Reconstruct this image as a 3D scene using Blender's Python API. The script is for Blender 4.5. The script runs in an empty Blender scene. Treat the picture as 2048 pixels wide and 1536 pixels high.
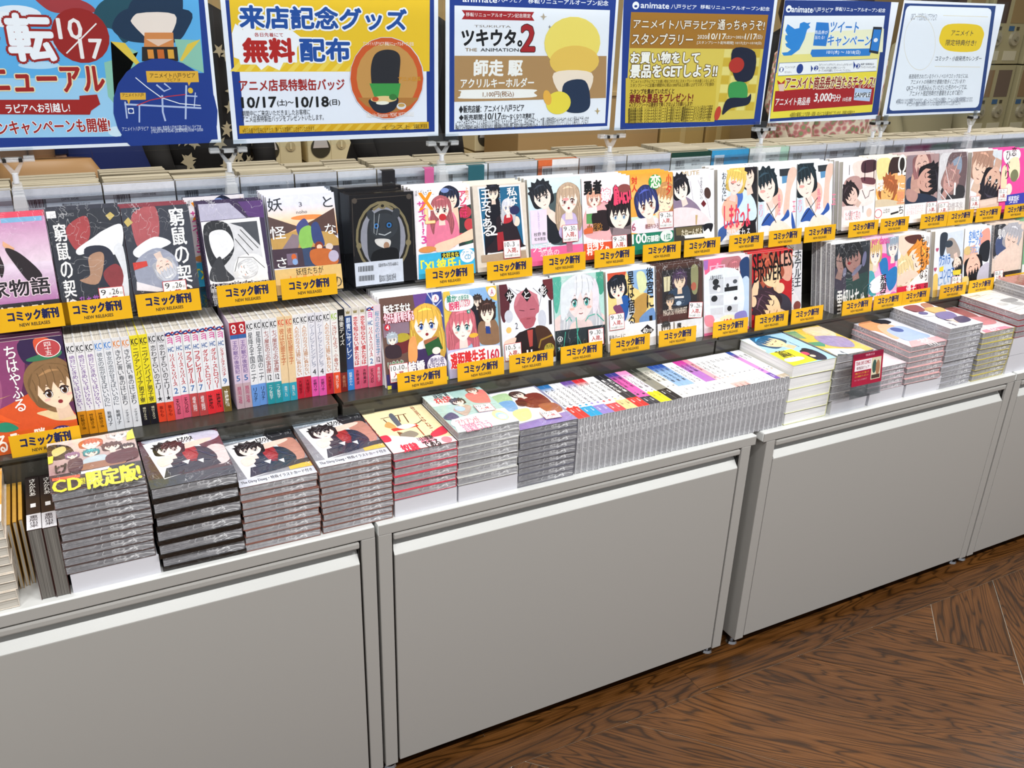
import bpy, math, random
import numpy as np
from mathutils import Matrix, Vector
random.seed(7)
C = bpy.context.scene.collection
sc = bpy.context.scene
# ------------------------------------------------------------ camera
cam = bpy.data.cameras.new('camera'); cam.sensor_width = 36; cam.lens = 1776.8/2048*36
cam.clip_start = .02; cam.clip_end = 60
co = bpy.data.objects.new('camera', cam); C.objects.link(co); sc.camera = co
_y, _p, _r = .4899, .4088, .0330
_f = Vector((math.sin(_y)*math.cos(_p), math.cos(_y)*math.cos(_p), -math.sin(_p)))
_rt = Vector((math.cos(_y), -math.sin(_y), 0)); _up = _rt.cross(_f)
_R = _rt*math.cos(_r)+_up*math.sin(_r); _U = -_rt*math.sin(_r)+_up*math.cos(_r)
co.matrix_world = Matrix(((_R.x, _U.x, -_f.x, -.4493), (_R.y, _U.y, -_f.y, -1.3543), (_R.z, _U.z, -_f.z, 1.5346), (0, 0, 0, 1)))
# ------------------------------------------------------------ world, lamps, exposure
wd = bpy.data.worlds.new('world'); sc.world = wd; wd.use_nodes = True
wd.node_tree.nodes['Background'].inputs[0].default_value = (.93, .96, 1, 1)
wd.node_tree.nodes['Background'].inputs[1].default_value = .34
def lamp(name, x, y, z, sx, sy, e, col=(1, .995, .985)):
    l = bpy.data.lights.new(name, 'AREA'); l.shape = 'RECTANGLE'; l.size = sx; l.size_y = sy; l.energy = e; l.color = col
    o = bpy.data.objects.new(name, l); C.objects.link(o); o.location = (x, y, z)
    return o
for i in range(5):
    lamp('ceiling_lamp', -1.7+i*1.3, -1.55, 2.78, .9, .10, 34.5)
for i in range(4):
    lamp('ceiling_lamp', -1.2+i*1.7, .30, 2.78, 1.0, .12, 15)
for i in range(4):
    lamp('ceiling_lamp', -.6+i*1.9, 2.3, 2.78, 1.2, .14, 24, (1, .96, .88))
sc.view_settings.view_transform = 'Standard'; sc.view_settings.look = 'None'
sc.view_settings.exposure = 0.0; sc.view_settings.gamma = 1; sc.view_settings.use_curve_mapping = False
# ------------------------------------------------------------ helpers
def lin(h):
    h = h.lstrip('#')
    if len(h) == 3: h = ''.join(c*2 for c in h)
    o = []
    for i in (0, 2, 4):
        c = int(h[i:i+2], 16)/255
        o.append(c/12.92 if c <= .04045 else ((c+.055)/1.055)**2.4)
    return tuple(o)
MATS = {}
def mat(name, col=None, rough=.5, metal=0, attr=False, coat=0, bump=0, bscale=60, trans=0, ior=1.45, spec=.5, alpha=None, emit=None):
    if name in MATS: return MATS[name]
    m = bpy.data.materials.new(name); m.use_nodes = True; nt = m.node_tree; b = nt.nodes['Principled BSDF']
    b.inputs['Roughness'].default_value = rough; b.inputs['Metallic'].default_value = metal
    b.inputs['Specular IOR Level'].default_value = spec; b.inputs['IOR'].default_value = ior
    if col is not None:
        c = lin(col) if isinstance(col, str) else col
        b.inputs['Base Color'].default_value = (*c, 1)
    if attr:
        a = nt.nodes.new('ShaderNodeAttribute'); a.attribute_name = 'Col'; nt.links.new(a.outputs['Color'], b.inputs['Base Color'])
    if trans: b.inputs['Transmission Weight'].default_value = trans
    if coat:
        b.inputs['Coat Weight'].default_value = coat; b.inputs['Coat Roughness'].default_value = .1 if bump else .06
    if bump:
        tc = nt.nodes.new('ShaderNodeTexCoord'); n = nt.nodes.new('ShaderNodeTexNoise'); n.inputs['Scale'].default_value = bscale
        n.inputs['Detail'].default_value = 3; n.inputs['Distortion'].default_value = 1.5
        bp = nt.nodes.new('ShaderNodeBump'); bp.inputs['Strength'].default_value = bump; bp.inputs['Distance'].default_value = .012 if coat and bump > .6 else .005
        nt.links.new(tc.outputs['Object'], n.inputs['Vector']); nt.links.new(n.outputs['Fac'], bp.inputs['Height'])
        nt.links.new(bp.outputs['Normal'], b.inputs['Coat Normal' if coat else 'Normal'])
    if emit:
        b.inputs['Emission Color'].default_value = (*lin(col), 1); b.inputs['Emission Strength'].default_value = emit
    MATS[name] = m
    return m
def clear(name='clear_acrylic', tint=(.97, .99, 1), gloss=.16, ior=1.33):
    if name in MATS: return MATS[name]
    m = bpy.data.materials.new(name); m.use_nodes = True; nt = m.node_tree; nt.nodes.clear()
    o = nt.nodes.new('ShaderNodeOutputMaterial'); t = nt.nodes.new('ShaderNodeBsdfTransparent'); t.inputs[0].default_value = (*tint, 1)
    g = nt.nodes.new('ShaderNodeBsdfGlossy'); g.inputs['Roughness'].default_value = .04; mx = nt.nodes.new('ShaderNodeMixShader')
    lw = nt.nodes.new('ShaderNodeFresnel'); lw.inputs[0].default_value = ior; ma = nt.nodes.new('ShaderNodeMath'); ma.operation = 'MULTIPLY_ADD'
    ma.inputs[1].default_value = .8; ma.inputs[2].default_value = gloss*.12; nt.links.new(ma.outputs[0], mx.inputs[0])
    nt.links.new(lw.outputs[0], ma.inputs[0])
    nt.links.new(t.outputs[0], mx.inputs[1]); nt.links.new(g.outputs[0], mx.inputs[2]); nt.links.new(mx.outputs[0], o.inputs[0])
    MATS[name] = m
    return m
def pages(name, c1, c2, coat=0, bump=0):
    if name in MATS: return MATS[name]
    m = mat(name, rough=.75, coat=coat, bump=bump, bscale=75); nt = m.node_tree; b = nt.nodes['Principled BSDF']
    tc = nt.nodes.new('ShaderNodeTexCoord'); mp = nt.nodes.new('ShaderNodeMapping'); mp.inputs['Scale'].default_value = (4, 700, 4)
    n = nt.nodes.new('ShaderNodeTexNoise'); n.inputs['Scale'].default_value = 1; n.inputs['Detail'].default_value = 2
    r = nt.nodes.new('ShaderNodeValToRGB'); r.color_ramp.elements[0].position = .35; r.color_ramp.elements[1].position = .62
    r.color_ramp.elements[0].color = (*lin(c1), 1); r.color_ramp.elements[1].color = (*lin(c2), 1)
    nt.links.new(tc.outputs['Object'], mp.inputs[0]); nt.links.new(mp.outputs[0], n.inputs['Vector']); nt.links.new(n.outputs['Fac'], r.inputs[0]); nt.links.new(r.outputs[0], b.inputs['Base Color'])
    return m
M_PRINT = mat('print_glossy', attr=True, rough=.4, coat=.12, spec=.3)
M_WRAP = mat('print_in_shrink_wrap', attr=True, rough=.38, coat=1.0, bump=.55, bscale=26)
def mottle(m, lo, hi, scale, glint=0):
    nt = m.node_tree; b = nt.nodes['Principled BSDF']; src = b.inputs['Base Color'].links[0].from_socket; L = nt.links.new; N = nt.nodes.new
    tc = N('ShaderNodeTexCoord'); n = N('ShaderNodeTexNoise'); n.inputs['Scale'].default_value = scale; n.inputs['Detail'].default_value = 5; n.inputs['Roughness'].default_value = .65; n.inputs['Distortion'].default_value = .8; L(tc.outputs['Object'], n.inputs['Vector'])
    mr = N('ShaderNodeMapRange'); mr.inputs[1].default_value = .35; mr.inputs[2].default_value = .65; mr.inputs[3].default_value = lo; mr.inputs[4].default_value = hi; L(n.outputs['Fac'], mr.inputs[0])
    v = N('ShaderNodeVectorMath'); v.operation = 'SCALE'; L(src, v.inputs[0]); L(mr.outputs[0], v.inputs[3]); out = v.outputs[0]
    if glint:                                   # shrink-wrap glints painted into the base colour as pale crease lines
        mp = N('ShaderNodeMapping'); mp.inputs['Scale'].default_value = (16, 60, 60) if glint > 1 else (22, 30, 22); n2 = N('ShaderNodeTexNoise'); n2.inputs['Scale'].default_value = 1; n2.inputs['Detail'].default_value = 2; n2.inputs['Distortion'].default_value = 2.2
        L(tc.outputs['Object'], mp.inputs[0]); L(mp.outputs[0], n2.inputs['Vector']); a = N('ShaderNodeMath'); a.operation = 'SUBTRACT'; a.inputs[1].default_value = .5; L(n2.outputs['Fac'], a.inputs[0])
        q = N('ShaderNodeMath'); q.operation = 'ABSOLUTE'; L(a.outputs[0], q.inputs[0]); r = N('ShaderNodeMapRange'); r.inputs[1].default_value = 0; r.inputs[2].default_value = .034 if glint > 1 else .008; r.inputs[3].default_value = 1 if glint > 1 else .55; r.inputs[4].default_value = 0; L(q.outputs[0], r.inputs[0])
        n3 = N('ShaderNodeTexNoise'); n3.inputs['Scale'].default_value = 14; L(tc.outputs['Object'], n3.inputs['Vector']); r3 = N('ShaderNodeMapRange'); r3.inputs[1].default_value = .38 if glint > 1 else .46; r3.inputs[2].default_value = .56; L(n3.outputs['Fac'], r3.inputs[0])
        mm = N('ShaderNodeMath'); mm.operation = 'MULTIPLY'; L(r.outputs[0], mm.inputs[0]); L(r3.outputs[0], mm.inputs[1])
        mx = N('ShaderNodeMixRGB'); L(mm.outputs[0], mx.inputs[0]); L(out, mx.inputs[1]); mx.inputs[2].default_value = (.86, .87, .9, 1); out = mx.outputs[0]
    L(out, b.inputs['Base Color'])
M_POST = mat('poster_print', attr=True, rough=.4, coat=.1, spec=.3)
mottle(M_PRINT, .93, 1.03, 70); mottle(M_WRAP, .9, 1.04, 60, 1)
M_PAPER = mat('print_paper', attr=True, rough=.6)
PG = pages('page_edges', '#a29c92', '#cfcac0'); PGW = pages('white_page_edges', '#d8d8da', '#f6f6f6'); PGS = pages('page_edges_in_shrink_wrap', '#7e7e83', '#b0b0b4', coat=1, bump=1.0)
PGD = pages('dark_page_edges_in_shrink_wrap', '#66666c', '#98989c', coat=1, bump=1.0)
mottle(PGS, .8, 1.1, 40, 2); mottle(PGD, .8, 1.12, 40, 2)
def haze_plastic():
    m = bpy.data.materials.new('clear_plastic'); m.use_nodes = True; nt = m.node_tree; b = nt.nodes['Principled BSDF']; b.inputs['Base Color'].default_value = (.9, .93, .96, 1); b.inputs['Roughness'].default_value = .08
    o = nt.nodes['Material Output']; t = nt.nodes.new('ShaderNodeBsdfTransparent'); mx = nt.nodes.new('ShaderNodeMixShader'); mx.inputs[0].default_value = .25
    nt.links.new(t.outputs[0], mx.inputs[1]); nt.links.new(b.outputs[0], mx.inputs[2]); nt.links.new(mx.outputs[0], o.inputs[0]); return m
PGB = pages('aged_page_edges', '#8d846f', '#b8ae96')
def P3(o, parent):
    if parent is not None: o.parent = parent
def mesh(name, V, F, mats=None, cols=None, mi=None):
    me = bpy.data.meshes.new(name); me.from_pydata(V, [], F)
    for m in (mats or []): me.materials.append(m)
    if cols is not None:
        ca = me.color_attributes.new('Col', 'FLOAT_COLOR', 'POINT'); a = np.ones((len(V), 4), np.float32); a[:, :3] = np.asarray(cols, np.float32); ca.data.foreach_set('color', a.ravel())
    if mi is not None: me.polygons.foreach_set('material_index', mi)
    me.update(); return me
def link(name, me, parent=None, loc=None, rot=None):
    o = bpy.data.objects.new(name, me); C.objects.link(o); P3(o, parent)
    if loc: o.location = loc
    if rot: o.rotation_euler = rot
    return o
def tag(o, label=None, cat=None, group=None, kind=None):
    if label: o['label'] = label
    if cat: o['category'] = cat
    if group: o['group'] = group
    if kind: o['kind'] = kind
    return o
def empty(name, loc=(0, 0, 0), rot=(0, 0, 0), **k):
    o = bpy.data.objects.new(name, None); C.objects.link(o); o.location = loc; o.rotation_euler = rot; o.empty_display_size = .02
    return tag(o, **k)
class G:                                   # collects geometry of one part
    def __init__(s): s.V = []; s.F = []; s.c = []
    def add(s, V, F, c=None):
        n = len(s.V); s.V += [tuple(v) for v in V]; s.F += [tuple(i+n for i in f) for f in F]
        s.c += [lin(c) if c else (.8, .8, .8)]*len(V); return s
    def box(s, x0, x1, y0, y1, z0, z1, c=None):
        return s.add([(x0, y0, z0), (x1, y0, z0), (x1, y1, z0), (x0, y1, z0), (x0, y0, z1), (x1, y0, z1), (x1, y1, z1), (x0, y1, z1)],
              [(0, 3, 2, 1), (4, 5, 6, 7), (0, 1, 5, 4), (1, 2, 6, 5), (2, 3, 7, 6), (3, 0, 4, 7)], c)
    def prism(s, prof, x0, x1, c=None):     # profile in y,z swept along x
        n = len(prof)
        return s.add([(x0, a, b) for a, b in prof]+[(x1, a, b) for a, b in prof], [tuple(range(n))[::-1], tuple(range(n, 2*n))]+[(i, (i+1) % n, (i+1) % n+n, i+n) for i in range(n)], c)
    def slab(s, prof, y0, y1, c=None):      # profile in x,z swept along y
        n = len(prof)
        return s.add([(a, y0, b) for a, b in prof]+[(a, y1, b) for a, b in prof], [tuple(range(n)), tuple(range(n, 2*n))[::-1]]+[(i, i+n, (i+1) % n+n, (i+1) % n) for i in range(n)], c)
    def cyl(s, x, y, z0, z1, r0, r1=None, n=20, c=None, ax='z'):
        r1 = r0 if r1 is None else r1; V = []
        for z, r in ((z0, r0), (z1, r1)):
            for i in range(n):
                a = 2*math.pi*i/n; p = (r*math.cos(a), r*math.sin(a))
                V.append((x+p[0], y+p[1], z) if ax == 'z' else ((x+p[0], z, y+p[1]) if ax == 'y' else (z, x+p[0], y+p[1])))
        return s.add(V, [tuple(range(n))[::-1], tuple(range(n, 2*n))]+[(i, (i+1) % n, (i+1) % n+n, i+n) for i in range(n)], c)
    def loft(s, rings, n=20, c=None, cap=True):  # rings: (x,y,z,rx,ry)
        V = []
        for x, y, z, rx, ry in rings:
            for i in range(n): a = 2*math.pi*i/n; V.append((x+rx*math.cos(a), y+ry*math.sin(a), z))
        F = [(k*n+i, k*n+(i+1) % n, (k+1)*n+(i+1) % n, (k+1)*n+i) for k in range(len(rings)-1) for i in range(n)]
        if cap: F += [tuple(range(n))[::-1], tuple(range((len(rings)-1)*n, len(rings)*n))]
        return s.add(V, F, c)
    def mk(s, name, m, parent=None, col=False, smooth=False, bev=0, loc=None, rot=None):
        me = mesh(name, s.V, s.F, [m], s.c if col else None)
        if smooth: me.polygons.foreach_set('use_smooth', [True]*len(me.polygons))
        o = link(name, me, parent, loc, rot)
        if bev:
            b = o.modifiers.new('bevel', 'BEVEL'); b.width = bev; b.segments = 2; b.limit_method = 'ANGLE'
        return o
# ------------------------------------------------------------ flat print: vector art laid on a face
GL = {}
def glyphs(s):
    if s not in GL:
        c = bpy.data.curves.new('g', 'FONT'); c.body = s; c.resolution_u = 2
        o = bpy.data.objects.new('g', c); C.objects.link(o); dg = bpy.context.evaluated_depsgraph_get(); dg.update()
        m = bpy.data.meshes.new_from_object(o.evaluated_get(dg)); bpy.data.objects.remove(o); bpy.data.curves.remove(c)
        V = np.array([tuple(v.co[:2]) for v in m.vertices], float).reshape(-1, 2); F = [tuple(p.vertices) for p in m.polygons]; bpy.data.meshes.remove(m)
        GL[s] = (V, F)
    return GL[s]
def clip(pts, W, H):
    for ax, lim, sg in ((0, 0, 1), (0, W, -1), (1, 0, 1), (1, H, -1)):
        if all(sg*(p[ax]-lim) >= 0 for p in pts): continue
        out = []
        for i, p in enumerate(pts):
            q = pts[i-1]; a = sg*(q[ax]-lim); b = sg*(p[ax]-lim)
            if (a >= 0) != (b >= 0):
                t = a/(a-b); out.append((q[0]+(p[0]-q[0])*t, q[1]+(p[1]-q[1])*t))
            if b >= 0: out.append(p)
        pts = out
        if len(pts) < 3: return []
    return pts
def smoothp(pts, k=5):
    n = len(pts); out = []
    for i in range(n):
        p0, p1, p2, p3 = (np.array(pts[(i+j) % n], float) for j in (-1, 0, 1, 2))
        for t in np.linspace(0, 1, k, endpoint=False):
            out.append(tuple(.5*((2*p1)+(-p0+p2)*t+(2*p0-5*p1+4*p2-p3)*t*t+(-p0+3*p1-3*p2+p3)*t**3)))
    return out
class Art:
    def __init__(s, W, H, bg=None):
        s.W = W; s.H = H; s.V = []; s.F = []; s.c = []; s.n = 0
        if bg: s.poly([(0, 0), (W, 0), (W, H), (0, H)], bg)
    def _a(s, pts, F, cols):
        n = len(s.V); s.V += [(p[0], p[1], s.n) for p in pts]; s.F += [tuple(i+n for i in f) for f in F]; s.c += cols
    def poly(s, pts, c):
        pts = clip(pts, s.W, s.H)
        if len(pts) < 3: return
        s.n += 1
        A = sum(pts[i-1][0]*pts[i][1]-pts[i][0]*pts[i-1][1] for i in range(len(pts)))
        if A > 0: pts = pts[::-1]
        s._a(pts, [tuple(range(len(pts)))], [lin(c)]*len(pts))
    def rect(s, x0, y0, x1, y1, c, c2=None):
        x0, x1 = sorted((x0, x1)); y0, y1 = sorted((y0, y1)); x0 = max(0, x0); y0 = max(0, y0); x1 = min(s.W, x1); y1 = min(s.H, y1)
        if x1 <= x0 or y1 <= y0: return
        s.n += 1; a = lin(c); b = lin(c2) if c2 else a
        s._a([(x0, y0), (x0, y1), (x1, y1), (x1, y0)], [(0, 1, 2, 3)], [a, b, b, a])
    def ell(s, x, y, rx, ry, c, rot=0, n=22):
        t = math.radians(rot); p = []
        for i in range(n):
            a = 2*math.pi*i/n; u, v = rx*math.cos(a), ry*math.sin(a); p.append((x+u*math.cos(t)-v*math.sin(t), y+u*math.sin(t)+v*math.cos(t)))
        s.poly(p, c)
    def line(s, q, w, c):
        P = [(q[i], q[i+1]) for i in range(0, len(q), 2)]; L = []; R = []
        for i, p in enumerate(P):
            a = P[max(0, i-1)]; b = P[min(len(P)-1, i+1)]; dx, dy = b[0]-a[0], b[1]-a[1]; d = math.hypot(dx, dy) or 1
            L.append((p[0]-dy/d*w/2, p[1]+dx/d*w/2)); R.append((p[0]+dy/d*w/2, p[1]-dx/d*w/2))
        for i in range(len(P)-1):
            if i: s.n -= 1
            s.poly([L[i], L[i+1], R[i+1], R[i]], c)
    def text(s, t, x0, y0, x1, y1, c, o='', oc=None):
        x0, x1 = sorted((x0, x1)); y0, y1 = sorted((y0, y1)); b = ol = 0; vert = 'v' in o
        for i, ch in enumerate(o):
            if ch in 'bo':
                d = int(o[i+1]) if i+1 < len(o) and o[i+1].isdigit() else 1
                if ch == 'b': b = d
                else: ol = d
        items = []
        if vert and len(t) > 1:
            n = len(t); h = (y1-y0)/n; em = min(h, (x1-x0))
            for i, ch in enumerate(t):
                V, F = glyphs(ch)
                if not len(V): continue
                if ch == 'ー': V = np.stack([-V[:, 1]+.9, V[:, 0]*-1+.9], 1)
                mn, mx = V.min(0), V.max(0); sz = np.maximum(mx-mn, .05)
                sx = min((x1-x0)*.95/max(sz[0], .62), h/.9*1.3); sy = h*.92/max(sz[1], .78)
                cx = (x0+x1)/2; cy = y0+h*(i+.5); m = (mn+mx)/2
                items.append((np.stack([(V[:, 0]-m[0])*sx+cx, -(V[:, 1]-m[1])*sy+cy], 1), F, em))
        else:
            V, F = glyphs(t)
            if not len(V): return
            mn, mx = V.min(0), V.max(0); sz = np.maximum(mx-mn, .05)
            if t == '〜' or t == 'ー': sz[1] = 1
            items.append((np.stack([(V[:, 0]-mn[0])/sz[0]*(x1-x0)+x0, (mx[1]-V[:, 1])/sz[1]*(y1-y0)+y0], 1), F, min(y1-y0, x1-x0) if len(t) < 2 else y1-y0))
        if ol and oc:
            s.n += 1
            for V, F, em in items:
                r = em*(.0115*ol+.0085*b); k = 12 if ol > 3 else 8
                for j in range(k):
                    a = 2*math.pi*j/k; s.n += .3; s._a([(p[0]+r*math.cos(a), p[1]+r*math.sin(a)) for p in V], F, [lin(oc)]*len(V))
        s.n += 1
        for V, F, em in items:
            r = em*.0085*b
            sh = [(0, 0)] if not b else [(0, 0), (r, 0), (-r, 0), (0, r), (0, -r)]+([(r*.7, r*.7), (-r*.7, -r*.7), (r*.7, -r*.7), (-r*.7, r*.7)] if b > 3 else [])
            for dx, dy in sh:
                s.n += .3; s._a([(p[0]+dx, p[1]+dy) for p in V], F, [lin(c)]*len(V))
    def head(s, cx, cy, r, hair, skin, o):
        t = math.radians(o.get('rot', 0)); ct, st = math.cos(t), math.sin(t)
        T = lambda L: [(cx+(x*ct-y*st)*r, cy+(x*st+y*ct)*r) for x, y in L]
        dk = lambda h, k: '#%02x%02x%02x' % tuple(max(0, min(255, int(int(h.lstrip('#')[i:i+2] if len(h) > 4 else h.lstrip('#')[i//2]*2, 16)*k))) for i in (0, 2, 4))
        if o.get('l'): s.poly(smoothp(T([(-1.1, -1), (0, -1.6), (1.15, -1), (1.35, .5), (1.55, 1.9), (1.05, 3.1), (.7, 1.4), (-.7, 1.4), (-1.15, 2.9), (-1.5, 1.8), (-1.35, .4)]), 4), dk(hair, .86))
        else: s.poly(smoothp(T([(-1.12, -1), (0, -1.62), (1.15, -1), (1.28, .1), (.95, .95), (-.95, .95), (-1.28, .1)]), 4), dk(hair, .86))
        s.poly(T([(-.33, .8), (.33, .8), (.42, 1.9), (-.42, 1.9)]), dk(skin, .93))
        s.poly(smoothp(T([(-.95, -.5), (-.93, .25), (-.62, .85), (0, 1.28), (.62, .85), (.93, .25), (.95, -.5), (0, -1.1)]), 4), skin)
        e = o.get('e', '#333'); e = e if len(e) > 4 else '#'+''.join(ch*2 for ch in e[1:])
        for sx in (-1, 1):
            p = T([(sx*.42, .2)])[0]; rt = o.get('rot', 0)
            if o.get('c'):
                a = T([(sx*.62, .14), (sx*.42, .28), (sx*.2, .2)]); s.line([v for q in a for v in q], r*.07, '#3a2a2c')
            else:
                k = .8 if o.get('m') else 1
                s.ell(p[0], p[1], r*.22*k, r*.25*k, '#2a2024', rt, 12); s.ell(p[0], p[1]+r*.02, r*.19*k, r*.21*k, '#f8f8fa', rt, 12); s.ell(p[0], p[1], r*.14*k, r*.22*k, e, rt, 12); s.ell(p[0], p[1]-r*.02, r*.07*k, r*.12*k, dk(e, .4), rt, 10)
                q = T([(sx*.42-.06, .1)])[0]; s.ell(q[0], q[1], r*.05, r*.06, '#ffffff', 0, 8)
            if not o.get('c'):
                a = T([(sx*.68, .12), (sx*.56, -.02), (sx*.36, -.06), (sx*.2, .04)]); s.line([v for q in a for v in q], r*.075, '#2a1e22')
            if not o.get('m'): q = T([(sx*.6, .52)])[0]; s.ell(q[0], q[1], r*.17, r*.08, '#f4b8ac', rt, 12)
            a = T([(sx*.64, -.2), (sx*.4, -.28), (sx*.18, -.2)]); s.line([v for q in a for v in q], r*.05, dk(hair, .6))
        if o.get('o'):
            q = T([(0, .82)])[0]; s.ell(q[0], q[1], r*.13, r*.12, '#8c3034', 0, 12)
        else:
            a = T([(-.14, .84), (0, .88), (.14, .84)]); s.line([v for q in a for v in q], r*.05, '#7a3a3a')
        q = T([(0, .55)])[0]; s.ell(q[0], q[1], r*.04, r*.03, dk(skin, .7), 0, 8)
        s.poly(T([(-1.12, .5), (-1.22, -.5), (-.8, -1.3), (0, -1.62), (.8, -1.3), (1.22, -.5), (1.12, .5), (.93, -.1), (.78, -.55), (.58, .05), (.42, -.42), (.16, .02), (.02, -.45), (-.24, .06), (-.38, -.42), (-.62, .08), (-.78, -.5), (-.93, -.05)]), hair)
        if o.get('m'): s.poly(T([(-1.2, -.5), (-1.45, -.9), (-1.1, -1.0), (-1.2, -1.45), (-.8, -1.35), (-.65, -1.8), (-.25, -1.5), (.1, -1.9), (.35, -1.5), (.8, -1.7), (.85, -1.3), (1.3, -1.2), (1.15, -.85), (1.4, -.5), (1.1, -.4), (.6, -1.1), (-.6, -1.1)]), hair)
        lt = dk(hair, 1.3) if hair > '#4' else dk(hair, 1.9)
        s.poly(smoothp(T([(-.6, -1), (0, -1.25), (.55, -1.02), (.1, -1.08)]), 3), lt)
        for q_ in ((-.95, -.9, -.98, -.2), (-.6, -1.2, -.7, -.4), (-.25, -1.4, -.3, -.3), (.15, -1.42, .1, -.35), (.5, -1.25, .62, -.35), (.85, -1.0, .98, -.15)):
            a = T([(q_[0], q_[1]), ((q_[0]+q_[2])/2+.05, (q_[1]+q_[3])/2), (q_[2], q_[3])]); s.line([v for z in a for v in z], r*.028, dk(hair, .7) if hair > '#4' else lt)
        if o.get('l'):
            for q_ in ((-1.25, .3, -1.3, 2.2), (-1.02, .6, -1.1, 2.0), (1.2, .4, 1.25, 2.3), (1.0, .7, 1.02, 2.1)):
                a = T([(q_[0], q_[1]), ((q_[0]+q_[2])/2+.08, (q_[1]+q_[3])/2), (q_[2], q_[3])]); s.line([v for z in a for v in z], r*.035, lt)
    def run(s, cmds):
        for c in cmds:
            k, a = c[0], c[1:]
            if k == 'r': s.rect(*a)
            elif k == 'p':
                P = [(a[0][i], a[0][i+1]) for i in range(0, len(a[0]), 2)]
                s.poly(smoothp(P) if len(a) > 2 else P, a[1])
            elif k == 'l': s.line(*a)
            elif k == 'e': s.ell(*a)
            elif k == 't': s.text(*a)
            elif k == 'h': s.head(*a)
        return s
    def onto(s, g, fn, dz=1.2e-5):          # fn(u,v,d): u,v in 0..1 across the face, d = height above it
        n = len(g.V); g.V += [fn(x/s.W, y/s.H, k*dz) for x, y, k in s.V]; g.F += [tuple(i+n for i in f) for f in s.F]; g.c += s.c
ACACHE = {}
def art(name):
    if name not in ACACHE:
        W, H, bg, cm = ARTS[name]; ACACHE[name] = Art(W, H, bg).run(cm)
    return ACACHE[name]
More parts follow.
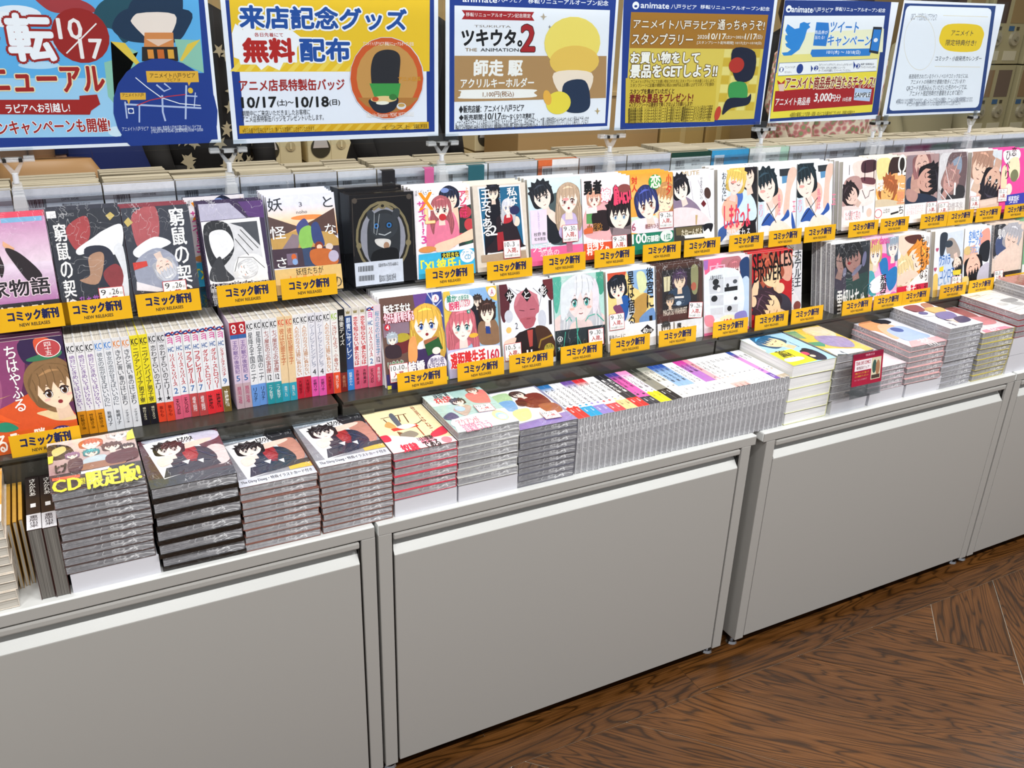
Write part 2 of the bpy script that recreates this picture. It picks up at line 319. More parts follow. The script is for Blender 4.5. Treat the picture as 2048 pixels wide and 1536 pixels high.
ARTS={
 'P1':(533,298,'#f2f4fa',[('r',6,6,527,292,'#1f3c8c'),('p',[-107.6,46.2,517.3,27.5,513.4,168.3,474.2,168,394,167.5,348.9,221.9,352.2,280,-160.7,267.8],'#5fb0e6'),('p',[-137.7,172,359.5,176.3,352.2,280,-160.7,267.8],'#9fd0f0'),('e',214.6,71.3,37.7,14.5,'#e8f1fa'),('e',193.4,79.9,23.6,12.4,'#f2f6fb'),('e',267.8,116.8,26.9,8.6,'#a8d3f1'),('e',235.2,153.5,32.8,6.5,'#b7dcf4'),('e',344.4,270.7,13.4,9.4,'#d8ecf8'),('p',[244.3,35.7,318,46,340.5,64.5,311,65.1,277.5,67.9,256.7,58],'#a63a3e',1),('p',[335.6,68.8,355.9,45,402.9,30.9,402.2,87.1,380.8,116,364.1,94.2,345.6,88],'#24505f',1),('p',[362.8,87.7,397.3,56.8,497.8,58.9,489.3,94.8,463.9,115.4,411.8,115.7,379.5,109.4],'#1d3550',1),('p',[395.6,69.8,471.9,66.1,458.1,106.4,438.2,120.5,417.4,106.8],'#f3e3d8',1),('p',[389,87.3,398.5,48.2,435.9,30,485.2,28.5,485.3,68,474.2,86,472.4,61.7,441.6,55.8,404.7,67.5],'#1d3550',1),('p',[416.3,97.9,466,97.3,462.6,147.2,407.9,147.2],'#d78a4f'),('p',[417.1,109,464.7,108.6,437,121.2],'#e9c7b0'),('p',[341.3,149.3,400.9,131.4,372,116,357.1,113.5,406.4,158.5,401.9,176.7,348.9,221.9,339.7,207.9],'#8fc6b0'),('p',[357.1,113.5,380.8,116,403.6,153.9,397.7,156.2],'#e6c64a'),('p',[467,108.6,513.2,110.4,513.4,168.3,471.6,149.5],'#8fc6b0'),('p',[513.5,108.1,476.5,147.2,472,146.1,489.1,117.4],'#e6c64a'),('p',[408.7,122.4,470.1,122.1,469.5,147.2,405.6,147.2],'#2a2420'),('r',417.1,126.9,427.6,142.6,'#e0913c'),('r',434.1,126.8,445.8,142.6,'#cc6a2c'),('r',452.3,126.7,463.1,142.6,'#e0a63c'),('e',309.3,104.6,46.8,45.7,'#9c2320'),('t','10',274.1,76.4,312.7,110,'#f6f0ee','b3'),('t','17',304.3,110,342.2,142.7,'#f6f0ee','b3'),('l',[281.8,134,337.7,83.8],2.2,'#f6f0ee'),('t','移',125.9,71.1,178.2,144.8,'#f6f7fb','b5o5','#9c2320'),('t','転',194.8,71.7,263.4,144.9,'#f6f7fb','b5o5','#9c2320'),('t','ニューアル',152.5,156.4,336.6,198.7,'#a5231f','b4o4','#f0e2b8'),('p',[-145.8,205.5,291.1,212.7,292.1,206,321.6,204.2,324.6,221.4,307.7,232.4,304.5,239.3,-150.5,225.4],'#a42420'),('t','ラピアへお引越し!',171,218.1,272.9,233.9,'#ffffff','b2'),('t','オープンキャンペーンも開催!',98.9,245.9,335.5,270.4,'#a5231f','b3o3','#ffffff'),('e',438.1,237.9,93.4,96.1,'#1f3c8c'),('p',[410.2,164.2,502.8,164.7,502.4,184.6,487.6,184.9,483.3,191.5,481.7,184.9,410,184.1],'#e8b23c'),('t','アニメイト八戸ラピア',416.1,168.1,496.8,176.8,'#2a2018','b1'),('t','ラピア 2F',445.2,177.5,469,182.9,'#2a2018',''),('l',[365.6,222.2,501.7,232.3],3.2,'#b9c6e6'),('l',[391.5,222.8,387.3,255.6],2.6,'#b9c6e6'),('l',[367.3,217.6,366.7,247.9],2.6,'#b9c6e6'),('l',[433.6,207.2,431.1,237.8,433.8,254.5],3.2,'#b9c6e6'),('l',[478.7,190.2,470.7,252],3.2,'#b9c6e6'),('l',[425.5,188.4,437.9,200.2,450,195.7,439.5,186.3],3,'#b9c6e6'),('l',[476.7,209.1,496.7,210.6],2.4,'#b9c6e6'),('l',[493.9,203.4,488.5,232],2,'#b9c6e6'),('l',[390.8,175.5,408.9,192.9,431.9,211.8,463.3,223.1,501,227.4],1.6,'#f2f4fa'),('l',[386.6,225,410.6,216.1,443.7,209.7,475.7,206.7],1.6,'#c8343a'),('p',[360.9,201.8,405,202.5,403.9,214.8,376.6,215,373.3,223.5,371,214.9,360,214],'#e8b23c'),('t','アニメイト八戸',363.8,203.3,401.1,209.4,'#2a2018','b1'),('r',370.3,229.3,380.3,239.3,'#f2f4fa'),('e',375.2,234.5,4.1,3.7,'#1f3c8c'),('e',485.3,199.8,4.7,5.2,'#e8c03c'),('t','アニメイト八戸ラピア',355.6,263.1,402.2,270.8,'#dfe6f6',''),('t','〒031-0801 青森県八戸市江陽2丁目14-1 ラピア2F',406,262.8,497.6,271.5,'#dfe6f6',''),('t','(TEL)0178-73-6540 (営業時間)10:00〜20:00',406,268.5,500.6,277,'#dfe6f6','')]),
 'P2':(440,298,'#eef1fa',[('r',9,9,431,289,'#1f3c8c'),('r',24,9,413,278,'#eceff9'),('p',[16.5,13,421.7,0,420,164,14.4,162.7],'#edc42c'),('p',[36.6,12.3,46.2,12,20.2,35.2,8.3,35.5],'#f3d558'),('p',[63.1,11.5,72.9,11.2,46.6,34.5,34.6,34.8],'#f3d558'),('p',[90,10.6,99.9,10.3,73.4,33.8,61.2,34.1],'#f3d558'),('p',[117.3,9.8,127.3,9.4,100.6,33.1,88.2,33.4],'#f3d558'),('p',[144.9,8.9,155,8.5,128.2,32.3,115.6,32.7],'#f3d558'),('p',[172.9,8,183.2,7.6,156.1,31.6,143.4,31.9],'#f3d558'),('p',[201.3,7.1,211.7,6.7,184.4,30.8,171.5,31.2],'#f3d558'),('p',[230.1,6.1,240.7,5.8,213.1,30.1,200,30.4],'#f3d558'),('p',[259.3,5.2,270,4.9,242.3,29.3,229,29.7],'#f3d558'),('p',[288.9,4.3,299.8,3.9,271.8,28.5,258.3,28.9],'#f3d558'),('p',[318.9,3.3,330,2.9,301.7,27.7,288.1,28.1],'#f3d558'),('p',[349.4,2.3,360.6,2,332.1,26.9,318.2,27.3],'#f3d558'),('p',[380.3,1.3,391.7,1,362.9,26.1,348.9,26.5],'#f3d558'),('p',[32.8,136.2,42.7,136.2,18.2,161.8,5.9,161.7],'#f3d558'),('p',[60.1,136.2,70.1,136.2,45.4,161.9,33,161.9],'#f3d558'),('p',[87.7,136.2,97.9,136.2,73.1,162.1,60.5,162],'#f3d558'),('p',[115.8,136.2,126.1,136.1,101.1,162.2,88.3,162.2],'#f3d558'),('p',[144.2,136.1,154.7,136.1,129.5,162.4,116.5,162.3],'#f3d558'),('p',[173,136.1,183.6,136.1,158.3,162.6,145.1,162.5],'#f3d558'),('p',[202.3,136.1,213,136.1,187.5,162.7,174.1,162.6],'#f3d558'),('p',[232,136,242.9,136,217.1,162.9,203.6,162.8],'#f3d558'),('p',[262.1,136,273.1,136,247.2,163.1,233.4,163],'#f3d558'),('p',[292.6,136,303.8,136,277.7,163.2,263.7,163.1],'#f3d558'),('p',[323.6,136,334.9,136,308.6,163.4,294.5,163.3],'#f3d558'),('p',[355,135.9,366.6,135.9,340,163.6,325.7,163.5],'#f3d558'),('p',[386.9,135.9,398.6,135.9,371.9,163.8,357.3,163.7],'#f3d558'),('p',[15.9,93.9,23.6,75.9,37.1,87.2,47.9,48,59.2,86.9,129.5,86,149.1,100,138.8,119.2,137.1,145.8,110,145.8,101.2,160.3,79,150.6,65.7,159.6,56.5,149.3,26.7,149.2,25.1,139.8,15.6,136.2],'#f6f7fb'),('t','来店記念グッズ',32.8,43.9,369,83.3,'#1f4fa0','b5o7','#f6f7fb'),('t','各日先着にて',57.8,91.6,112.8,98.9,'#b02a26','b2'),('t','無料',34.8,102.5,132,144.6,'#b3231f','b6o4','#f6f7fb'),('t','配布',145.2,101.5,245.3,143.5,'#1f4fa0','b5o6','#f6f7fb'),('t','アニメ店長特製缶バッジ',21.3,177.1,231.8,198.9,'#a32422','b3'),('t','10/17',22.8,210,90.4,229.6,'#151515','b5'),('t','(土)〜',92,215.4,125,228.6,'#151515','b2'),('t','10/18',130.1,211.4,196.7,230.9,'#151515','b5'),('t','(日)',198.5,217.4,220.7,229.9,'#151515','b2'),('t','期間中にご来店いただきましたお客様に',21.1,234.9,157.1,245.8,'#333338',''),('t','アニメ店長特製缶バッジをプレゼントいたします。',20.1,245.3,184.9,257.4,'#333338',''),('p',[14,263.2,416.8,267.6,417.3,282.1,13.1,278.4],'#dba91e'),('p',[34.1,264.6,43.1,264.6,29.2,277.5,20.3,277.4],'#e8bf44'),('p',[55.9,264.8,64.9,264.9,50.9,277.8,42,277.7],'#e8bf44'),('p',[77.8,265.1,86.9,265.1,72.9,278.1,63.8,278],'#e8bf44'),('p',[100,265.3,109.2,265.4,95.1,278.4,86,278.3],'#e8bf44'),('p',[122.5,265.6,131.8,265.6,117.6,278.7,108.3,278.6],'#e8bf44'),('p',[145.2,265.9,154.6,265.9,140.3,279,130.9,278.9],'#e8bf44'),('p',[168.1,266.1,177.6,266.2,163.2,279.3,153.8,279.2],'#e8bf44'),('p',[191.3,266.4,200.9,266.5,186.4,279.6,176.9,279.6],'#e8bf44'),('p',[214.7,266.7,224.5,266.7,209.9,279.9,200.2,279.9],'#e8bf44'),('p',[238.5,267,248.3,267,233.6,280.3,223.8,280.2],'#e8bf44'),('p',[262.4,267.3,272.4,267.3,257.6,280.6,247.7,280.5],'#e8bf44'),('p',[286.7,267.5,296.8,267.6,281.9,280.9,271.9,280.9],'#e8bf44'),('p',[311.2,267.8,321.4,267.9,306.5,281.3,296.3,281.2],'#e8bf44'),('p',[336,268.1,346.3,268.2,331.3,281.6,321,281.5],'#e8bf44'),('p',[361.1,268.4,371.6,268.5,356.4,282,346,281.9],'#e8bf44'),('p',[386.5,268.7,397.1,268.8,381.8,282.3,371.3,282.2],'#e8bf44'),('t','※各日先着での配布になります。無くなり次第終了とさせていただきます。',19.9,268.1,166,278.6,'#5c4a10',''),('t','イラスト 電翔',309.7,271.6,412.1,280.3,'#5c4a10',''),('e',325.3,178.4,82,82.1,'#d8dbe6'),('e',324.7,177.9,80.2,80.5,'#cf5a2a'),('e',325.3,176.9,67.6,67.6,'#c99552'),('p',[258.9,214.7,394.7,217.1,373.7,232.7,341,245.3,306.1,244.4,275.2,230.6],'#b27a3c'),('t','アニメイト八戸ラピア 移転リニューアルオープン記念',274.3,105.7,384.3,113.4,'#f8efe4','b1'),('p',[288.7,166.3,298.4,131,326.8,120.8,352.2,130.8,351.5,166.7,341.7,213.5,298.5,212.8],'#2a2a30',1),('p',[285.2,186.8,353.9,187.5,347.5,216.3,295.6,215.3],'#3f9a4a'),('t','アニメ店長',348.4,174.5,399.6,183.3,'#e0a030','b2o2','#7a1f1c'),('p',[285.6,217.8,344.6,214.9,341.2,237.3,323.5,246.2,303.2,245.7,289.2,236.1],'#262a38',1),('e',315.5,218.8,28.8,6.8,'#e8c88c'),('e',335.9,214.7,8.7,6.3,'#3a7a3c'),('e',296.9,218,7.4,4.7,'#c8512c'),('e',312.4,226.1,14.4,3.7,'#f4efe0'),('e',354.4,233.6,10.6,6.9,'#dfe0e4'),('e',354.5,231.7,7.6,3.7,'#c8a05a'),('t','©Kazuhiko Shimamoto・MOVIC  NOT FOR SALE',276,245.8,382.2,254.9,'#f8efe4','')]),
 'P3':(430,298,'#eef1fa',[('r',9,6,423,289,'#1f3c8c'),('p',[20.2,31.6,408.2,32.2,416.4,282,20.8,284],'#eef1f8'),('t','animate',38.6,14.3,119.7,24.1,'#f4f6fc','b3'),('t','八戸ラピア',122.6,13.3,181.3,22.5,'#f4f6fc','b1'),('t','移転リニューアルオープン記念',195.3,12.6,402.4,23.2,'#f4f6fc','b2'),('p',[36.7,40.1,211.1,40.2,205,49,212.6,58.1,36.9,58.1,44.4,48.8],'#a8242a'),('t','移転リニューアルオープン記念限定',46.7,44.2,202.5,52.5,'#f6f0ee','b1'),('t','TSUKIUTA',66.6,68.9,154.3,73.4,'#7a6a5a',''),('t','ツキウタ。',37.7,77.8,183.1,110.7,'#15151a','b5o5','#f4f4f8'),('t','2',181.4,67.1,214.8,120.5,'#a8242a','b6o4','#2a1a1a'),('t','THE',45.7,115.4,73.6,121.6,'#8a6a30','b2'),('t','ANIMATION',82.2,115.2,175.4,121.8,'#1c1c1c','b3'),('p',[20.7,130.7,407.1,130.6,413.3,224.2,20.6,225.3],'#b08a5c'),('t','師走 駆',67.6,139.6,185.5,172.1,'#f6f4f0','b5'),('t','アクリルキーホルダー',35.7,177.4,216.6,196.9,'#f6f4f0','b3'),('p',[37.2,204.6,43.4,200.7,211.8,201.9,217.8,209.3,212.5,219.4,43.6,218.9,34.8,212.8],'#f6f4f0',1),('t','1,100円(税込)',89.2,204.6,166.5,218.6,'#8a5f36','b2'),('t','◆販売店舗：アニメイト八戸ラピア',31.8,233.7,193.6,249.8,'#26262c','b2'),('t','◆販売期間：',32,253,93.6,265.3,'#26262c','b2'),('t','10/17',96.5,251.3,135.9,265,'#1c1c20','b3'),('t','(土)〜なくなり次第終了',136.6,254,221.5,266.6,'#26262c','b2'),('t','※こちらの商品はアニメイト新宿ハルクで販売したものと同一商品です。当日の状況によって購入個数制限をかけさせていただく場合がございます',23.6,263.3,368.9,285.7,'#55555c',''),('t','※移転リニューアルオープン記念キャンペーンについては、諸般の事情により変更・延期・中止になる場合がございます。',23.6,274.9,217.2,286.8,'#55555c',''),('p',[234.1,41.8,237.7,48.4,243.7,48.5,237.8,51,234.8,56.4,232.6,51.1,226.2,48.9,232.4,47.7],'#b8a890'),('p',[391.3,245.4,394.4,252.3,400.3,253,394.7,255.3,392.6,261.8,389.9,255.2,383.5,252.6,389.7,252.2],'#b8a070'),('p',[251.2,65.5,252.7,69,255.4,69.8,252.8,70.9,251.6,73.6,250.2,70.9,247.4,69.9,250.1,69],'#888'),('e',313.4,103,74,55.3,'#f0dc6c'),('e',321.2,142,66.1,33.7,'#e8c25c'),('p',[267.6,167.1,368.9,167.7,355,219.6,294.8,218.6],'#f3e2cf',1),('p',[296.5,190,352.4,184.8,370.5,234.6,354,254.9,311.1,253.8,295.9,236],'#24344f',1),('e',283.5,232.8,33.1,25.5,'#ecd84a'),('e',253.4,220.7,10.3,17.2,'#e9b04a',-20)]),
 'P4':(462,306,'#eef1fa',[('p',[-1.4,5,451.5,-14,459.4,305.9,17.2,304.6],'#1f3c8c'),('e',34.3,26.6,9.4,8.3,'#f4f6fc'),('e',34.5,28.3,4.4,2.8,'#1f3c8c'),('t','animate',48.1,19.6,129.2,31.7,'#f4f6fc','b3'),('t','八戸ラピア',134.8,21.4,210.1,31.6,'#f4f6fc','b1'),('t','移転リニューアルオープン記念',221.9,20.4,440.1,29.5,'#f4f6fc','b2'),('p',[22.6,40.8,438.4,38.6,436.6,291,29.8,289.7],'#dfc85a'),('p',[22.6,40.8,438.4,38.6,438,119.1,26.1,119.3],'#a9762a'),('p',[311.2,120.3,336.1,120.1,335.9,139.1,310.9,139.2],'#e9da80'),('p',[341.1,120.1,366.3,120,366.2,139.1,340.9,139.1],'#d2b23a'),('p',[371.4,120,396.8,119.9,396.8,139.1,371.3,139.1],'#e9da80'),('p',[402,119.8,427.8,119.7,427.9,139.1,402,139.1],'#d2b23a'),('p',[311.2,141,336.2,141,336,160.1,310.9,160.1],'#d2b23a'),('p',[341.2,141,366.5,141,366.4,160.2,341,160.2],'#e9da80'),('p',[371.6,141,397.2,141,397.2,160.3,371.5,160.3],'#d2b23a'),('p',[402.3,141,428.2,140.9,428.3,160.4,402.3,160.4],'#e9da80'),('p',[311.2,161.9,336.3,162,336,181.3,310.9,181.1],'#e9da80'),('p',[341.3,162,366.7,162.1,366.6,181.5,341.1,181.3],'#d2b23a'),('p',[371.8,162.1,397.5,162.2,397.5,181.7,371.7,181.6],'#e9da80'),('p',[402.7,162.2,428.6,162.3,428.7,182,402.7,181.8],'#d2b23a'),('p',[311.2,183,336.4,183.2,336.1,202.6,310.9,202.3],'#d2b23a'),('p',[341.4,183.2,366.9,183.4,366.8,203,341.2,202.7],'#e9da80'),('p',[372,183.4,397.8,183.6,397.8,203.3,371.9,203],'#d2b23a'),('p',[403,183.7,429.1,183.9,429.2,203.7,403,203.4],'#e9da80'),('p',[311.2,204.2,336.4,204.5,336.2,224.1,310.9,223.7],'#e9da80'),('p',[341.5,204.6,367.1,204.9,367,224.6,341.3,224.2],'#d2b23a'),('p',[372.3,204.9,398.1,205.2,398.1,225,372.2,224.6],'#e9da80'),('p',[403.3,205.3,429.5,205.6,429.6,225.5,403.4,225.1],'#d2b23a'),('p',[311.2,225.6,336.5,226,336.3,245.7,310.9,245.2],'#d2b23a'),('p',[341.6,226.1,367.3,226.5,367.2,246.3,341.4,245.8],'#e9da80'),('p',[372.5,226.6,398.5,227,398.5,246.9,372.4,246.4],'#d2b23a'),('p',[403.7,227.1,430,227.5,430.1,247.6,403.7,247],'#e9da80'),('p',[311.2,247.1,336.6,247.6,336.4,267.5,310.9,266.9],'#e9da80'),('p',[341.8,247.7,367.5,248.3,367.4,268.3,341.6,267.6],'#d2b23a'),('p',[372.7,248.4,398.8,248.9,398.8,269,372.6,268.4],'#e9da80'),('p',[404.1,249,430.5,249.5,430.6,269.8,404.1,269.1],'#d2b23a'),('p',[21.6,186.1,297,188.5,305,294.7,29.8,289.7],'#d6bb45'),('t','アニメイト八戸ラピア',31.5,56.2,273.6,76.1,'#f7f0e0','b2o4','#6a3c12'),('t','通っちゃうぞ!',280.8,52.3,429.9,75.6,'#f7f0e0','b2o4','#6a3c12'),('t','スタンプラリー',30.9,86.4,208.6,110.9,'#f7f0e0','b2o4','#6a3c12'),('t','2020/',222,88,254.5,96.6,'#f7f0e0','b2'),('t','10/17',255.4,84.1,309.6,97.6,'#f7f0e0','b4'),('t','(土)〜2021/',309.3,87.6,369.9,96.7,'#f7f0e0','b2'),('t','1/17',370.9,83.3,408.1,97,'#f7f0e0','b4'),('t','(日)',407,86,427.4,96.8,'#f7f0e0','b2'),('t','[スタンプシート配布期間] 10/17(土)〜10/18(日)',222.4,101.6,427.7,109.8,'#f7f0e0','b1'),('t','お買い物をして',31.4,127.3,234.5,152.8,'#f8f6ee','b5o5','#6a4a12'),('t','景品をGETしよう!!',32.8,156.8,294.5,185.3,'#f8f6ee','b5o5','#6a4a12'),('t','アニメイト八戸ラピアにてお買い物をされた方にスタンプシートをお渡しいたします。',36.2,190.3,291.1,198.4,'#5a4410',''),('t','スタンプシートに記載の期間中に税込1,000円以上お買い上げでスタンプを捺印!',35.9,198.6,289.6,207.7,'#5a4410',''),('t','スタンプを集めていただくと',36,211.1,168,223.3,'#4a1f12','b2'),('t','素敵な景品をプレゼント!',36.5,223,227.8,243.6,'#7c1a1e','b3'),('t','※スタンプシートは最後まで無くさないようお願いします!',37.7,242.8,228.3,253.6,'#5a3010','b1'),('t','●商品購入の際、レジにてスタンプシートをご提示ください●景品はアニメイト八戸ラピア限定',35.7,253.1,294,264,'#5a4a18',''),('t','●商品購入の際、レジにてスタンプシートをご提示ください●景品はアニメイト八戸ラピア限定',36.3,259.7,293.4,271,'#5a4a18',''),('t','●商品購入の際、レジにてスタンプシートをご提示ください●景品はアニメイト八戸ラピア限定',37,266.4,292.8,278,'#5a4a18',''),('t','●商品購入の際、レジにてスタンプシートをご提示ください●景品はアニメイト八戸ラピア限定',37.7,273.1,292.1,285,'#5a4a18',''),('t','●商品購入の際、レジにてスタンプシートをご提示ください●景品はアニメイト八戸ラピア限定',38.3,279.9,291.5,292.1,'#5a4a18',''),('p',[336.2,120.8,409.2,126.6,411.8,189.5,356.4,192.1],'#1c2238',1),('e',354.9,157.7,24.5,18.7,'#b8342a'),('p',[341,201.4,392.4,202,399.7,243.7,347.2,239.5],'#3f9a52',1),('p',[338.7,239.4,398.5,237.3,414.3,227.9,410.1,253.7,355.2,262.2,327.8,277.6],'#1c2238',1),('e',312.4,274,9.3,17.7,'#c6432f',10)]),
 'P5':(408,306,'#f0f2fa',[('p',[-19.9,5.5,379.4,-2.4,409.4,294.3,5.4,302.2],'#203a80'),('e',16.7,25.2,9.6,8.5,'#f4f6fc'),('e',17.1,27.1,4.8,3,'#203a80'),('t','animate',26.4,18.9,98.7,32.7,'#f4f6fc','b3'),('t','八戸ラピア',99.4,19.6,170,31.2,'#f4f6fc','b1'),('t','移転リニューアルオープン記念',177.7,16.6,362.6,26.5,'#f4f6fc','b2'),('p',[5.6,41.7,364.8,34.3,382.3,286.5,4.8,294.5],'#efe48a'),('p',[5.6,41.7,364.8,34.3,368.5,80.4,9.2,96.9],'#f3f6fb'),('p',[6.7,84.5,369.9,67.1,381.5,127.1,12.3,134.7],'#f5f3d0'),('p',[3.3,179.3,372.3,167.9,382.3,286.5,4.8,294.5],'#f0dd46'),('p',[19.7,61.1,46.4,72.2,61.6,69.8,61.5,58.9,74.1,54.9,86.1,57.8,98.3,55.8,92.4,62.1,99.4,67,89.5,73.5,85.3,96.3,72.6,121.8,48.4,136.2,21.7,137.2,13.6,129.9,33.3,128.3,43.2,121.9,26.2,115,21.1,107.8,28.8,106.2,18.1,96.9,18.4,87.5,25,87.4,14.9,76.6],'#2f8ad8'),('p',[118.2,54.8,161.3,55.7,168.5,76.3,165.4,113.2,118.5,111.9],'#2f7fd0'),('t','商品券が',117.1,74.4,164.7,84,'#f3f6fb','b1'),('t','当たる!',120.8,87,155.4,96.3,'#f3f6fb','b1'),('t','ツイート',169.9,52.4,273.9,78.2,'#2f7fd0','b3o5','#f3f6fb'),('t','キャンペーン',168.4,85.9,329.6,112.3,'#2f7fd0','b3o5','#f3f6fb'),('p',[116.1,121.6,338.6,117.9,333.6,136.7,122.5,140.3,113.7,131.9],'#2f7fd0'),('t','10/1(木) 〜 10/18(日)',170.9,122.6,295.7,134.1,'#f3f6fb','b2'),('p',[327.8,62.8,361.8,63.2,365.1,132.2,328.8,128],'#2a2c34'),('p',[331.5,69.3,359.6,69.9,363.3,125.5,332.3,122.3],'#2f7fd0'),('e',345.9,96.5,8,5.3,'#f3f6fb'),('p',[9.7,155.3,366,144.7,370.6,176.4,11.4,186.4],'#f7f8fb'),('l',[9.7,155.3,366,144.7,370.6,176.4,11.4,186.4,9.7,155.3],1.2,'#3a5aa8'),('e',20.5,171.3,7.6,6.4,'#1f3c8c'),('t','1',16.8,166.5,24.1,176.2,'#fff','b1'),('e',141.8,168.3,8,6.6,'#1f3c8c'),('t','2',138,163.7,146.8,173.6,'#fff','b1'),('e',295.9,163.6,8.4,6.7,'#1f3c8c'),('t','3',291.7,158.8,301.2,169,'#fff','b1'),('t','アニメイト八戸',30.4,162.7,66.5,168.6,'#26304c',''),('t','をフォロー。',32.9,174.9,57.5,180.3,'#26304c',''),('e',84.1,169.4,11.5,12.3,'#24408c'),('t','「#アニメイト八戸ラピア」のハッシュタグをつけて',150.4,156.5,273.4,162.5,'#26304c',''),('t','八戸店内、店外にある移転リニューアル',151.3,164.4,248.4,170.1,'#26304c',''),('t','オープンPOPを撮影してツイートしてください。',151.8,171,270.8,177.6,'#26304c',''),('t','抽選で豪華賞品を',304.7,155.5,356.3,161,'#26304c',''),('t','プレゼントいたします。',306.6,162.9,365.1,169.2,'#26304c',''),('p',[121.4,160.4,131.1,168.6,125.4,178.4],'#24408c'),('p',[275.3,150.8,286.3,160.8,280.4,170.9],'#24408c'),('p',[9.9,224.7,373.4,209.2,378.4,265.9,12.3,276.7],'#a82226'),('p',[15.1,205.2,37.2,202.8,39.4,225.1,23.4,224.9],'#e8c8b8'),('p',[11.2,197.1,26.3,205.3,38.1,196.3,37.8,206.1,15.6,207.8],'#b82a26'),('t','アニメイト商品券が当たるチャンス!',41.2,189.2,371.2,220.3,'#8c1c1c','b3o5','#f4ecc8'),('t','アニメイト商品券',15.5,241.8,139,261.9,'#f6f0ee','b2'),('t','3,000',152.5,232.8,216.7,256.7,'#f6f0ee','b4'),('t','円分',213.3,236.5,250.5,254.9,'#f6f0ee','b3'),('t','10名様',259.1,243.8,291.9,255.7,'#f6f0ee','b1'),('p',[298,220.3,364.7,224.7,364.7,257.2,301.1,252.5],'#b9cdea'),('p',[304.5,232.5,362.5,235.4,362.1,247.3,304,244.2],'#e8eef8'),('t','SAMPLE',302.7,233.1,362.6,245.6,'#18181c','b3'),('t','※諸般の事情により変更・延期・中止になる場合がございます。詳細は店舗まで。',73.4,279.6,316.5,293.3,'#7a6c20','')]),
 'P6':(423,306,'#f0f2fa',[('p',[4.2,7.7,384.7,5.2,428.9,300.4,14.3,299.4],'#24407c'),('p',[26.4,13.4,352.5,11.9,365.5,15.8,371.5,22.7,409.1,278.9,405.9,286.8,397.6,290.5,37.9,291,27.1,288.2,22.2,280.6,13.3,26.3,17.2,16.9],'#eff3fa'),('t','QRコードを読み込んでアクセス!',39.2,30.3,143.5,51.5,'#4a5468',''),('l',[159,108.1,162.3,122.2,163,135.8,161,148.4,156.3,159.5,149.3,168.7,140.1,175.4,129.2,179.6,116.9,180.9,103.8,179.4,90.4,175.2,77.3,168.5,64.9,159.4,53.8,148.5,44.3,136.1,36.8,122.8,31.5,109,28.7,95.3,28.3,82.1,30.5,70,35.1,59.4,41.9,50.6,50.7,44,61.2,39.9,72.9,38.3,85.6,39.4,98.6,43.1,111.6,49.4,124,57.9,135.4,68.5,145.3,80.7,153.3,94.1,159,108.1],0.8,'#d9c8a2'),('l',[167.9,35.1,361.3,35.5],1,'#e0cf9a'),('l',[176.6,171.2,376.9,173.7],1,'#e0cf9a'),('p',[194.7,58.6,317.5,57.3,355.3,74.5,360.2,95.8,343,128.3,229.5,129.4,182,111.4,171.3,87.2],'#f2cf2a',1),('t','アニメイト',217.4,73.4,312.3,87.7,'#2c3040','b1'),('t','限定特典付き!',202.6,98.7,333.4,114.6,'#2c3040','b1'),('t','コミック・小説発売カレンダー',173,143,373.6,156.5,'#2c3040','b1'),('t','毎週発売されているライトノベルやコミックなどには、',77.3,191.9,332.4,204.7,'#2c3040',''),('t','アニメイトの特典付き書籍が数多くございます!',89.8,206.9,323.2,220.1,'#2c3040',''),('t','QRコードを読み込んでいただいた先のページでは、',77.1,222,338.2,238.1,'#2c3040',''),('t','アニメイト限定特典付き書籍をまとめて紹介!',94.7,237.5,322.9,252.8,'#2c3040',''),('t','※特典はなくなり次第終了となります。※ホームページで見られる情報は、アニメイト店舗の特典情報になります。',45,258.1,376.3,274,'#50586c',''),('t','※アニメイト通販では特典のついていない商品もありますのでご注意ください。',92,268.4,324,281.3,'#50586c','')]),
 'C0':(100,142,'#b86aa0',[('r',0,0,100,60,'#c888b8','#e8d4e4'),('r',0,60,100,112,'#e8d8ea','#b878b0'),('r',48.8,-1.2,96.3,6.2,'#7fb4dc'),('t','8',22.5,3.5,32.2,15.1,'#5a2a5a','b1'),('h',25.7,42.7,11.1,'#2a1c22','#f6e4da',{'e': '#5a3a2a','l': 1,'cl': '#b06aa8'}),('p',[46.7,29.4,58.6,39.5,55.6,47.3,45.7,35.7],'#e8b08c'),('p',[47.9,39,64.5,47.8,85,77.5,70.7,87.9,55.3,60.1],'#241a20',1),('t','菖家物語',-3.9,81.2,91.7,103.3,'#1c141c','b3o4','#f0dce8'),('r',0,112,100,142,'#2c2c34'),('t','部突破',26.6,116.2,84.9,134.9,'#e8e2d4','b3')]),
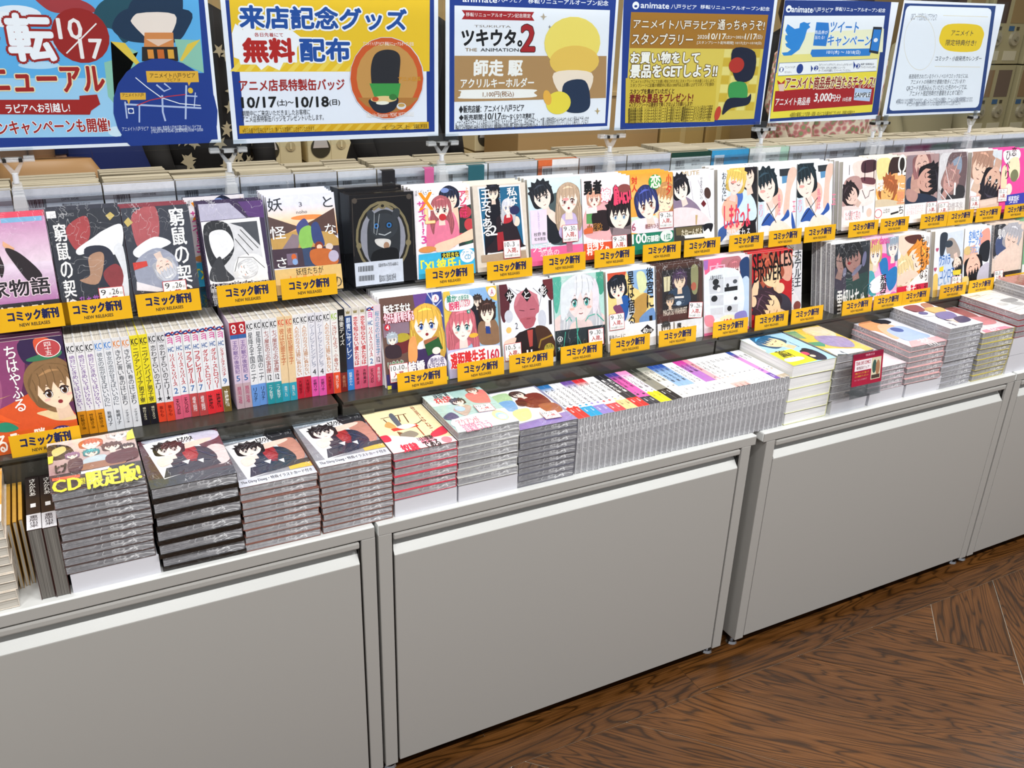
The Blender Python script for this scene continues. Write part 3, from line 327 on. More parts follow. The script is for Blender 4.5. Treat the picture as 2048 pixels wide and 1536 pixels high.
 'C1':(100,155,'#30343e',[('r',0,0,12.5,9.7,'#f2f2f4'),('t','PC',4.7,3.5,11.9,8.9,'#c8c8cc','b1'),('t','TONE COMICS',15.3,4.1,36.4,8.6,'#8a8c92',''),('p',[23.2,24.5,51.7,9.5,53.6,36.9,38.2,56,27.7,51.6],'#a8464a',1),('p',[32.7,55.5,57.4,40.7,73.2,31.6,98.1,24.6,98,47.6,86,67.6,54.6,61,34.3,64.1],'#eef1f6',1),('p',[42.4,56.4,68.6,53.7,81.3,68.9,75.8,98.1,76.8,112.3,48.2,106.7,45.2,87.4],'#2c3040',1),('p',[46.3,68.7,63.1,61.9,67.5,72.7,53.9,107.4,29.3,100.7,44.3,94.1],'#b08a72',1),('p',[63.2,93,82.6,81.3,93.7,100.4,91.5,126.8,70.5,114.9],'#8a3a40',1),('p',[82.5,60.3,96.5,58.1,93.3,136,76.4,136.9,90.7,100],'#dfe3ea',1),('p',[78.9,11.1,86.3,6.3,91.5,11.8,83.9,18.4],'#c9b46a'),('t','窮鼠の契り',5.6,16.7,22.4,150.6,'#f2f2f2','b3v'),('t','私を花',24.7,123.8,51.8,143.5,'#a060b8','b2'),('t','クソッタレな',23.2,139.7,42.6,147.5,'#d8d4dc',''),('p',[0,155,17.3,148,2.5,137.1],'#8a50a8')]),
 'C2':(100,155,'#3a3e4a',[('p',[17.5,7.6,50.6,1,48.6,47.8,20.4,62.5,12.6,35.8],'#b05a60',1),('p',[11.1,61.3,42.6,45.2,66.5,55.6,43.5,65.6,26.8,74.5,11.4,72.5],'#eef1f6',1),('p',[10.5,79.9,43.9,61.9,70.3,80.2,68.3,115.9,37,125.1,9.7,113.8],'#9aa0b4',1),('h',51.6,92.8,13.3,'#c8ccd8','#f4dcd0',{'e': '#5a7a8a','c': 1,'rot': 160}),('p',[5.6,81.1,26.2,80.1,26.9,87.7,5.9,92.4],'#d0443c'),('p',[2.1,20,9.1,13.7,15.1,21.6,6.6,27.8],'#c9b46a'),('p',[7,109.6,52.8,127.3,52.4,131.1,5.4,122.8],'#e8e4ea'),('t','窮鼠の契り',68.8,3.3,90.9,147.9,'#f2f4f6','b3v'),('r',0,128,100,155,'#2c2a34'),('t','クソッタレ',6.3,128.7,53.8,148.7,'#c43440','b2')]),
 'C3':(100,155,'#3c2e50',[('p',[0,0,47.7,0.8,71.2,25.7,-1.7,26.4],'#b6b4cc'),('p',[60.9,-0.3,100.8,0,99.6,27.5,74.7,24.1],'#5a3a78'),('p',[0.5,27.5,92.1,26.1,95,127.3,2,125.2],'#f4f5f7'),('p',[4.5,33.1,87.3,31.9,90.8,122.6,5.8,120.9],'#d9dbe0'),('p',[4.5,33.1,40.7,32.9,45.6,75.4,19.4,102.7,4.7,90.3],'#2a2c32',1),('p',[11.8,45.3,36.2,43.5,46.5,68.1,22.8,88.2,11.7,72.6],'#eceef2',1),('p',[44.1,32.2,87.3,31.9,88.1,71.4,62.9,39.9],'#4a4e56'),('p',[41.4,112.3,50.9,87,78.2,83.8,93.8,98.4,91.2,122.6,63.6,124],'#f2f3f5',1),('l',[41.4,112.3,50.9,87,74.2,89.1,91,107.7],1,'#26282c'),('p',[4.5,105,21.8,82.6,29.1,103.7,40.3,121.7,5.8,120.9],'#3a3c42',1),('h',62.1,106.8,11.7,'#e4e6ea','#f4f4f4',{'e': '#333','c': 1,'rot': 70}),('l',[55.1,50.3,75.5,77.9],1,'#222'),('l',[49.4,57.2,67.9,84.8],1,'#222'),('l',[59.2,43.3,84.3,74.9],1,'#222'),('r',0,127,100,155,'#23212c'),('t','ヴァンパイア×少女のダークロマンス!!',3,123.8,94.6,147.8,'#23212c','b2o3','#f2f2f6'),('t','僕のこと好きでしょ?',3.1,143.1,76.8,160.1,'#c9ccd8','b1')]),
 'C4':(100,142,'#dfe2f4',[('r',0,14,100,36,'#dfe2f4','#f6d8b4'),('r',0,36,100,60,'#f6d8b4','#f09a50'),('e',57.5,33.3,25,3.7,'#e89050'),('p',[-2.5,27.5,36.3,43.2,43.8,46.6,-1.4,64.6],'#5c4a48'),('p',[98,22.6,99.1,63.3,43.8,46.6,64.9,38.3],'#5a4440'),('p',[-0.9,60,37.1,51,90.1,56.6,100.2,68.1,102.3,80.7,0.7,75.5],'#c09a5a'),('p',[32,55.4,44.2,59.1,37.8,77.4,14.6,76.2],'#8a7a84'),('p',[0,75.4,101.8,77.6,101.6,105.9,-0.3,103.2],'#4a3c48'),('r',20.1,83.4,35.8,99.8,'#7a6a80'),('p',[39.2,44.9,51.9,34.6,57.8,47.3,48.6,62.4,41.1,58.9],'#4a5088',1),('p',[45,49.8,59.5,45.8,62.7,63.1,56.6,78.4,44.1,77.7,40.5,65.1],'#8ac060',1),('p',[61.1,45.9,70.9,41.7,76.9,62.2,77.3,76.3,62,70.8],'#3c4a7c',1),('p',[44.1,77.7,56.7,76.8,60.4,105.1,44.9,102.7],'#3c4c6c'),('e',69.4,75.9,6.3,6.5,'#8a4030'),('e',70,77.5,4.1,3.7,'#f0d0b8'),('e',85,78.3,5.7,5,'#d8c8c0'),('p',[56.3,81.5,87.7,83.1,95.4,103.9,60.6,103.6],'#c06a38',1),('e',90.1,92.6,7.9,8.6,'#b8b0c8'),('e',30.5,88.7,3.7,4.6,'#d06838'),('e',31.5,95.7,4,4.6,'#88a8d8'),('t','妖',1.2,3.1,21.9,21.7,'#34383e','b1'),('t','と',82.1,5.5,96.5,20.9,'#34383e','b1'),('t','3',46.2,11.1,50.8,17.5,'#5a5a60',''),('t','noho',41.3,22.5,57.3,27.4,'#5a5a60',''),('t','怪',-0.1,43,22.2,61.1,'#f4f4f4','b1'),('t','な',80.9,45.2,97.8,60.1,'#f4f4f4','b1'),('t','さ',5,88.1,19.1,102.8,'#f4f4f4','b1'),('r',0,105,100,142,'#ddbd7c'),('t','妖怪たちが',31.3,105.8,72.1,115.9,'#33302a','b1'),('t','人と生きたい',17.2,115.9,83.3,132.3,'#e07a2c','b1'),('t','の',84.1,123.7,98.7,138.8,'#4a4438','b1')]),
 'C5':(100,136,'#1b191c',[('l',[3.6,5.4,97.3,4.7],0.7,'#5a5048'),('l',[1.1,89.8,3.6,5.4],0.7,'#5a5048'),('l',[97.3,4.7,97.1,96.7],0.7,'#5a5048'),('e',7.4,7.8,3.8,4,'#5a5048'),('e',93,6.9,4.1,4.1,'#5a5048'),('e',48.6,66,43.2,55.6,'#8c8060'),('e',48.6,66,39.5,51.2,'#2a2620'),('e',48.6,66,35.9,47,'#9c9ca8'),('l',[35.2,22.8,51.1,14.1,66.3,24.1],4,'#8c8060'),('e',50.1,17.9,6.5,4.7,'#8c8060'),('e',50.1,17.9,2.6,2.2,'#2a2620'),('e',9.6,74.6,4.1,4.7,'#8c8060'),('e',88.5,76.5,4.4,4.9,'#8c8060'),('p',[29.7,35,51.5,23.4,70.8,33.7,76.4,59.6,67.8,101.1,27.9,101.3,23.4,62.9],'#34373c',1),('e',51.1,48.6,22.2,19.7,'#3c4046'),('e',38.8,47.2,5.5,5.3,'#20242a'),('e',58.9,47.4,5.6,5.4,'#20242a'),('e',38.8,47.2,4.1,4.1,'#3a78b8'),('e',58.9,47.4,4.1,4.1,'#3a78b8'),('e',38.8,47.2,1.8,1.9,'#14161c'),('e',58.9,47.4,1.8,1.9,'#14161c'),('e',30.8,30.4,5.8,7.8,'#3c4046',-20),('e',71,30.6,6,7.9,'#3c4046',20),('l',[36.5,29.1,34.3,57.2,38.2,60.6,44.6,29.4],0.7,'#c8ccd0'),('l',[41.5,59.2,51.2,62.1,61.4,57.9],1.6,'#c8ccd0'),('p',[36.2,66.8,59.2,69.8,55.3,82.4,39,76.5],'#e4e0dc',1),('e',53,78.2,4.6,5.8,'#b08a70'),('p',[32,85.6,68.6,83.3,67.5,109.3,30.7,109.6],'#17181c',1),('p',[0.8,100.1,78.1,100.2,77.9,136.5,0.8,136.1],'#dfe3ee'),('l',[6.9,105.8,6.4,114.1],1.0,'#26262a'),('l',[8.3,105.8,7.9,114.1],0.5,'#26262a'),('l',[9.8,105.8,9.3,114.1],1.0,'#26262a'),('l',[11.2,105.9,10.8,114.1],1.0,'#26262a'),('l',[12.7,105.9,12.2,114.2],0.5,'#26262a'),('l',[14.1,105.9,13.7,114.2],1.0,'#26262a'),('l',[15.6,105.9,15.1,114.2],1.0,'#26262a'),('l',[17,105.9,16.6,114.2],0.5,'#26262a'),('l',[18.5,105.9,18.1,114.3],1.0,'#26262a'),('l',[20,106,19.5,114.3],1.0,'#26262a'),('l',[21.4,106,21,114.3],0.5,'#26262a'),('l',[22.9,106,22.5,114.3],1.0,'#26262a'),('l',[24.4,106,23.9,114.4],1.0,'#26262a'),('l',[25.8,106,25.4,114.4],0.5,'#26262a'),('l',[27.3,106.1,26.9,114.4],1.0,'#26262a'),('l',[28.8,106.1,28.4,114.4],1.0,'#26262a'),('l',[30.3,106.1,29.8,114.4],0.5,'#26262a'),('l',[6.5,120.2,6.1,128.5],0.5,'#26262a'),('l',[8,120.2,7.5,128.5],0.9,'#26262a'),('l',[9.5,120.2,9,128.6],0.9,'#26262a'),('l',[10.9,120.3,10.4,128.6],0.5,'#26262a'),('l',[12.4,120.3,11.9,128.6],0.9,'#26262a'),('l',[13.8,120.3,13.4,128.7],0.9,'#26262a'),('l',[15.3,120.3,14.8,128.7],0.5,'#26262a'),('l',[16.8,120.4,16.3,128.7],0.9,'#26262a'),('l',[18.2,120.4,17.8,128.8],0.9,'#26262a'),('l',[19.7,120.4,19.2,128.8],0.5,'#26262a'),('l',[21.2,120.4,20.7,128.8],0.9,'#26262a'),('l',[22.6,120.5,22.2,128.9],0.9,'#26262a'),('l',[24.1,120.5,23.7,128.9],0.5,'#26262a'),('l',[25.6,120.5,25.1,128.9],0.9,'#26262a'),('l',[27,120.6,26.6,129],0.9,'#26262a'),('l',[28.5,120.6,28.1,129],0.5,'#26262a'),('l',[30,120.6,29.6,129],0.9,'#26262a'),('t','ISBN978-4-7575-6680-2',38.4,104.6,70,109.8,'#44464c',''),('t','雑誌50728-75  定価:本体1,700円+税',38.4,121.6,65.5,133.8,'#44464c','')]),
 'C6':(100,142,'#f2eef4',[('p',[72.7,36.4,102.9,31.1,100,93.1,74.7,96.8],'#2c3a3a'),('e',89.6,43.5,10.5,9.7,'#b84050'),('e',95.2,63.2,8.8,9.8,'#c04048'),('e',79.5,82.2,8.8,6.6,'#b84050'),('e',91.4,89.3,7.1,5,'#2f5a48'),('p',[47.6,25.9,73.7,23.7,77.8,59.2,71.6,91.7,50.5,90.7],'#f0c8b0',1),('h',63.5,21.7,13.5,'#22283c','#f6dccb',{'e': '#223','c': 1}),('e',57,7.3,6.9,3.8,'#7a90c8'),('p',[30.4,44.3,68.7,42.7,73.4,91.8,25.2,99.3,20.8,72.9],'#e07a98',1),('h',48.5,35.5,13.4,'#b0626a','#fae4d8',{'e': '#5a3030','l': 1}),('p',[34.8,89.9,68.9,81.7,101.7,70,100.5,86.5,75.1,91.9,49.3,103.8,35.5,101.4],'#f4ccb2',1),('e',49.9,48.3,6.2,5.4,'#c03038'),('t','ぼくが入ってる…',7.1,4.1,38.5,13,'#3a3a3a',''),('t','X',12.6,9,34.7,34.9,'#f09020','b6o3','#ffffff'),('t','L',21.1,34.4,36.2,55.8,'#f8d8a0','b6o3','#e08020'),('t','サイズ!?',7.9,21.3,24.2,73.1,'#d8489a','b4v'),('t','3',11.9,74.9,20.3,86.7,'#d8489a','b4'),('t','アソコは',78.4,9.6,94.3,51.8,'#d83a6a','b4v'),('t','上司の',91,3.7,97.2,24.5,'#e8a070','b1v'),('p',[4.8,103.2,102.1,101.5,100,142,1.7,142.1],'#3cb0dc'),('p',[42.3,104.3,73.2,104.2,74.3,112.6,42.4,112.6],'#202024'),('t','大好きな',44,104.4,72.5,113,'#f0e040','b2'),('e',87.8,112.5,12.9,11,'#eef6fa'),('t','アニメ',78,105.3,97.7,111.7,'#2c90c0','b1'),('t','CD',82.5,111.4,93.6,118.2,'#2c90c0','b2'),('t','「XL彼氏」',7.3,113.2,73.7,131.1,'#f4e840','b4'),('e',20.2,96.5,14.7,4.9,'#d89050')]),
 'C7':(100,142,'#d9d0c4',[('p',[9.7,3,89.7,2.9,95.1,111.3,13.8,114.5],'#f3f4f6'),('p',[11.9,5.6,87.5,5.3,90.8,106.8,16,111.3],'#24658c'),('p',[23.7,29.7,48,24.3,48.7,71.4,30.9,97.2,22.1,110,16,111.3],'#1a1c26',1),('h',37.8,13.7,9.9,'#1c1e26','#f6e0d0',{'e': '#334','m': 1}),('p',[41.9,54.2,72.3,49.2,80.5,75,88.8,100.8,90.4,106.8,18,110.6,39.8,84.3],'#2a2028',1),('p',[51.9,54.8,72.3,49.2,69.4,62.5,53.1,64.9],'#b8303a',1),('p',[40.1,79.3,52.2,78.3,54.2,107,40,109.5],'#a02a34'),('e',79.4,63.1,6.4,8.4,'#f2d8c8'),('h',64,38.6,9.2,'#d8dce8','#f8e8e0',{'e': '#5a7ab0','l': 1}),('e',76.7,44.4,9.6,7.4,'#2c3058'),('t','王女である',14.3,7.4,31.8,83.8,'#f6f6f8','b3v'),('t','2',28.1,66.8,40.9,82.7,'#f6f6f8','b2'),('t','私は',63.3,6.6,83.3,36.3,'#f6f6f8','b3v'),('t','このたび王子殿下の',48.9,10.9,50.9,68.2,'#f6f6f8','v'),('p',[7.9,114.1,94,112.9,95.9,128.2,8.1,125.8],'#b09a84')]),
 'C8':(100,142,'#cfe2ea',[('r',0,0,100,50,'#d9ecf2','#c4dce6'),('p',[34.7,37,66.6,28.1,76.4,77.2,91.3,106.1,35.5,105.5],'#4a5a5e',1),('p',[28.3,50.3,60.5,76.2,57.2,105.4,33.7,101.9],'#20242c',1),('p',[73.6,49.2,98,47,97.7,101.3,59.4,100.3,56.6,74.2],'#c4b4dc',1),('p',[39.9,50.9,66.6,73.1,60.2,83.1,37.4,64.5],'#f6dcd0',1),('h',26.3,29.8,16.4,'#23272e','#f8e2d8',{'e': '#333','rot': -18,'m': 1}),('h',75.2,37.2,17.6,'#c2a890','#fbe6dc',{'e': '#8a5a50','o': 1,'l': 1}),('e',70.2,36.9,6,2.4,'#f0a0a0'),('l',[14,25.8,33.5,19.9,37.3,23.4,19.5,31.1],1,'#333'),('p',[2.4,50.6,33.1,50.5,32,105.3,2.3,105.6],'#e8d8ee'),('t','ショコラでアイスクリーム',6.1,52.5,28.5,87.9,'#7a6aa8','v'),('t','枝野 舞',7.3,87.3,29.2,93.4,'#444','b1'),('t','松本歌音',7.9,95.3,28.9,100.9,'#444','b1'),('r',0,113,100,142,'#ee6a9c'),('t','ショコラ',4.2,105.8,38.8,119.5,'#fbe6ee','b2'),('t','恋路の',17.5,117,53.2,127.6,'#fbd0de','b2'),('r',68,107.9,79.4,124.5,'#b86a88')]),
 'C9':(100,142,'#f3e6ea',[('p',[8.4,53.7,55.9,41.3,100,58,97.9,108.3,6.7,101.7],'#e8b0b4',1),('p',[8.2,60.9,25,59.9,26.4,79.8,7.5,78.6],'#5c9a5c'),('p',[20.7,61.5,53,59.5,53.9,92.4,24,86.8],'#2a2024',1),('p',[55.4,52.3,101,31.9,100.2,108.5,62.1,107.5],'#6a5c60',1),('h',76.9,68,21.2,'#241e22','#fae6da',{'e': '#7aa0c8','m': 1}),('h',24.8,36.5,11.9,'#e0a890','#fbe6dc',{'e': '#a05040','o': 1}),('p',[62.8,89.3,98.5,95.3,100.1,110.3,57.7,107.2],'#8c7a80'),('t','勇者',5,5.4,40.1,28,'#1a1a1e','b6'),('t','嫁',39.3,20.7,58,43.2,'#f6f0f2','b5o4','#e85a80'),('t','雇いたい',65.6,16,100.3,50.5,'#e8486c','b4o3','#2a1a20'),('e',87.7,22.1,13.5,7.4,'#8a4a48'),('p',[6.8,51.5,29.6,50.8,29.6,61,7.3,61.5],'#f4e4e4'),('t','山 隆沐',9.5,79.7,38.7,92.3,'#1c1c20','b3o3','#e8a048'),('p',[1.3,88.9,7.2,85.8,19.8,85.7,19.4,95.5,1.7,96.1],'#d8683c'),('r',0,113,100,142,'#dc5430'),('t','目指せ',7.5,107.1,42,120.6,'#f8f0ec','b5'),('t','村づくり',6,120.4,52.3,134.1,'#f8f0ec','b5'),('p',[91.3,104.1,101.6,102.9,100,142,85.3,141.6],'#2c2224')]),
 'C10':(100,142,'#f4a848',[('r',0,0,100,40,'#f0a23c','#f6c070'),('p',[-0.1,74.7,102.3,75.4,101.3,94,0.6,89.4],'#cfe4d4'),('p',[3.3,82.3,45,78.3,96.7,86.2,100.5,108.8,0.2,102.2],'#f2e4ec',1),('p',[61.8,34.6,97,33.3,99.8,75.2,59.7,79.5],'#f7dcb8',1),('h',81.1,49.3,20.5,'#c8925c','#fbe2c4',{'e': '#7a5030','c': 1,'rot': 12}),('h',37.4,53.5,21.6,'#30386a','#fce6da',{'e': '#8a4a2a','rot': -14}),('e',57.6,15.3,15.5,12.9,'#3c9a50'),('t','恋',46.9,3.2,69.7,25.7,'#f2f6e0','b4'),('t','小夕',83.4,2.7,96.6,40.9,'#d8382c','b3v'),('t','対人',2.3,3.9,16.1,31.3,'#d8382c','b3v'),('t','6',0.7,85.8,9.9,99.4,'#a84a6a','b2'),('t','榎田ちひろ',32.2,89.3,63.8,98,'#8a4040','b1'),('r',0,105,100,142,'#1f7c62'),('t','100',1.2,105.9,34.5,122.5,'#f2f8f4','b5'),('t','万部超!',35,110.6,65.1,122,'#f2f8f4','b4'),('e',82.8,113.8,15.3,10.7,'#e8f4ee'),('t','1位',76.9,109.6,92.4,121.1,'#2a8a6a','b3')]),
 'C11':(100,142,'#e8e6ee',[('t','MUTE',21.3,-0.1,63.4,9,'#c0a878','b2'),('p',[25.6,13.5,76.6,11.6,94.3,40.9,95.7,87,53.9,95.6,21.2,68],'#f4f4f8',1),('l',[59.8,17.1,83.8,60,90.3,88.6],1,'#a89ab0'),('l',[41.1,18.3,48.1,54.3],1,'#a89ab0'),('p',[-1.4,46,23.2,43.3,57.5,62.4,67.7,85.5,19.8,86.4,-1.4,66.8],'#8c7c94',1),('p',[-1.4,66.8,56.7,70,89,97.6,28.6,99.5,-0.7,96],'#f4dce0',1),('h',17.6,31.3,17.1,'#1c1c24','#fae8de',{'e': '#333','rot': -20,'m': 1}),('e',83.5,42.4,7.9,10.8,'#4a3430',-20),('p',[66.8,61,73.5,54.6,80.4,62.1,73.7,68],'#6a2028'),('t','できそこないの',64.3,13.1,71.6,53.5,'#5a5a64','v'),('p',[53,80.9,53.5,99.2,56,99.3,58.5,81.3],'#c0a878'),('r',0,100,100,142,'#3c3a38'),('p',[3.9,101.5,68.3,101.8,69,116,5.4,115.5],'#6a5f44'),('t','たねーんだよ',18.2,105.9,68.8,117.7,'#e8e0c8','b2'),('p',[73.5,100.3,98.9,100,99.9,126.6,75.3,125.1],'#f2f2f4',1),('p',[73.5,100.3,96.3,100.2,91.5,115.6,85,108.2,74.4,112.8],'#1c1c24',1),('p',[24.7,116.7,76.4,116.5,78,123.5,26.6,122.8],'#f0f0f0')]),
 'C12':(100,142,'#e4ecf6',[('p',[58.2,0.4,100,0.4,98.6,104.2,54.1,100.6,64.8,43.5],'#26262c',1),('p',[28.5,41.5,65.1,39.5,94.6,65.6,95.1,99.9,43.9,99.8,25.1,80.8],'#cfe4f4',1),('p',[43.2,50.3,59.5,43.2,63.2,59.6,45.8,78.3],'#4a70c0',1),('p',[19.5,56.8,48.4,50.6,45.1,86.2,23.4,100.1,10,79.7],'#f4b8a0',1),('h',73.9,17.5,18.6,'#211c22','#f8dccd',{'e': '#333','c': 1,'rot': -14,'m': 1}),('h',45.3,26.3,19.2,'#ecc868','#fbdcd4',{'e': '#333','c': 1,'rot': 14,'m': 1}),('e',40.1,26,6.7,2.4,'#f09a90'),('p',[54.1,100.6,96.2,102,99,126.1,54.1,128],'#1e1c22'),('p',[2.3,113.8,33.5,100.9,53.8,104.5,21.3,125,5.4,136.9],'#3c5c9c',1),('p',[22.8,107.8,59.1,103,63.5,111.2,31.5,124],'#f2c4b0',1),('t','おんなに',10.9,6.5,21.7,60.9,'#34343a','b1v'),('t','しまなっよ',16,68.4,81.8,112.8,'#e0405a','b2'),('t','開発される',22.2,114.5,82.2,134.5,'#e8e8ec','b1')]),
 'C13':(100,142,'#eaf0f6',[('p',[54.3,8,90.6,7.6,91.1,26.3,55.4,21.4],'#30363c'),('p',[60.9,21.8,83.3,21.5,81.8,33.8,61.9,36.3],'#5a90bc'),('p',[78.7,12.9,93.6,5.8,100.6,18.7,85.4,50.7,79.9,95.8,66,94.3,71.5,49.4],'#e8c4b4',1),('p',[33.7,42,60.4,48.4,62.5,77.5,36.7,107.6,11.4,92.6,14.3,68.6],'#f2c0b0',1),('p',[-4.7,70.8,30.8,66.2,44.6,88,34.2,127.8,1.2,132],'#f0f2f8',1),('p',[-2.5,75,14.3,68.6,15.2,105.2,-3.1,123.4],'#cfe0f2',1),('p',[8.9,112.6,27.9,90.3,47.6,108.8,65,102.5,78.1,87.3,82.2,100.2,67,108.9,46.3,119,24.9,114.5],'#3058a8',1),('p',[88.8,92.6,99.4,123,95.1,135.1,88.6,117.6],'#3058a8',1),('p',[39.4,107.9,69.6,111.3,95.1,135.1,83.1,139.9,27.6,137.3],'#f6e4da',1),('h',20.4,40.8,23.4,'#1f2c34','#fbe2d8',{'e': '#333','c': 1,'rot': -16,'m': 1}),('e',11.4,48.1,6.9,2.8,'#f0a8a0'),('l',[22,71.4,47.3,110.9],1.6,'#24242a'),('l',[51.8,74.3,8.9,112.6],1.6,'#24242a'),('t','乱旅は',51.2,55.8,58.6,97.7,'#ee7c9c','b1v'),('t','ホリ',1.9,71.4,12.2,96.8,'#f0a0b4','b1v'),('t','玉',89.9,71.9,98.7,93.6,'#e8809c','b1v')]),
 'C14':(100,142,'#eaf0f6',[('p',[56.6,6.2,92.9,5.1,95.2,21.7,58.5,18.2],'#30363c'),('p',[64.2,18.5,86.9,17.6,86.5,28.9,66.2,31.8],'#5a90bc'),('p',[81.6,10,95.8,3.4,103.9,14.7,91.7,44.6,90.3,90.1,75.1,89.4,77.2,44],'#e8c4b4',1),('p',[36.9,38.2,65.5,43.4,69.9,72.1,43.2,105.5,13.7,90.8,16.5,65.4],'#f2c0b0',1),('p',[-4.9,68.6,34.7,62.1,51,83.9,41.4,128.5,2.3,136.1],'#f0f2f8',1),('p',[-2.4,72.9,16.5,65.4,18.4,104.4,-2.9,126.3],'#cfe0f2',1),('p',[11.3,113.1,32.4,87.4,55.6,106.1,74.7,98.1,87.6,81.4,93.3,94.6,77.4,104.9,54.9,117.5,30,114],'#3058a8',1),('p',[99.6,86.2,114.6,118,111.3,131.8,102.1,112.9],'#3058a8',1),('p',[46.3,105.7,80.5,107.3,111.3,131.8,98.5,138.3,34.1,140],'#f6e4da',1),('h',22.4,37.5,25.4,'#1f2c34','#fbe2d8',{'e': '#333','c': 1,'rot': -16,'m': 1}),('e',12.9,45,7.6,2.8,'#f0a8a0'),('l',[25.2,67.9,55.5,108.4],1.6,'#24242a'),('l',[58,69.4,11.3,113.1],1.6,'#24242a'),('t','乱旅は',56.3,51,67.2,93.4,'#ee7c9c','b1v'),('t','ホリ',2.6,68.9,14.7,95.3,'#f0a0b4','b1v'),('t','玉',98.5,65.1,110.2,86.7,'#e8809c','b1v')]),
 'C15':(100,142,'#efeaee',[('p',[31.9,4.5,98.5,4,99.1,56.2,51.7,45.8,36.7,32.8],'#f0d8d0',1),('p',[58.8,3.1,98.5,2,98.7,22.3,58.3,25.2],'#4a3038',1),('p',[55,35.5,95.7,38.9,95.8,51.7,57.9,46],'#6a4048',1),('p',[6.2,40,48.9,33.2,60.6,67.6,37.6,93.2,0,91.1],'#b89490',1),('p',[48.1,62.7,92.6,55.9,96.1,87.2,63.3,94.6,47.5,84.7],'#f6e4e0',1),('h',26,70.4,18.6,'#2a2226','#e8c8bc',{'e': '#333','c': 1,'rot': -50,'m': 1}),('p',[-0.1,93.3,37.6,93.2,56.7,103.4,36.7,120.8,4.7,116.4],'#e8d8d6',1),('l',[18.4,8.2,18.3,28.1],1.4,'#2a2a30'),('l',[66.3,5.3,65.7,42.1],2,'#1c1a20'),('l',[93.9,3.9,94.1,38.9],2,'#1c1a20'),('l',[59.1,61.1,70,79.1,79.7,75.1,83,64.3,95.9,62.6],1.6,'#2a2430'),('p',[5.7,100.4,69.8,100.7,96.2,101,96.5,134.4,5.4,131.7],'#f4f0f2'),('t','ただ愛て英の',10.2,102.9,56.3,122.1,'#d0909c','b1'),('l',[24.6,101.5,24.4,120],1.6,'#222'),('l',[63.3,94.6,63.8,108.4],1.6,'#222'),('e',82.9,109.6,8.6,9.4,'#eccabc')]),
 'C16':(100,142,'#f2ead8',[('p',[1.7,4.5,44.2,2.9,36.7,33.2,8.3,44.3],'#f4dc98',1),('p',[40.3,33.5,51.4,1.2,98.2,2.5,99.5,39.9,65.2,41.9],'#3a2a28',1),('e',85.3,14.5,13,14.6,'#2c2624'),('p',[50.9,36.4,99.5,42.1,100,86.5,57.5,83.2],'#f0b070',1),('p',[15.3,49.2,50.6,65,79,84.9,64.4,101.4,21.7,97.9,0.9,70],'#f0a850',1),('h',39.8,70.8,22.1,'#a8603a','#f4b870',{'e': '#5a2a1a','c': 1,'rot': 30,'m': 1}),('p',[-1.1,87.3,36.1,85.9,86.1,94.3,99.8,99.8,99.7,108.7,0.5,100.5],'#d8c8ac',1),('t','様',1.2,43.8,25.6,67.5,'#fbf4ea','b3'),('t','Ω',73,-4,99.5,37.7,'#fbf8f0','b3'),('t','に',75.8,53.7,97.3,68.6,'#fbf4ea','b2'),('t','堕',73.8,71.2,98.8,97.5,'#e89a70','b3'),('r',0,101,100,142,'#f4f1f0'),('e',10.9,114.5,12.7,9.6,'#d84a60'),('e',10.9,114.5,10.6,8.1,'#f4f1f0'),('t','上位の',26.9,104.9,50,114.5,'#4a4a4e','b1'),('t','ち',80.6,102.7,96.7,119.5,'#333','b1'),('l',[53.5,118.1,80.5,114.9],4,'#2a2a2e')]),
 'C17':(100,142,'#a88c8c',[('p',[1.5,3.4,31.9,3.2,28.2,57.7,5.6,69.2,1,55.7],'#8c7c84',1),('p',[2.6,51.4,25.1,44.3,24.9,70.7,5.5,78],'#3c4660',1),('p',[25.2,31.1,64,42.7,70.4,74.3,57.2,100,24.7,88.4,15.3,61.2],'#c8a090',1),('h',47.8,21.8,22.6,'#9a6a6c','#d8b4a8',{'e': '#333','c': 1,'rot': 170,'m': 1}),('h',67.2,54,26.1,'#1e1c22','#cfa294',{'e': '#333','c': 1,'rot': 80,'m': 1}),('p',[0.7,82,57.3,82.1,98.3,94.4,98.3,107.9,5.2,109],'#2a3448',1),('p',[5.6,69.2,37.8,80.6,31.1,97.8,5.4,91.3],'#b89088',1),('r',0,101,100,142,'#f2f0f2'),('t','こんなに好きだと',6.9,103.6,57.1,114.5,'#e0b0b8',''),('t','まだ知らなかった',6.7,114.7,57.1,124.6,'#e0b0b8','')]),
 'C18':(100,142,'#b9b4b8',[('p',[3.9,5.5,51.9,2.7,32.8,65.8,2.8,73.6],'#d8d8dc',1),('p',[35.9,4.5,95.7,2.4,92.3,95.1,52.3,101.9,25.3,65.5],'#6a5458',1),('p',[42.8,23,75.2,9.2,80,39.7,56.1,53],'#8a9ab0',1),('p',[13.9,74.1,91.3,73.1,87.2,107.6,30.6,109.4],'#26242a',1),('h',40.5,61.6,22.4,'#a8807c','#c89890',{'e': '#333','c': 1,'rot': 30,'m': 1}),('l',[15.7,11.3,39.9,70.7],1.6,'#f0f0f4'),('l',[24.8,79.1,59.1,106.4],2,'#e8e8ec'),('l',[6.3,82.7,44.5,112],2,'#e8e8ec'),('l',[75.7,4,48.2,57.3],1.6,'#e8c8b8'),('p',[57,64.7,63.3,65,63.2,91.7,56.8,91.4],'#f2f2f2'),('r',0,100,100,142,'#efeef0'),('t','発情予兆',37.8,107.6,91.7,128.1,'#b8b0b4','b1')]),
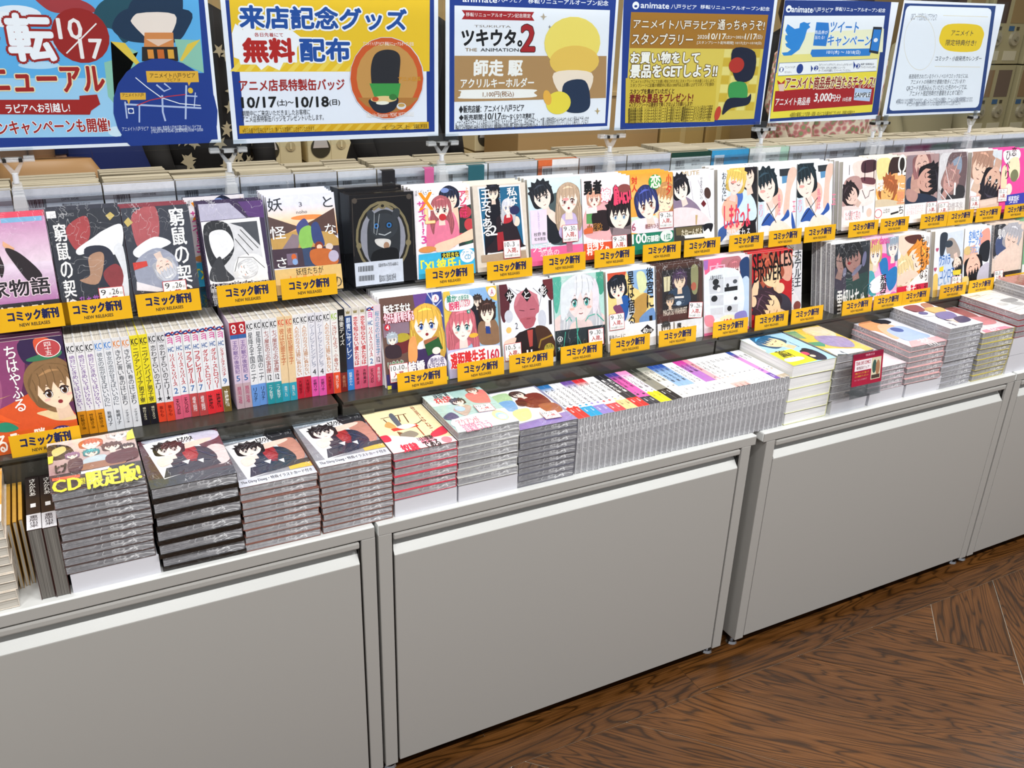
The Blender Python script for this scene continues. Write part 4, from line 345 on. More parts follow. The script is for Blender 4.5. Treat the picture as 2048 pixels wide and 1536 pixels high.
 'C19':(100,142,'#d8cccc',[('p',[61,1.4,100,0,99.1,53.4,62.1,24.2],'#d4dce4',1),('p',[6.2,62.3,50,60.2,38,95.7,4.5,97.8],'#eef0f4',1),('p',[30.1,72.6,79.2,84.7,66.6,116.1,25.3,112.8],'#e8c4b0',1),('h',31.8,36.7,28.9,'#b08a78','#e8c8b4',{'e': '#333','c': 1,'rot': 20,'m': 1}),('h',73.2,70.5,28.3,'#26242c','#dcb4a0',{'e': '#333','rot': 200,'m': 1}),('p',[-1.4,110.7,98.1,104.5,100,142,0,142],'#dcc4b8'),('p',[31.9,111.1,94.7,108.9,95.2,118.3,39.3,123],'#ecd4c8')]),
 'C20':(100,142,'#ef4fa0',[('p',[3.6,2.8,58.1,-0.7,65.5,20,19,31.6],'#f8eef2',1),('p',[28.7,22.3,62.1,19.8,69.9,59.2,50.8,72.2,30.4,56.7],'#f2e4c0',1),('e',50.3,59.1,15.1,14.3,'#7c8060'),('p',[2.7,40.4,19.5,39,22.6,93.8,2.6,88.1],'#f0dcb8',1),('e',32.1,89.7,13,13.9,'#f4e8d8'),('t','恋',34,-6.4,51.9,14,'#2a1c24','b2'),('t','ひべり',13.8,1,30.9,66.3,'#2a1c24','b1v'),('p',[19.9,102.8,99.5,100.2,100,142,25.3,140.9],'#3c44b0'),('t','福富悠紀',33,105.8,74.7,116.8,'#f2f2fa','b2'),('t','メ四',36.8,117.2,68.6,123.2,'#f2f2fa','b2')]),
 'C21':(100,142,'#8ab89c',[('e',50,60,30,40,'#3c4a40'),('h',50,60,22,'#2a3430','#f3d9c8',{'e': '#333'}),('r',0,110,100,142,'#f0f0ee')]),
 'chihaya':(100,155,'#5c3050',[('p',[0,0,50.1,0.5,41.9,69.2,5.4,121.2,-16.5,126.3],'#8a4470',1),('e',3.4,57.2,16.6,41.3,'#a05a80'),('p',[50.1,0.5,99.2,-0.1,100.2,31.5,72.6,39.2,49.9,30.5],'#38284c',1),('p',[66,1.7,82.4,1.2,89.5,17.1,77.5,29.5,67.4,22],'#d8583c',1),('p',[0.5,16.4,12.7,-2.3,13.7,10.9,4.1,33],'#d8502c',1),('p',[-3.6,101.2,26.6,85.4,70.1,72.1,101.3,116.7,101.3,134.8,-7.7,127.5],'#d8582c',1),('p',[55.1,103.2,87.3,103.6,100.7,120,78,118.9,63.4,110.6],'#e8cfa0',1),('p',[46.1,53.3,57.2,34.5,81.3,26.5,101.7,41.8,102.2,75.4,83.5,106.5,62.5,97.5,49.6,79.8],'#8a6a48',1),('h',81.3,73.3,23.2,'#8a6a48','#f8d8bc',{'e': '#4a2c1c','o': 1,'rot': -10}),('p',[53.6,27.5,72.2,22.4,95.4,20.9,90.7,29,61,31.5],'#3c7a58',1),('p',[2.2,103.5,35.4,117,12.2,98.3],'#e8602c'),('p',[-5.8,115.1,16.4,109.9,30.1,121.1,14.2,123.9],'#2c8a6c',1),('p',[30.2,72.9,-4.9,80.4,-7.6,88.1,-0.4,80.9],'#d8b070'),('t','ちはやふる',30.2,5.6,43.2,98.6,'#f8f4f0','b2v'),('e',81.6,15.6,14.9,12.7,'#f4ecea'),('e',81.6,15.6,13.9,11.7,'#b8484c'),('t','四十五',74.9,6.6,87.2,25.3,'#f4ecea','b1v'),('p',[0.2,125.3,99.8,124.8,100,155,0,155],'#d05c24'),('t','するぞつ勝',-13.4,125.2,60.9,152.2,'#f8f0e6','b2'),('e',79.7,137,13.9,10.5,'#3c3070'),('t','発売中の',73.8,128.9,89.6,135.8,'#e8e4f0','b1'),('t','BE·LOVE',70.5,133.9,91.1,140.8,'#e8e4f0','b2'),('t','11月号に',72.1,138.9,88,144.8,'#e8e4f0','b1')]),
 'princess':(100,142,'#6a5048',[('p',[55,-0.5,100,0,100.5,63.7,62.9,50.3],'#3c4c98'),('p',[53.4,-0.5,77.1,-0.2,68.4,23,54.9,22.1],'#6a4a90'),('l',[75.5,-1.1,98.7,40],1.4,'#c8d4f0'),('l',[70.7,37.8,99,13.3],1.4,'#c8d4f0'),('l',[84,0.9,87,52.4],1.2,'#c8d4f0'),('p',[2.2,38.7,43.5,40.6,43.5,61.5,2,60.5],'#8a7484'),('p',[24,61.1,45.3,60,43.6,80.9,31.4,89.1,10.8,86.6,8.7,73.7],'#6c2c30',1),('p',[22.4,61,29.1,56.9,40.3,59.6,41.3,67.7,24.8,70.8],'#b0a038',1),('h',14.9,64.9,6.9,'#b0bcc8','#f6e6dc',{'e': '#555','m': 1}),('p',[3.9,74.8,24.4,75.5,26.2,93.3,4.1,92],'#3a2c34',1),('p',[44.6,68.1,72.3,61,99.7,73.8,99.7,121.4,50.5,121,46.1,90.9],'#40305c',1),('p',[49.6,68.6,65,66.9,67.1,83.6,53.3,85.3],'#e8e6f4',1),('h',70.8,47.7,20.2,'#e8b850','#fbeadf',{'e': '#3458a8','l': 1,'o': 1}),('p',[41.1,70.9,51.5,65.5,52.3,98.3,41,113.1,37.4,96.3],'#e8a060',1),('p',[64.3,75,89.2,71,94.9,90.2,69.4,98.8],'#2c5a34'),('p',[64.5,73.4,85.8,69,87.3,72.5,65.7,80.1],'#a86848'),('e',84,92.2,7,5.7,'#fbeadf'),('e',88.9,9.9,6,6.3,'#f2e2e6'),('t','A',86.7,6.3,91.5,13.2,'#b04a70','b1'),('t','転生王女は',5.2,11.1,47.2,24.8,'#f6f2ee','b4o3','#3a2428'),('t','今日も旗を叩き折る',4.2,23.4,51.9,39.6,'#f2d8e0','b3o3','#a82048'),('e',8.6,45.2,4.6,5,'#c83040'),('t','4',6.6,41.9,11,48.5,'#fff','b2'),('t','いきなり',4.3,98.4,28.9,110.1,'#4a7a44','b3o3','#f2f2f0'),('t','王太子と',5.9,108.1,37.1,120.6,'#f2f0f4','b3'),('t','結婚',35.9,104.2,62.4,121.1,'#f6f2f6','b5o3','#5a4a68'),('e',83.1,114.3,16.2,15.3,'#eae6f2'),('t','原作小説',72.6,102.9,95,112.2,'#5a4a78','b2'),('t','ドラマCD',69.2,112.1,96,122.6,'#5a4a78','b2'),('t','同時発売!',74.5,122.9,93.5,131.6,'#5a4a78','b1'),('p',[-0.4,118.2,101.6,121.7,100,142,0,142],'#3a3468'),('p',[89.5,136.9,100.5,136.1,100.4,142.1,89,142.8],'#e8e048'),('p',[0.5,135.7,6.8,136,6.3,141.5,0.5,141.8],'#e8e048')]),
 'dareka':(100,142,'#a8c8e4',[('p',[49,1.6,99.9,1.6,102,38.8,49.2,26.4],'#8ab4e0'),('p',[0.9,0.1,12.4,0,13,41.5,2.8,70.6,-1.6,52.9],'#e0c050',1),('p',[80.4,-0.9,100,0,102.8,23.7,87.2,18.2],'#e8c450',1),('p',[86.4,31.5,102.4,30.4,102.1,78.3,90,76.5],'#7ab0c8'),('p',[48.8,33.1,68.5,32.4,72,73.9,63.2,86.5,51.5,81.2],'#26262e',1),('h',62.9,22,7,'#3a3230','#f4dccc',{'e': '#333','m': 1}),('p',[63,57.1,93.2,54.6,101.4,92.2,72.8,94.9,61.2,86.2],'#8a6a50',1),('h',79.5,42.4,13,'#3c2c28','#fae4d4',{'e': '#8a5a3a','m': 1}),('p',[74.6,63.9,82.6,65.1,83.9,77.4,74.9,76],'#2c4488'),('p',[3.5,50.3,28.4,43.7,45.8,76.9,40.8,91.8,1.2,91],'#d07080',1),('h',31.3,57.7,19.5,'#d0707c','#fce8e0',{'e': '#4a8a90','l': 1}),('e',50.9,75.9,8.7,3.8,'#e8b040'),('e',90.6,9.5,7.8,7.6,'#f4e8ea'),('t','A',87.9,5,93.7,14.1,'#b04a70','b1'),('p',[7,7.5,50.3,10,49.9,31.5,6.1,30.5],'#e8f0ee',1),('t','誰か',6.1,6.5,22.6,17.8,'#2c8a74','b4'),('t','この状況を',22.3,8.7,46.9,17.8,'#2c8a74','b2'),('t','説明',9.1,17.6,27.4,31,'#d84a70','b4'),('t','してください!',29.5,15.4,48.2,28,'#d84a70','b2'),('e',44.6,36.2,3.5,3.3,'#2c8a74'),('t','4',43.2,34,46.1,38.4,'#fff','b1'),('p',[-0.1,94.3,99.1,97.1,99,141.8,1.1,141.3],'#c8c4e4'),('p',[6.5,98.8,97,98.6,97.4,130.7,22.2,127.7,5.1,116.1],'#f0eef6',1),('t','遠距離生活',5.3,100.3,70,125.5,'#d8383c','b4o3','#f6f4f8'),('t','160',74.7,104,96.9,120.8,'#c83048','b4'),('t','ですか!?',16.9,118,60.3,134.7,'#3c98c8','b3o3','#f6f4f8'),('t','万部!!',77.5,119,94.4,129.4,'#4a3a6a','b2')]),
 'hikari':(100,142,'#e6e8f0',[('p',[0,0,13.7,0,17.6,36.3,6.3,63,-0.5,44.4],'#5a2c34',1),('p',[81.7,-0.5,100,0,99.6,34.7,89.9,27.9],'#6a3036',1),('l',[17.3,5.8,34.3,20.6,29.3,37.8],0.8,'#4a4a54'),('l',[30.9,11.2,42.5,16.3,37.8,28.2],0.8,'#4a4a54'),('l',[62.7,11.7,77.9,26.3,72.7,43.7],0.8,'#4a4a54'),('e',14.6,53.6,7.8,10.5,'#c8ccd8'),('e',77.2,65.9,8,16,'#c8ccd8'),('p',[25.2,40.8,32.3,20.3,50.6,13.7,69.8,27.1,72.2,50.8,65.8,57.1,60.7,74.3,46.6,77.6,35.6,63.6],'#b86876',1),('p',[35.8,60.1,63.6,60.4,60.8,72.5,46.5,78.5,39.2,69.4],'#b05c68',1),('p',[25.4,37.3,32.4,18.6,50.7,11.9,70,23.5,72.7,43.7,61.9,24.2,49.5,31.6,38.1,22.9,29.3,37.8],'#c87c88'),('l',[34.7,45.7,44.5,47.9],1,'#4a2028'),('l',[54.5,46.6,64.4,47.1],1,'#4a2028'),('l',[47.6,61.7,55.5,62],0.8,'#6a2a34'),('p',[19,96.4,30.5,84.1,38.5,81.7,62.4,78.1,85.5,92,99.6,119,100.6,133.3,43.4,128,28.8,111.9],'#2a2022',1),('p',[64.5,76.6,86.2,81.5,100.4,108.5,98.8,131.2,73,129.1,65.2,96.2],'#4a3024',1),('p',[47.4,81.2,58.3,81,56.5,109,50.5,109.9],'#b04a44'),('l',[68,114.3,72.9,100.9,95.3,95.3],3,'#9a7a34'),('p',[4.6,94.3,26.2,90.5,17.4,106.7,3.8,108.1],'#eccab8',1),('e',13.3,76.3,5,5.2,'#e8c070'),('p',[8.8,17.3,18.2,7.7,27.3,20.6,18.7,32.8],'#1c181c'),('t','光',13,13.3,24,27.3,'#f2f0f2','b2'),('p',[40.3,19.6,49.9,9.1,59,23,50.3,33.5],'#1c181c'),('t','と',45.5,15.8,54.7,27.8,'#f2f0f2','b2'),('p',[72.5,16.6,82.3,6,91.5,19.9,82.6,30.6],'#1c181c'),('t','影',75.9,10.6,88,25.9,'#f2f0f2','b2'),('t','2',25.7,65.8,30.5,76.2,'#4a4a54','b1'),('e',88.1,117.6,9.9,9.1,'#b0a040'),('t','大人気',82.2,110.2,94.8,116.5,'#3a3010','b1'),('t','第2巻!!',81.6,119.8,94.1,126.1,'#3a3010','b1'),('p',[91,35.3,96.5,35.7,95.6,76.5,90.2,76.7],'#2a2428'),('r',44.3,114.2,47.4,126.9,'#f0eef0'),('r',52.2,114.5,55.3,127.2,'#f0eef0')]),
 'mint':(100,142,'#b4dcd4',[('p',[0,0,15.4,0.7,13.5,32.7,5.7,60.2,0.3,49],'#50b09a',1),('p',[84.9,0.3,100,0,101.2,29.6,91,37.6],'#3c9a80',1),('p',[1.1,70.3,30.4,59.6,80.5,65.5,101.1,78.9,101.3,107.9,1.9,91.5],'#ecd4d0',1),('h',52.4,42.4,28.2,'#e4e8f0','#f4dcda',{'e': '#3c9c94','l': 1}),('p',[14.1,22,25.2,8.9,42.1,5.2,36.1,35.2,26.1,62.7,13.2,71.8],'#dfe6ec',1),('p',[79.9,10.8,89.4,28.3,87.4,59.1,76.1,68.6],'#e6e0ea',1),('p',[-0.5,90.3,101.3,91.6,100,142,0,142],'#1d2a30'),('l',[22.2,76.4,29.8,70.2,33.5,77.8],1.6,'#3cb098'),('l',[42.2,71.7,43.7,96.9,43.8,128.9],1.6,'#3cb098'),('l',[60.4,81.1,67.3,73,80.2,70.9],1.6,'#3cb098'),('l',[84.4,71.4,98.5,85.8],1.6,'#3cb098'),('l',[4.3,119.9,14,128.3,20.1,93.9],1.2,'#3cb098'),('l',[38.7,128.2,32.3,130.8,24.6,122.7],1.2,'#3cb098'),('l',[47.3,90.2,42.5,100.3,53.3,126.6],1.2,'#3cb098'),('e',8.8,105.1,5.3,4.5,'#f2f4f4'),('e',8.8,105.1,4.2,3.7,'#1d2a30'),('t','4',7,101.9,10.7,108.5,'#f2f4f4','b1'),('t','アンドロイド',4.4,118.2,34.7,125,'#e8ecec','')]),
 'koukyu':(100,142,'#f0f1f4',[('p',[3.1,3.1,97.7,3.6,96.4,107.7,3,77.3],'#e8d088'),('p',[3.1,3.1,41.3,3.4,34.5,25.2,3.8,27.4],'#c85038'),('p',[41.3,3.4,97.7,3.6,96.5,54.9,55.7,33.2],'#8cb0d8'),('p',[62.7,9.4,77.9,9.1,83.9,34.5,68.5,44.1],'#d8e0b0',1),('p',[53,61.1,81.5,45.6,85.3,68.7,67.4,96.5,58.7,102.9],'#b8904c',1),('p',[67.5,89.1,96.1,73.8,97.6,104.1,71.5,104.5],'#6c90c0',1),('p',[33.9,57,46.8,49.1,57,76.5,33.3,92.2,12.3,85.9],'#c4ccd4',1),('p',[23.4,50.1,36.3,44.2,46.8,52.9,37.6,89,18.7,83],'#2858a0',1),('p',[12.7,63.7,25.4,59.7,33.6,73.7,25,80],'#7c4468',1),('h',22.7,31.4,15.2,'#20242e','#fbe6d8',{'e': '#2c3048','o': 1,'rot': -8}),('e',30.4,12.6,8.5,5.2,'#20242e'),('e',7,20.3,5,4.5,'#20242e'),('t','後宮に',82.4,0.1,97.2,73.9,'#1a1a1e','b3v'),('t','星は宿る',43.4,3.6,56.6,100.8,'#1a1a1e','b3v'),('t','1',87.1,87.8,93.3,99.8,'#1a1a1e','b2'),('r',0,97,100,142,'#eceef2'),('t','最後の一人に',2.5,112.2,35.9,121.8,'#2c2c30','b1'),('t','なっても',2.4,118.6,24.3,126.1,'#2c2c30','b1'),('p',[67.5,112.4,82.4,102.6,96.3,114.3,81.9,125.5],'#2a262a'),('t','40',72.5,108.8,82.1,118.1,'#f2f0ee','b3'),('t','万部',82.6,111.2,92.5,117,'#f2f0ee','b1')]),
 'magatsu':(100,142,'#4a2c24',[('r',7,6,93,92,'#3a241e'),('r',12,10,88,84,'#201c20'),('p',[15.3,21.4,29.9,21,28.4,47.5,16,48.1],'#d8d0a8'),('l',[23.1,22.2,22.3,47.8],1,'#3a2a20'),('p',[75.6,10.2,90.6,10.7,88.7,55.8,77.2,54.6],'#8c8c64',1),('e',80.8,45.3,6,7.7,'#b0604a'),('p',[27.2,49.3,45.4,41.7,63.7,39.7,72.6,54.1,69.9,76.9,29.1,74.2,24.8,60.4],'#263a52',1),('h',50.1,31.6,12.7,'#3c2c44','#f2d4b8',{'e': '#a08030','m': 1}),('p',[38.3,59.1,58.8,60.3,58.7,64.1,38.7,62.9],'#e0dcd8'),('e',47.2,72.4,5.9,4.2,'#b8c8d8'),('h',28.1,66.5,8.1,'#2a2422','#e8c8a8',{'e': '#333','m': 1}),('p',[0.8,88.2,97.4,85.7,98.3,103.2,1.7,101.5],'#4a241e'),('t','MAGATSU WAHRHEIT',13.2,81,65.1,92.1,'#ddd0c0','b1'),('r',0,105,100,142,'#e8eaee'),('p',[6.1,105.8,33.1,106.1,32.8,126.1,5.8,124.7],'#f2f3f5'),('h',18.3,114.9,7.6,'#333','#f0f0f2',{'e': '#222','m': 1}),('r',34.9,105.8,36.8,125.6,'#6a5a3a'),('t','魔道',42.1,108.2,52,128.4,'#24262a','b3v'),('t','書きこと',53.3,117.1,85.2,130.5,'#24262a','b2')]),
 'niku':(100,142,'#f0dce6',[('p',[0,0,54.3,-0.4,46.1,32.5,2.4,27.2],'#e4688c'),('p',[-1,1.8,10.1,1,8.7,18.3,1.1,19.4],'#a070b8'),('p',[38,7.9,54.3,-0.4,78.7,2,84.6,25,75,32,45.9,26.6],'#b87880',1),('h',67.4,25.1,12.7,'#b87078','#fae4e0',{'e': '#a04050'}),('p',[79.1,12.2,98.9,6.1,100.5,51.4,90.6,54.2,82.7,41],'#28406c',1),('p',[83,49.1,100.4,47.3,100.5,120.1,87.7,110],'#bcd0ec',1),('t','肉',12.8,9.1,46.1,32.5,'#f6b0c8','b1'),('p',[3.5,28.3,77.3,29.3,82.9,113.1,9.8,115.8],'#dfe6f0',1),('p',[10.6,36.9,42.8,38.1,42.8,65.5,12.6,65],'#c8ccd4'),('p',[45.1,37.4,76.4,38.2,75.7,64.2,45,62.9],'#d4d8e0'),('p',[12.7,66.9,42.5,69.4,42.6,88.9,13.5,86.2],'#c8ccd4'),('p',[45.2,67.8,75.9,69.3,75.1,88.1,45.5,85.4],'#e0e4ea'),('p',[13.1,91.8,41.6,92.6,41,106,14.8,103.5],'#d0d4dc'),('p',[45,89.2,74.8,91,74.1,105.7,44.4,102.7],'#c8ccd4'),('e',25.7,43.7,6.9,5.9,'#2a2c30'),('e',27.3,53.6,8.3,5.1,'#34363c'),('e',22.5,74.2,6.9,5.8,'#2a2c30'),('e',51.7,53,3.3,4,'#3a3c42'),('e',68.2,47.2,4.9,4,'#50545c'),('e',55.8,96.8,5.2,5.1,'#2a2c30'),('e',69.5,79.3,3.9,3.6,'#303238'),('r',44.7,56,73.7,64,'#26282c'),('e',32,58.2,3.7,4.3,'#f6f6f8'),('t','人狼のおはなし',12.6,30.4,41.7,38.9,'#30323a','b1'),('p',[1.5,105,19.4,106.2,22.5,125.7,4.5,122.4],'#ee90a0',1),('e',52.1,119.5,21.2,10.9,'#f2ecc8'),('t','400',39.1,116.3,61.9,130.1,'#d8444c','b4'),('t','万',62.8,122.4,67.1,129.1,'#5a3a40','b1'),('e',29,119.3,7.8,6.9,'#eef2f8'),('p',[68.2,108.7,92.5,106.8,93.4,130.8,71.3,126.9],'#8a84c8',1),('r',0,137,100,142,'#e8709c')]),
 'sex':(100,142,'#b8242a',[('p',[1.7,56.1,21.2,47.4,47.6,59.1,55.1,92.3,29.1,95.8,-1.8,82.6],'#34303a',1),('p',[68.1,10.4,98,9.8,96.3,58.1,73.7,50.8],'#d8a08c',1),('p',[29.3,13.7,60.2,11.5,77.7,31.4,74,54.9,47.1,51.1],'#e0b0a0',1),('p',[-2.2,74.8,11.1,45.9,16.6,54.5,13.5,89.1,-0.8,102.3],'#ecc8a4',1),('p',[14.4,105.1,48.9,79.2,93.5,94.7,100,142,36.4,129.3],'#3c3844',1),('h',46.5,41.1,24.2,'#b85a44','#f0cfa4',{'e': '#333','c': 1,'rot': -30,'m': 1}),('h',42.8,106.3,25.5,'#3c2a34','#f0cfa4',{'e': '#333','c': 1,'rot': -60,'m': 1}),('e',3.6,91.3,7.5,10.3,'#ecc8a4'),('e',69.8,72.4,10.9,10.2,'#ecc8a4'),('t','SEx SALES',1.3,1.1,98.3,30.9,'#141216','b2'),('t','DRIVER',3.9,27.8,74,54.9,'#141216','b2')]),
 'hotel':(100,142,'#e4e6ea',[('l',[62.3,4.2,76.9,15.2,68.6,26.8],2,'#9c9470'),('l',[76.7,9.1,65.6,22.6,88.8,30.2],2,'#9c9470'),('l',[80.3,39.7,94.7,32.7,95.3,57.2],2,'#6c7468'),('p',[32.3,18.4,54.1,11.8,74.5,35.3,74.9,51.4,49.8,57.1,38.4,40.4],'#34383e',1),('h',44.5,17.2,11,'#24262a','#f0dcd0',{'e': '#333','m': 1}),('h',47,54.9,14.3,'#dcd8d0','#f4e6da',{'e': '#555','m': 1}),('p',[33.9,71.1,61.2,70,70.5,102.5,68.5,133.5,41,127.6],'#1c1c22',1),('p',[61.6,85.8,84.7,104.3,96.7,125.7,85.4,135.9,68.2,121.8],'#f2f2f4',1),('e',88.1,128.4,9.8,9.9,'#8a4a44',20),('e',48.1,94,8.2,5.1,'#e8e8ec'),('t','ホテル王',79.7,15.4,97.4,89.7,'#3a4048','b2v'),('t','と恋を',62.3,58.2,79,103.6,'#3a4048','b1v')]),
 'yuki':(100,142,'#262c34',[('p',[29.5,73.7,96,63.2,106.6,138.6,27.5,117.8],'#22403c'),('p',[2.8,42,28,56.3,32.3,105.4,0.5,84.8],'#3a3444',1),('p',[-2.3,2.6,45.1,0.9,41.5,20.8,9.2,23],'#16181e',1),('h',24.6,33,21.5,'#1a1c22','#9c7c74',{'e': '#222','c': 1,'rot': 20,'m': 1}),('h',51.6,34.5,23.3,'#121318','#a07870',{'e': '#222','c': 1,'rot': -14,'m': 1}),('e',40.7,41.5,4.6,3,'#8a2028'),('e',84.1,36.5,5.9,15.7,'#6c6c8c',10),('e',63.2,57.8,17.5,5,'#74748c',-35),('e',28.2,58.5,5.1,9.5,'#74748c',10),('l',[2.2,32,15.4,35.8,26.1,34.2],1,'#101014'),('t','雪解けちゅ。',9,93.2,97.1,146.3,'#e8e8e6','b1')]),
 'keii':(100,142,'#f0b4d4',[('p',[0.6,4,24.1,4.3,30.2,56.2,0.2,71.5],'#d8c8a0',1),('p',[57.7,6,98.1,3.6,99.9,49.6,68.5,41.5],'#5c6c84',1),('p',[28,37.1,59.9,33.5,92.4,53.3,78.7,78.6,48.9,84.6],'#e84ca0',1),('p',[37,45.2,60.7,43,67,73.2,48.3,78.1,36.8,61.4],'#2c78b8',1),('p',[-12.1,70.4,15.8,68.5,26.1,116.1,-1.5,110.1],'#50a8b4',1),('p',[59.7,76.9,96.6,62.8,98.1,97.1,73.6,111.5],'#2c78b8',1),('h',19,31.3,18.5,'#d8b878','#fbe4da',{'e': '#447','m': 1}),('h',81,21.4,17.6,'#98a8b8','#fbe4da',{'e': '#447','m': 1}),('p',[3,89.4,48.1,75.8,51.1,105.8,14,111.2],'#f6f4f8',1),('t','yor dansu',3.8,-3.4,66.7,17.2,'#d8489a','b2'),('t','系男子',38.3,75,62.5,130.3,'#26242c','b3v'),('t','カル',-9.1,88.4,10.2,111,'#2c7890','b3v'),('p',[-4,118.1,98.8,113.3,100,125.1,-0.9,132.3],'#f4e8f4'),('t','丁メ半',-0.5,116.3,53.6,131.7,'#3a2c40','b3'),('e',88.5,120.4,12.8,5.9,'#e070c8'),('r',0,133,100,142,'#c890e0')]),
 'yoro':(100,142,'#f6f1ee',[('p',[1.8,1.4,55.3,3.6,69,28.8,40.6,52.5,5.7,34.4],'#f4d4c0',1),('p',[19.6,3.7,69.5,3.1,65.6,21.4,33.8,17.3],'#5a3430',1),('h',58,54.7,25.7,'#e8943c','#fadcc8',{'e': '#333','c': 1,'rot': 60,'m': 1}),('h',23.3,81.3,24,'#e8d09c','#fadcc8',{'e': '#333','c': 1,'rot': -20,'m': 1}),('p',[-0.7,87,40.5,74.7,67.8,87,26.7,99.1,2.9,104.7],'#f6d0bc',1),('t','もしもな',71.3,3.4,84.6,97.8,'#34302e','b2v'),('t','いまたら',89.1,5.7,96.3,103.6,'#34302e','b2v'),('r',0,107,100,142,'#d42c4c'),('t','優そ',30.1,105.9,60.3,122.4,'#f8ecee','b3'),('t','しの愛',30,120.8,66.8,131.6,'#f8ecee','b3'),('t','なん',64,108.1,77.3,118.2,'#2a2020','b2'),('t','初',87.7,106.8,98.1,120.8,'#2a2020','b2')]),
 'oneA':(100,142,'#e8ecf2',[('p',[16.5,7.9,98.3,4,98.9,117.9,15,118.9],'#d4dff0'),('p',[18.1,8.1,42,7.6,38.1,35.6,27.1,60.1,18.7,48.2],'#343c48',1),('p',[41.8,23.2,62.8,19.3,87.8,45.9,87.9,61.4,62.5,62.5,41.4,46.7],'#a89c94',1),('e',48.6,30.4,14,7.7,'#3a4450'),('p',[69.8,50.2,91.7,66.3,84.4,83.4,69.7,72.4],'#b8a49c',1),('h',82.5,78.6,14.7,'#1e2026','#f4d8c8',{'e': '#333','c': 1,'rot': 160,'m': 1}),('p',[16.8,56.5,51.9,50.2,69.7,90.4,29.7,102.8,19.5,83.3],'#c4d4ec'),('t','ウラハラ',18.6,52.5,55.3,74.9,'#3c70b8','b3'),('t','コンロ王',23,83.8,73.4,104.8,'#3c70b8','b2'),('p',[19.6,78.9,33.8,76.4,33.6,87.5,19.4,87.7],'#e8d040'),('p',[66,89.9,95.6,89.5,95.7,101.1,69.7,99.6],'#e8d040'),('t','♥',3.7,35.6,13.7,44.3,'#b85a78','b1'),('t','♥',0.5,77.3,10.7,86.5,'#b85a78','b1'),('p',[-0.1,96.1,15.7,96.2,14.3,144.4,0,142],'#e8c870',1),('t','しい',17.3,100.9,54.9,118.2,'#8ab0e0','b3')]),
 'oneB':(100,142,'#e8eef6',[('p',[59.1,15.3,91.6,6.5,95.3,49.1,57.7,42.3],'#e8a090',1),('p',[65.9,38.3,96.1,34.4,94.8,78.5,64.2,72.5,57.1,54.5],'#22262e',1),('p',[-2.1,50.2,33.9,42.1,64,74.9,55.2,93.3,4.5,82.5],'#e4b8a0',1),('h',39.5,91.5,27.5,'#1c1c22','#f2c0ac',{'e': '#333','c': 1,'rot': 170,'m': 1}),('p',[63.1,94.2,99.3,83.9,96.6,132,57.7,122.6],'#c8c4d4',1),('p',[-2.6,110.6,22.9,108.8,21.7,137.4,0.1,139.6],'#e8d48c',1),('e',13.8,49.6,14.2,9.7,'#d8bc80'),('t','お仙さん',15.7,5.5,66.6,24.8,'#4a88d8','b3o2','#f2f6fc'),('t','テーブ✕',14.9,22.7,61.8,40.3,'#4a88d8','b3o2','#f2f6fc'),('t','ラブコン',22.1,40.7,57,57,'#7aa4e0','b2')]),
 'wata':(100,142,'#e8d4c4',[('p',[0,2.6,40.4,4.4,36,40.8,7.7,73.2,0.2,67.3],'#26262e',1),('p',[26.1,10.8,65.5,1.7,78.6,35.2,49.6,52.7,29,40],'#b4b4bc',1),('p',[8.3,32.4,29.3,27,49.6,52.7,35,76.5,11.2,66.1],'#40507c',1),('h',60.7,35.8,23.3,'#b8b8c0','#f0d4c4',{'e': '#333','c': 1,'rot': 20,'m': 1}),('p',[28.5,63,81.4,51.2,89.5,108.4,20.6,109.6,7.5,83.2],'#f0d8c8',1),('t','鬼の',12.1,9.3,36.2,33,'#f2f2f4','b2'),('r',0,110,100,142,'#24222a'),('t','オ',2.6,70.1,14.4,79.1,'#e8e8ec','b1')]),
 'edge':(100,142,'#7cb088',[('e',40,60,26,40,'#26302a'),('r',0,100,100,142,'#e8ece8')]),
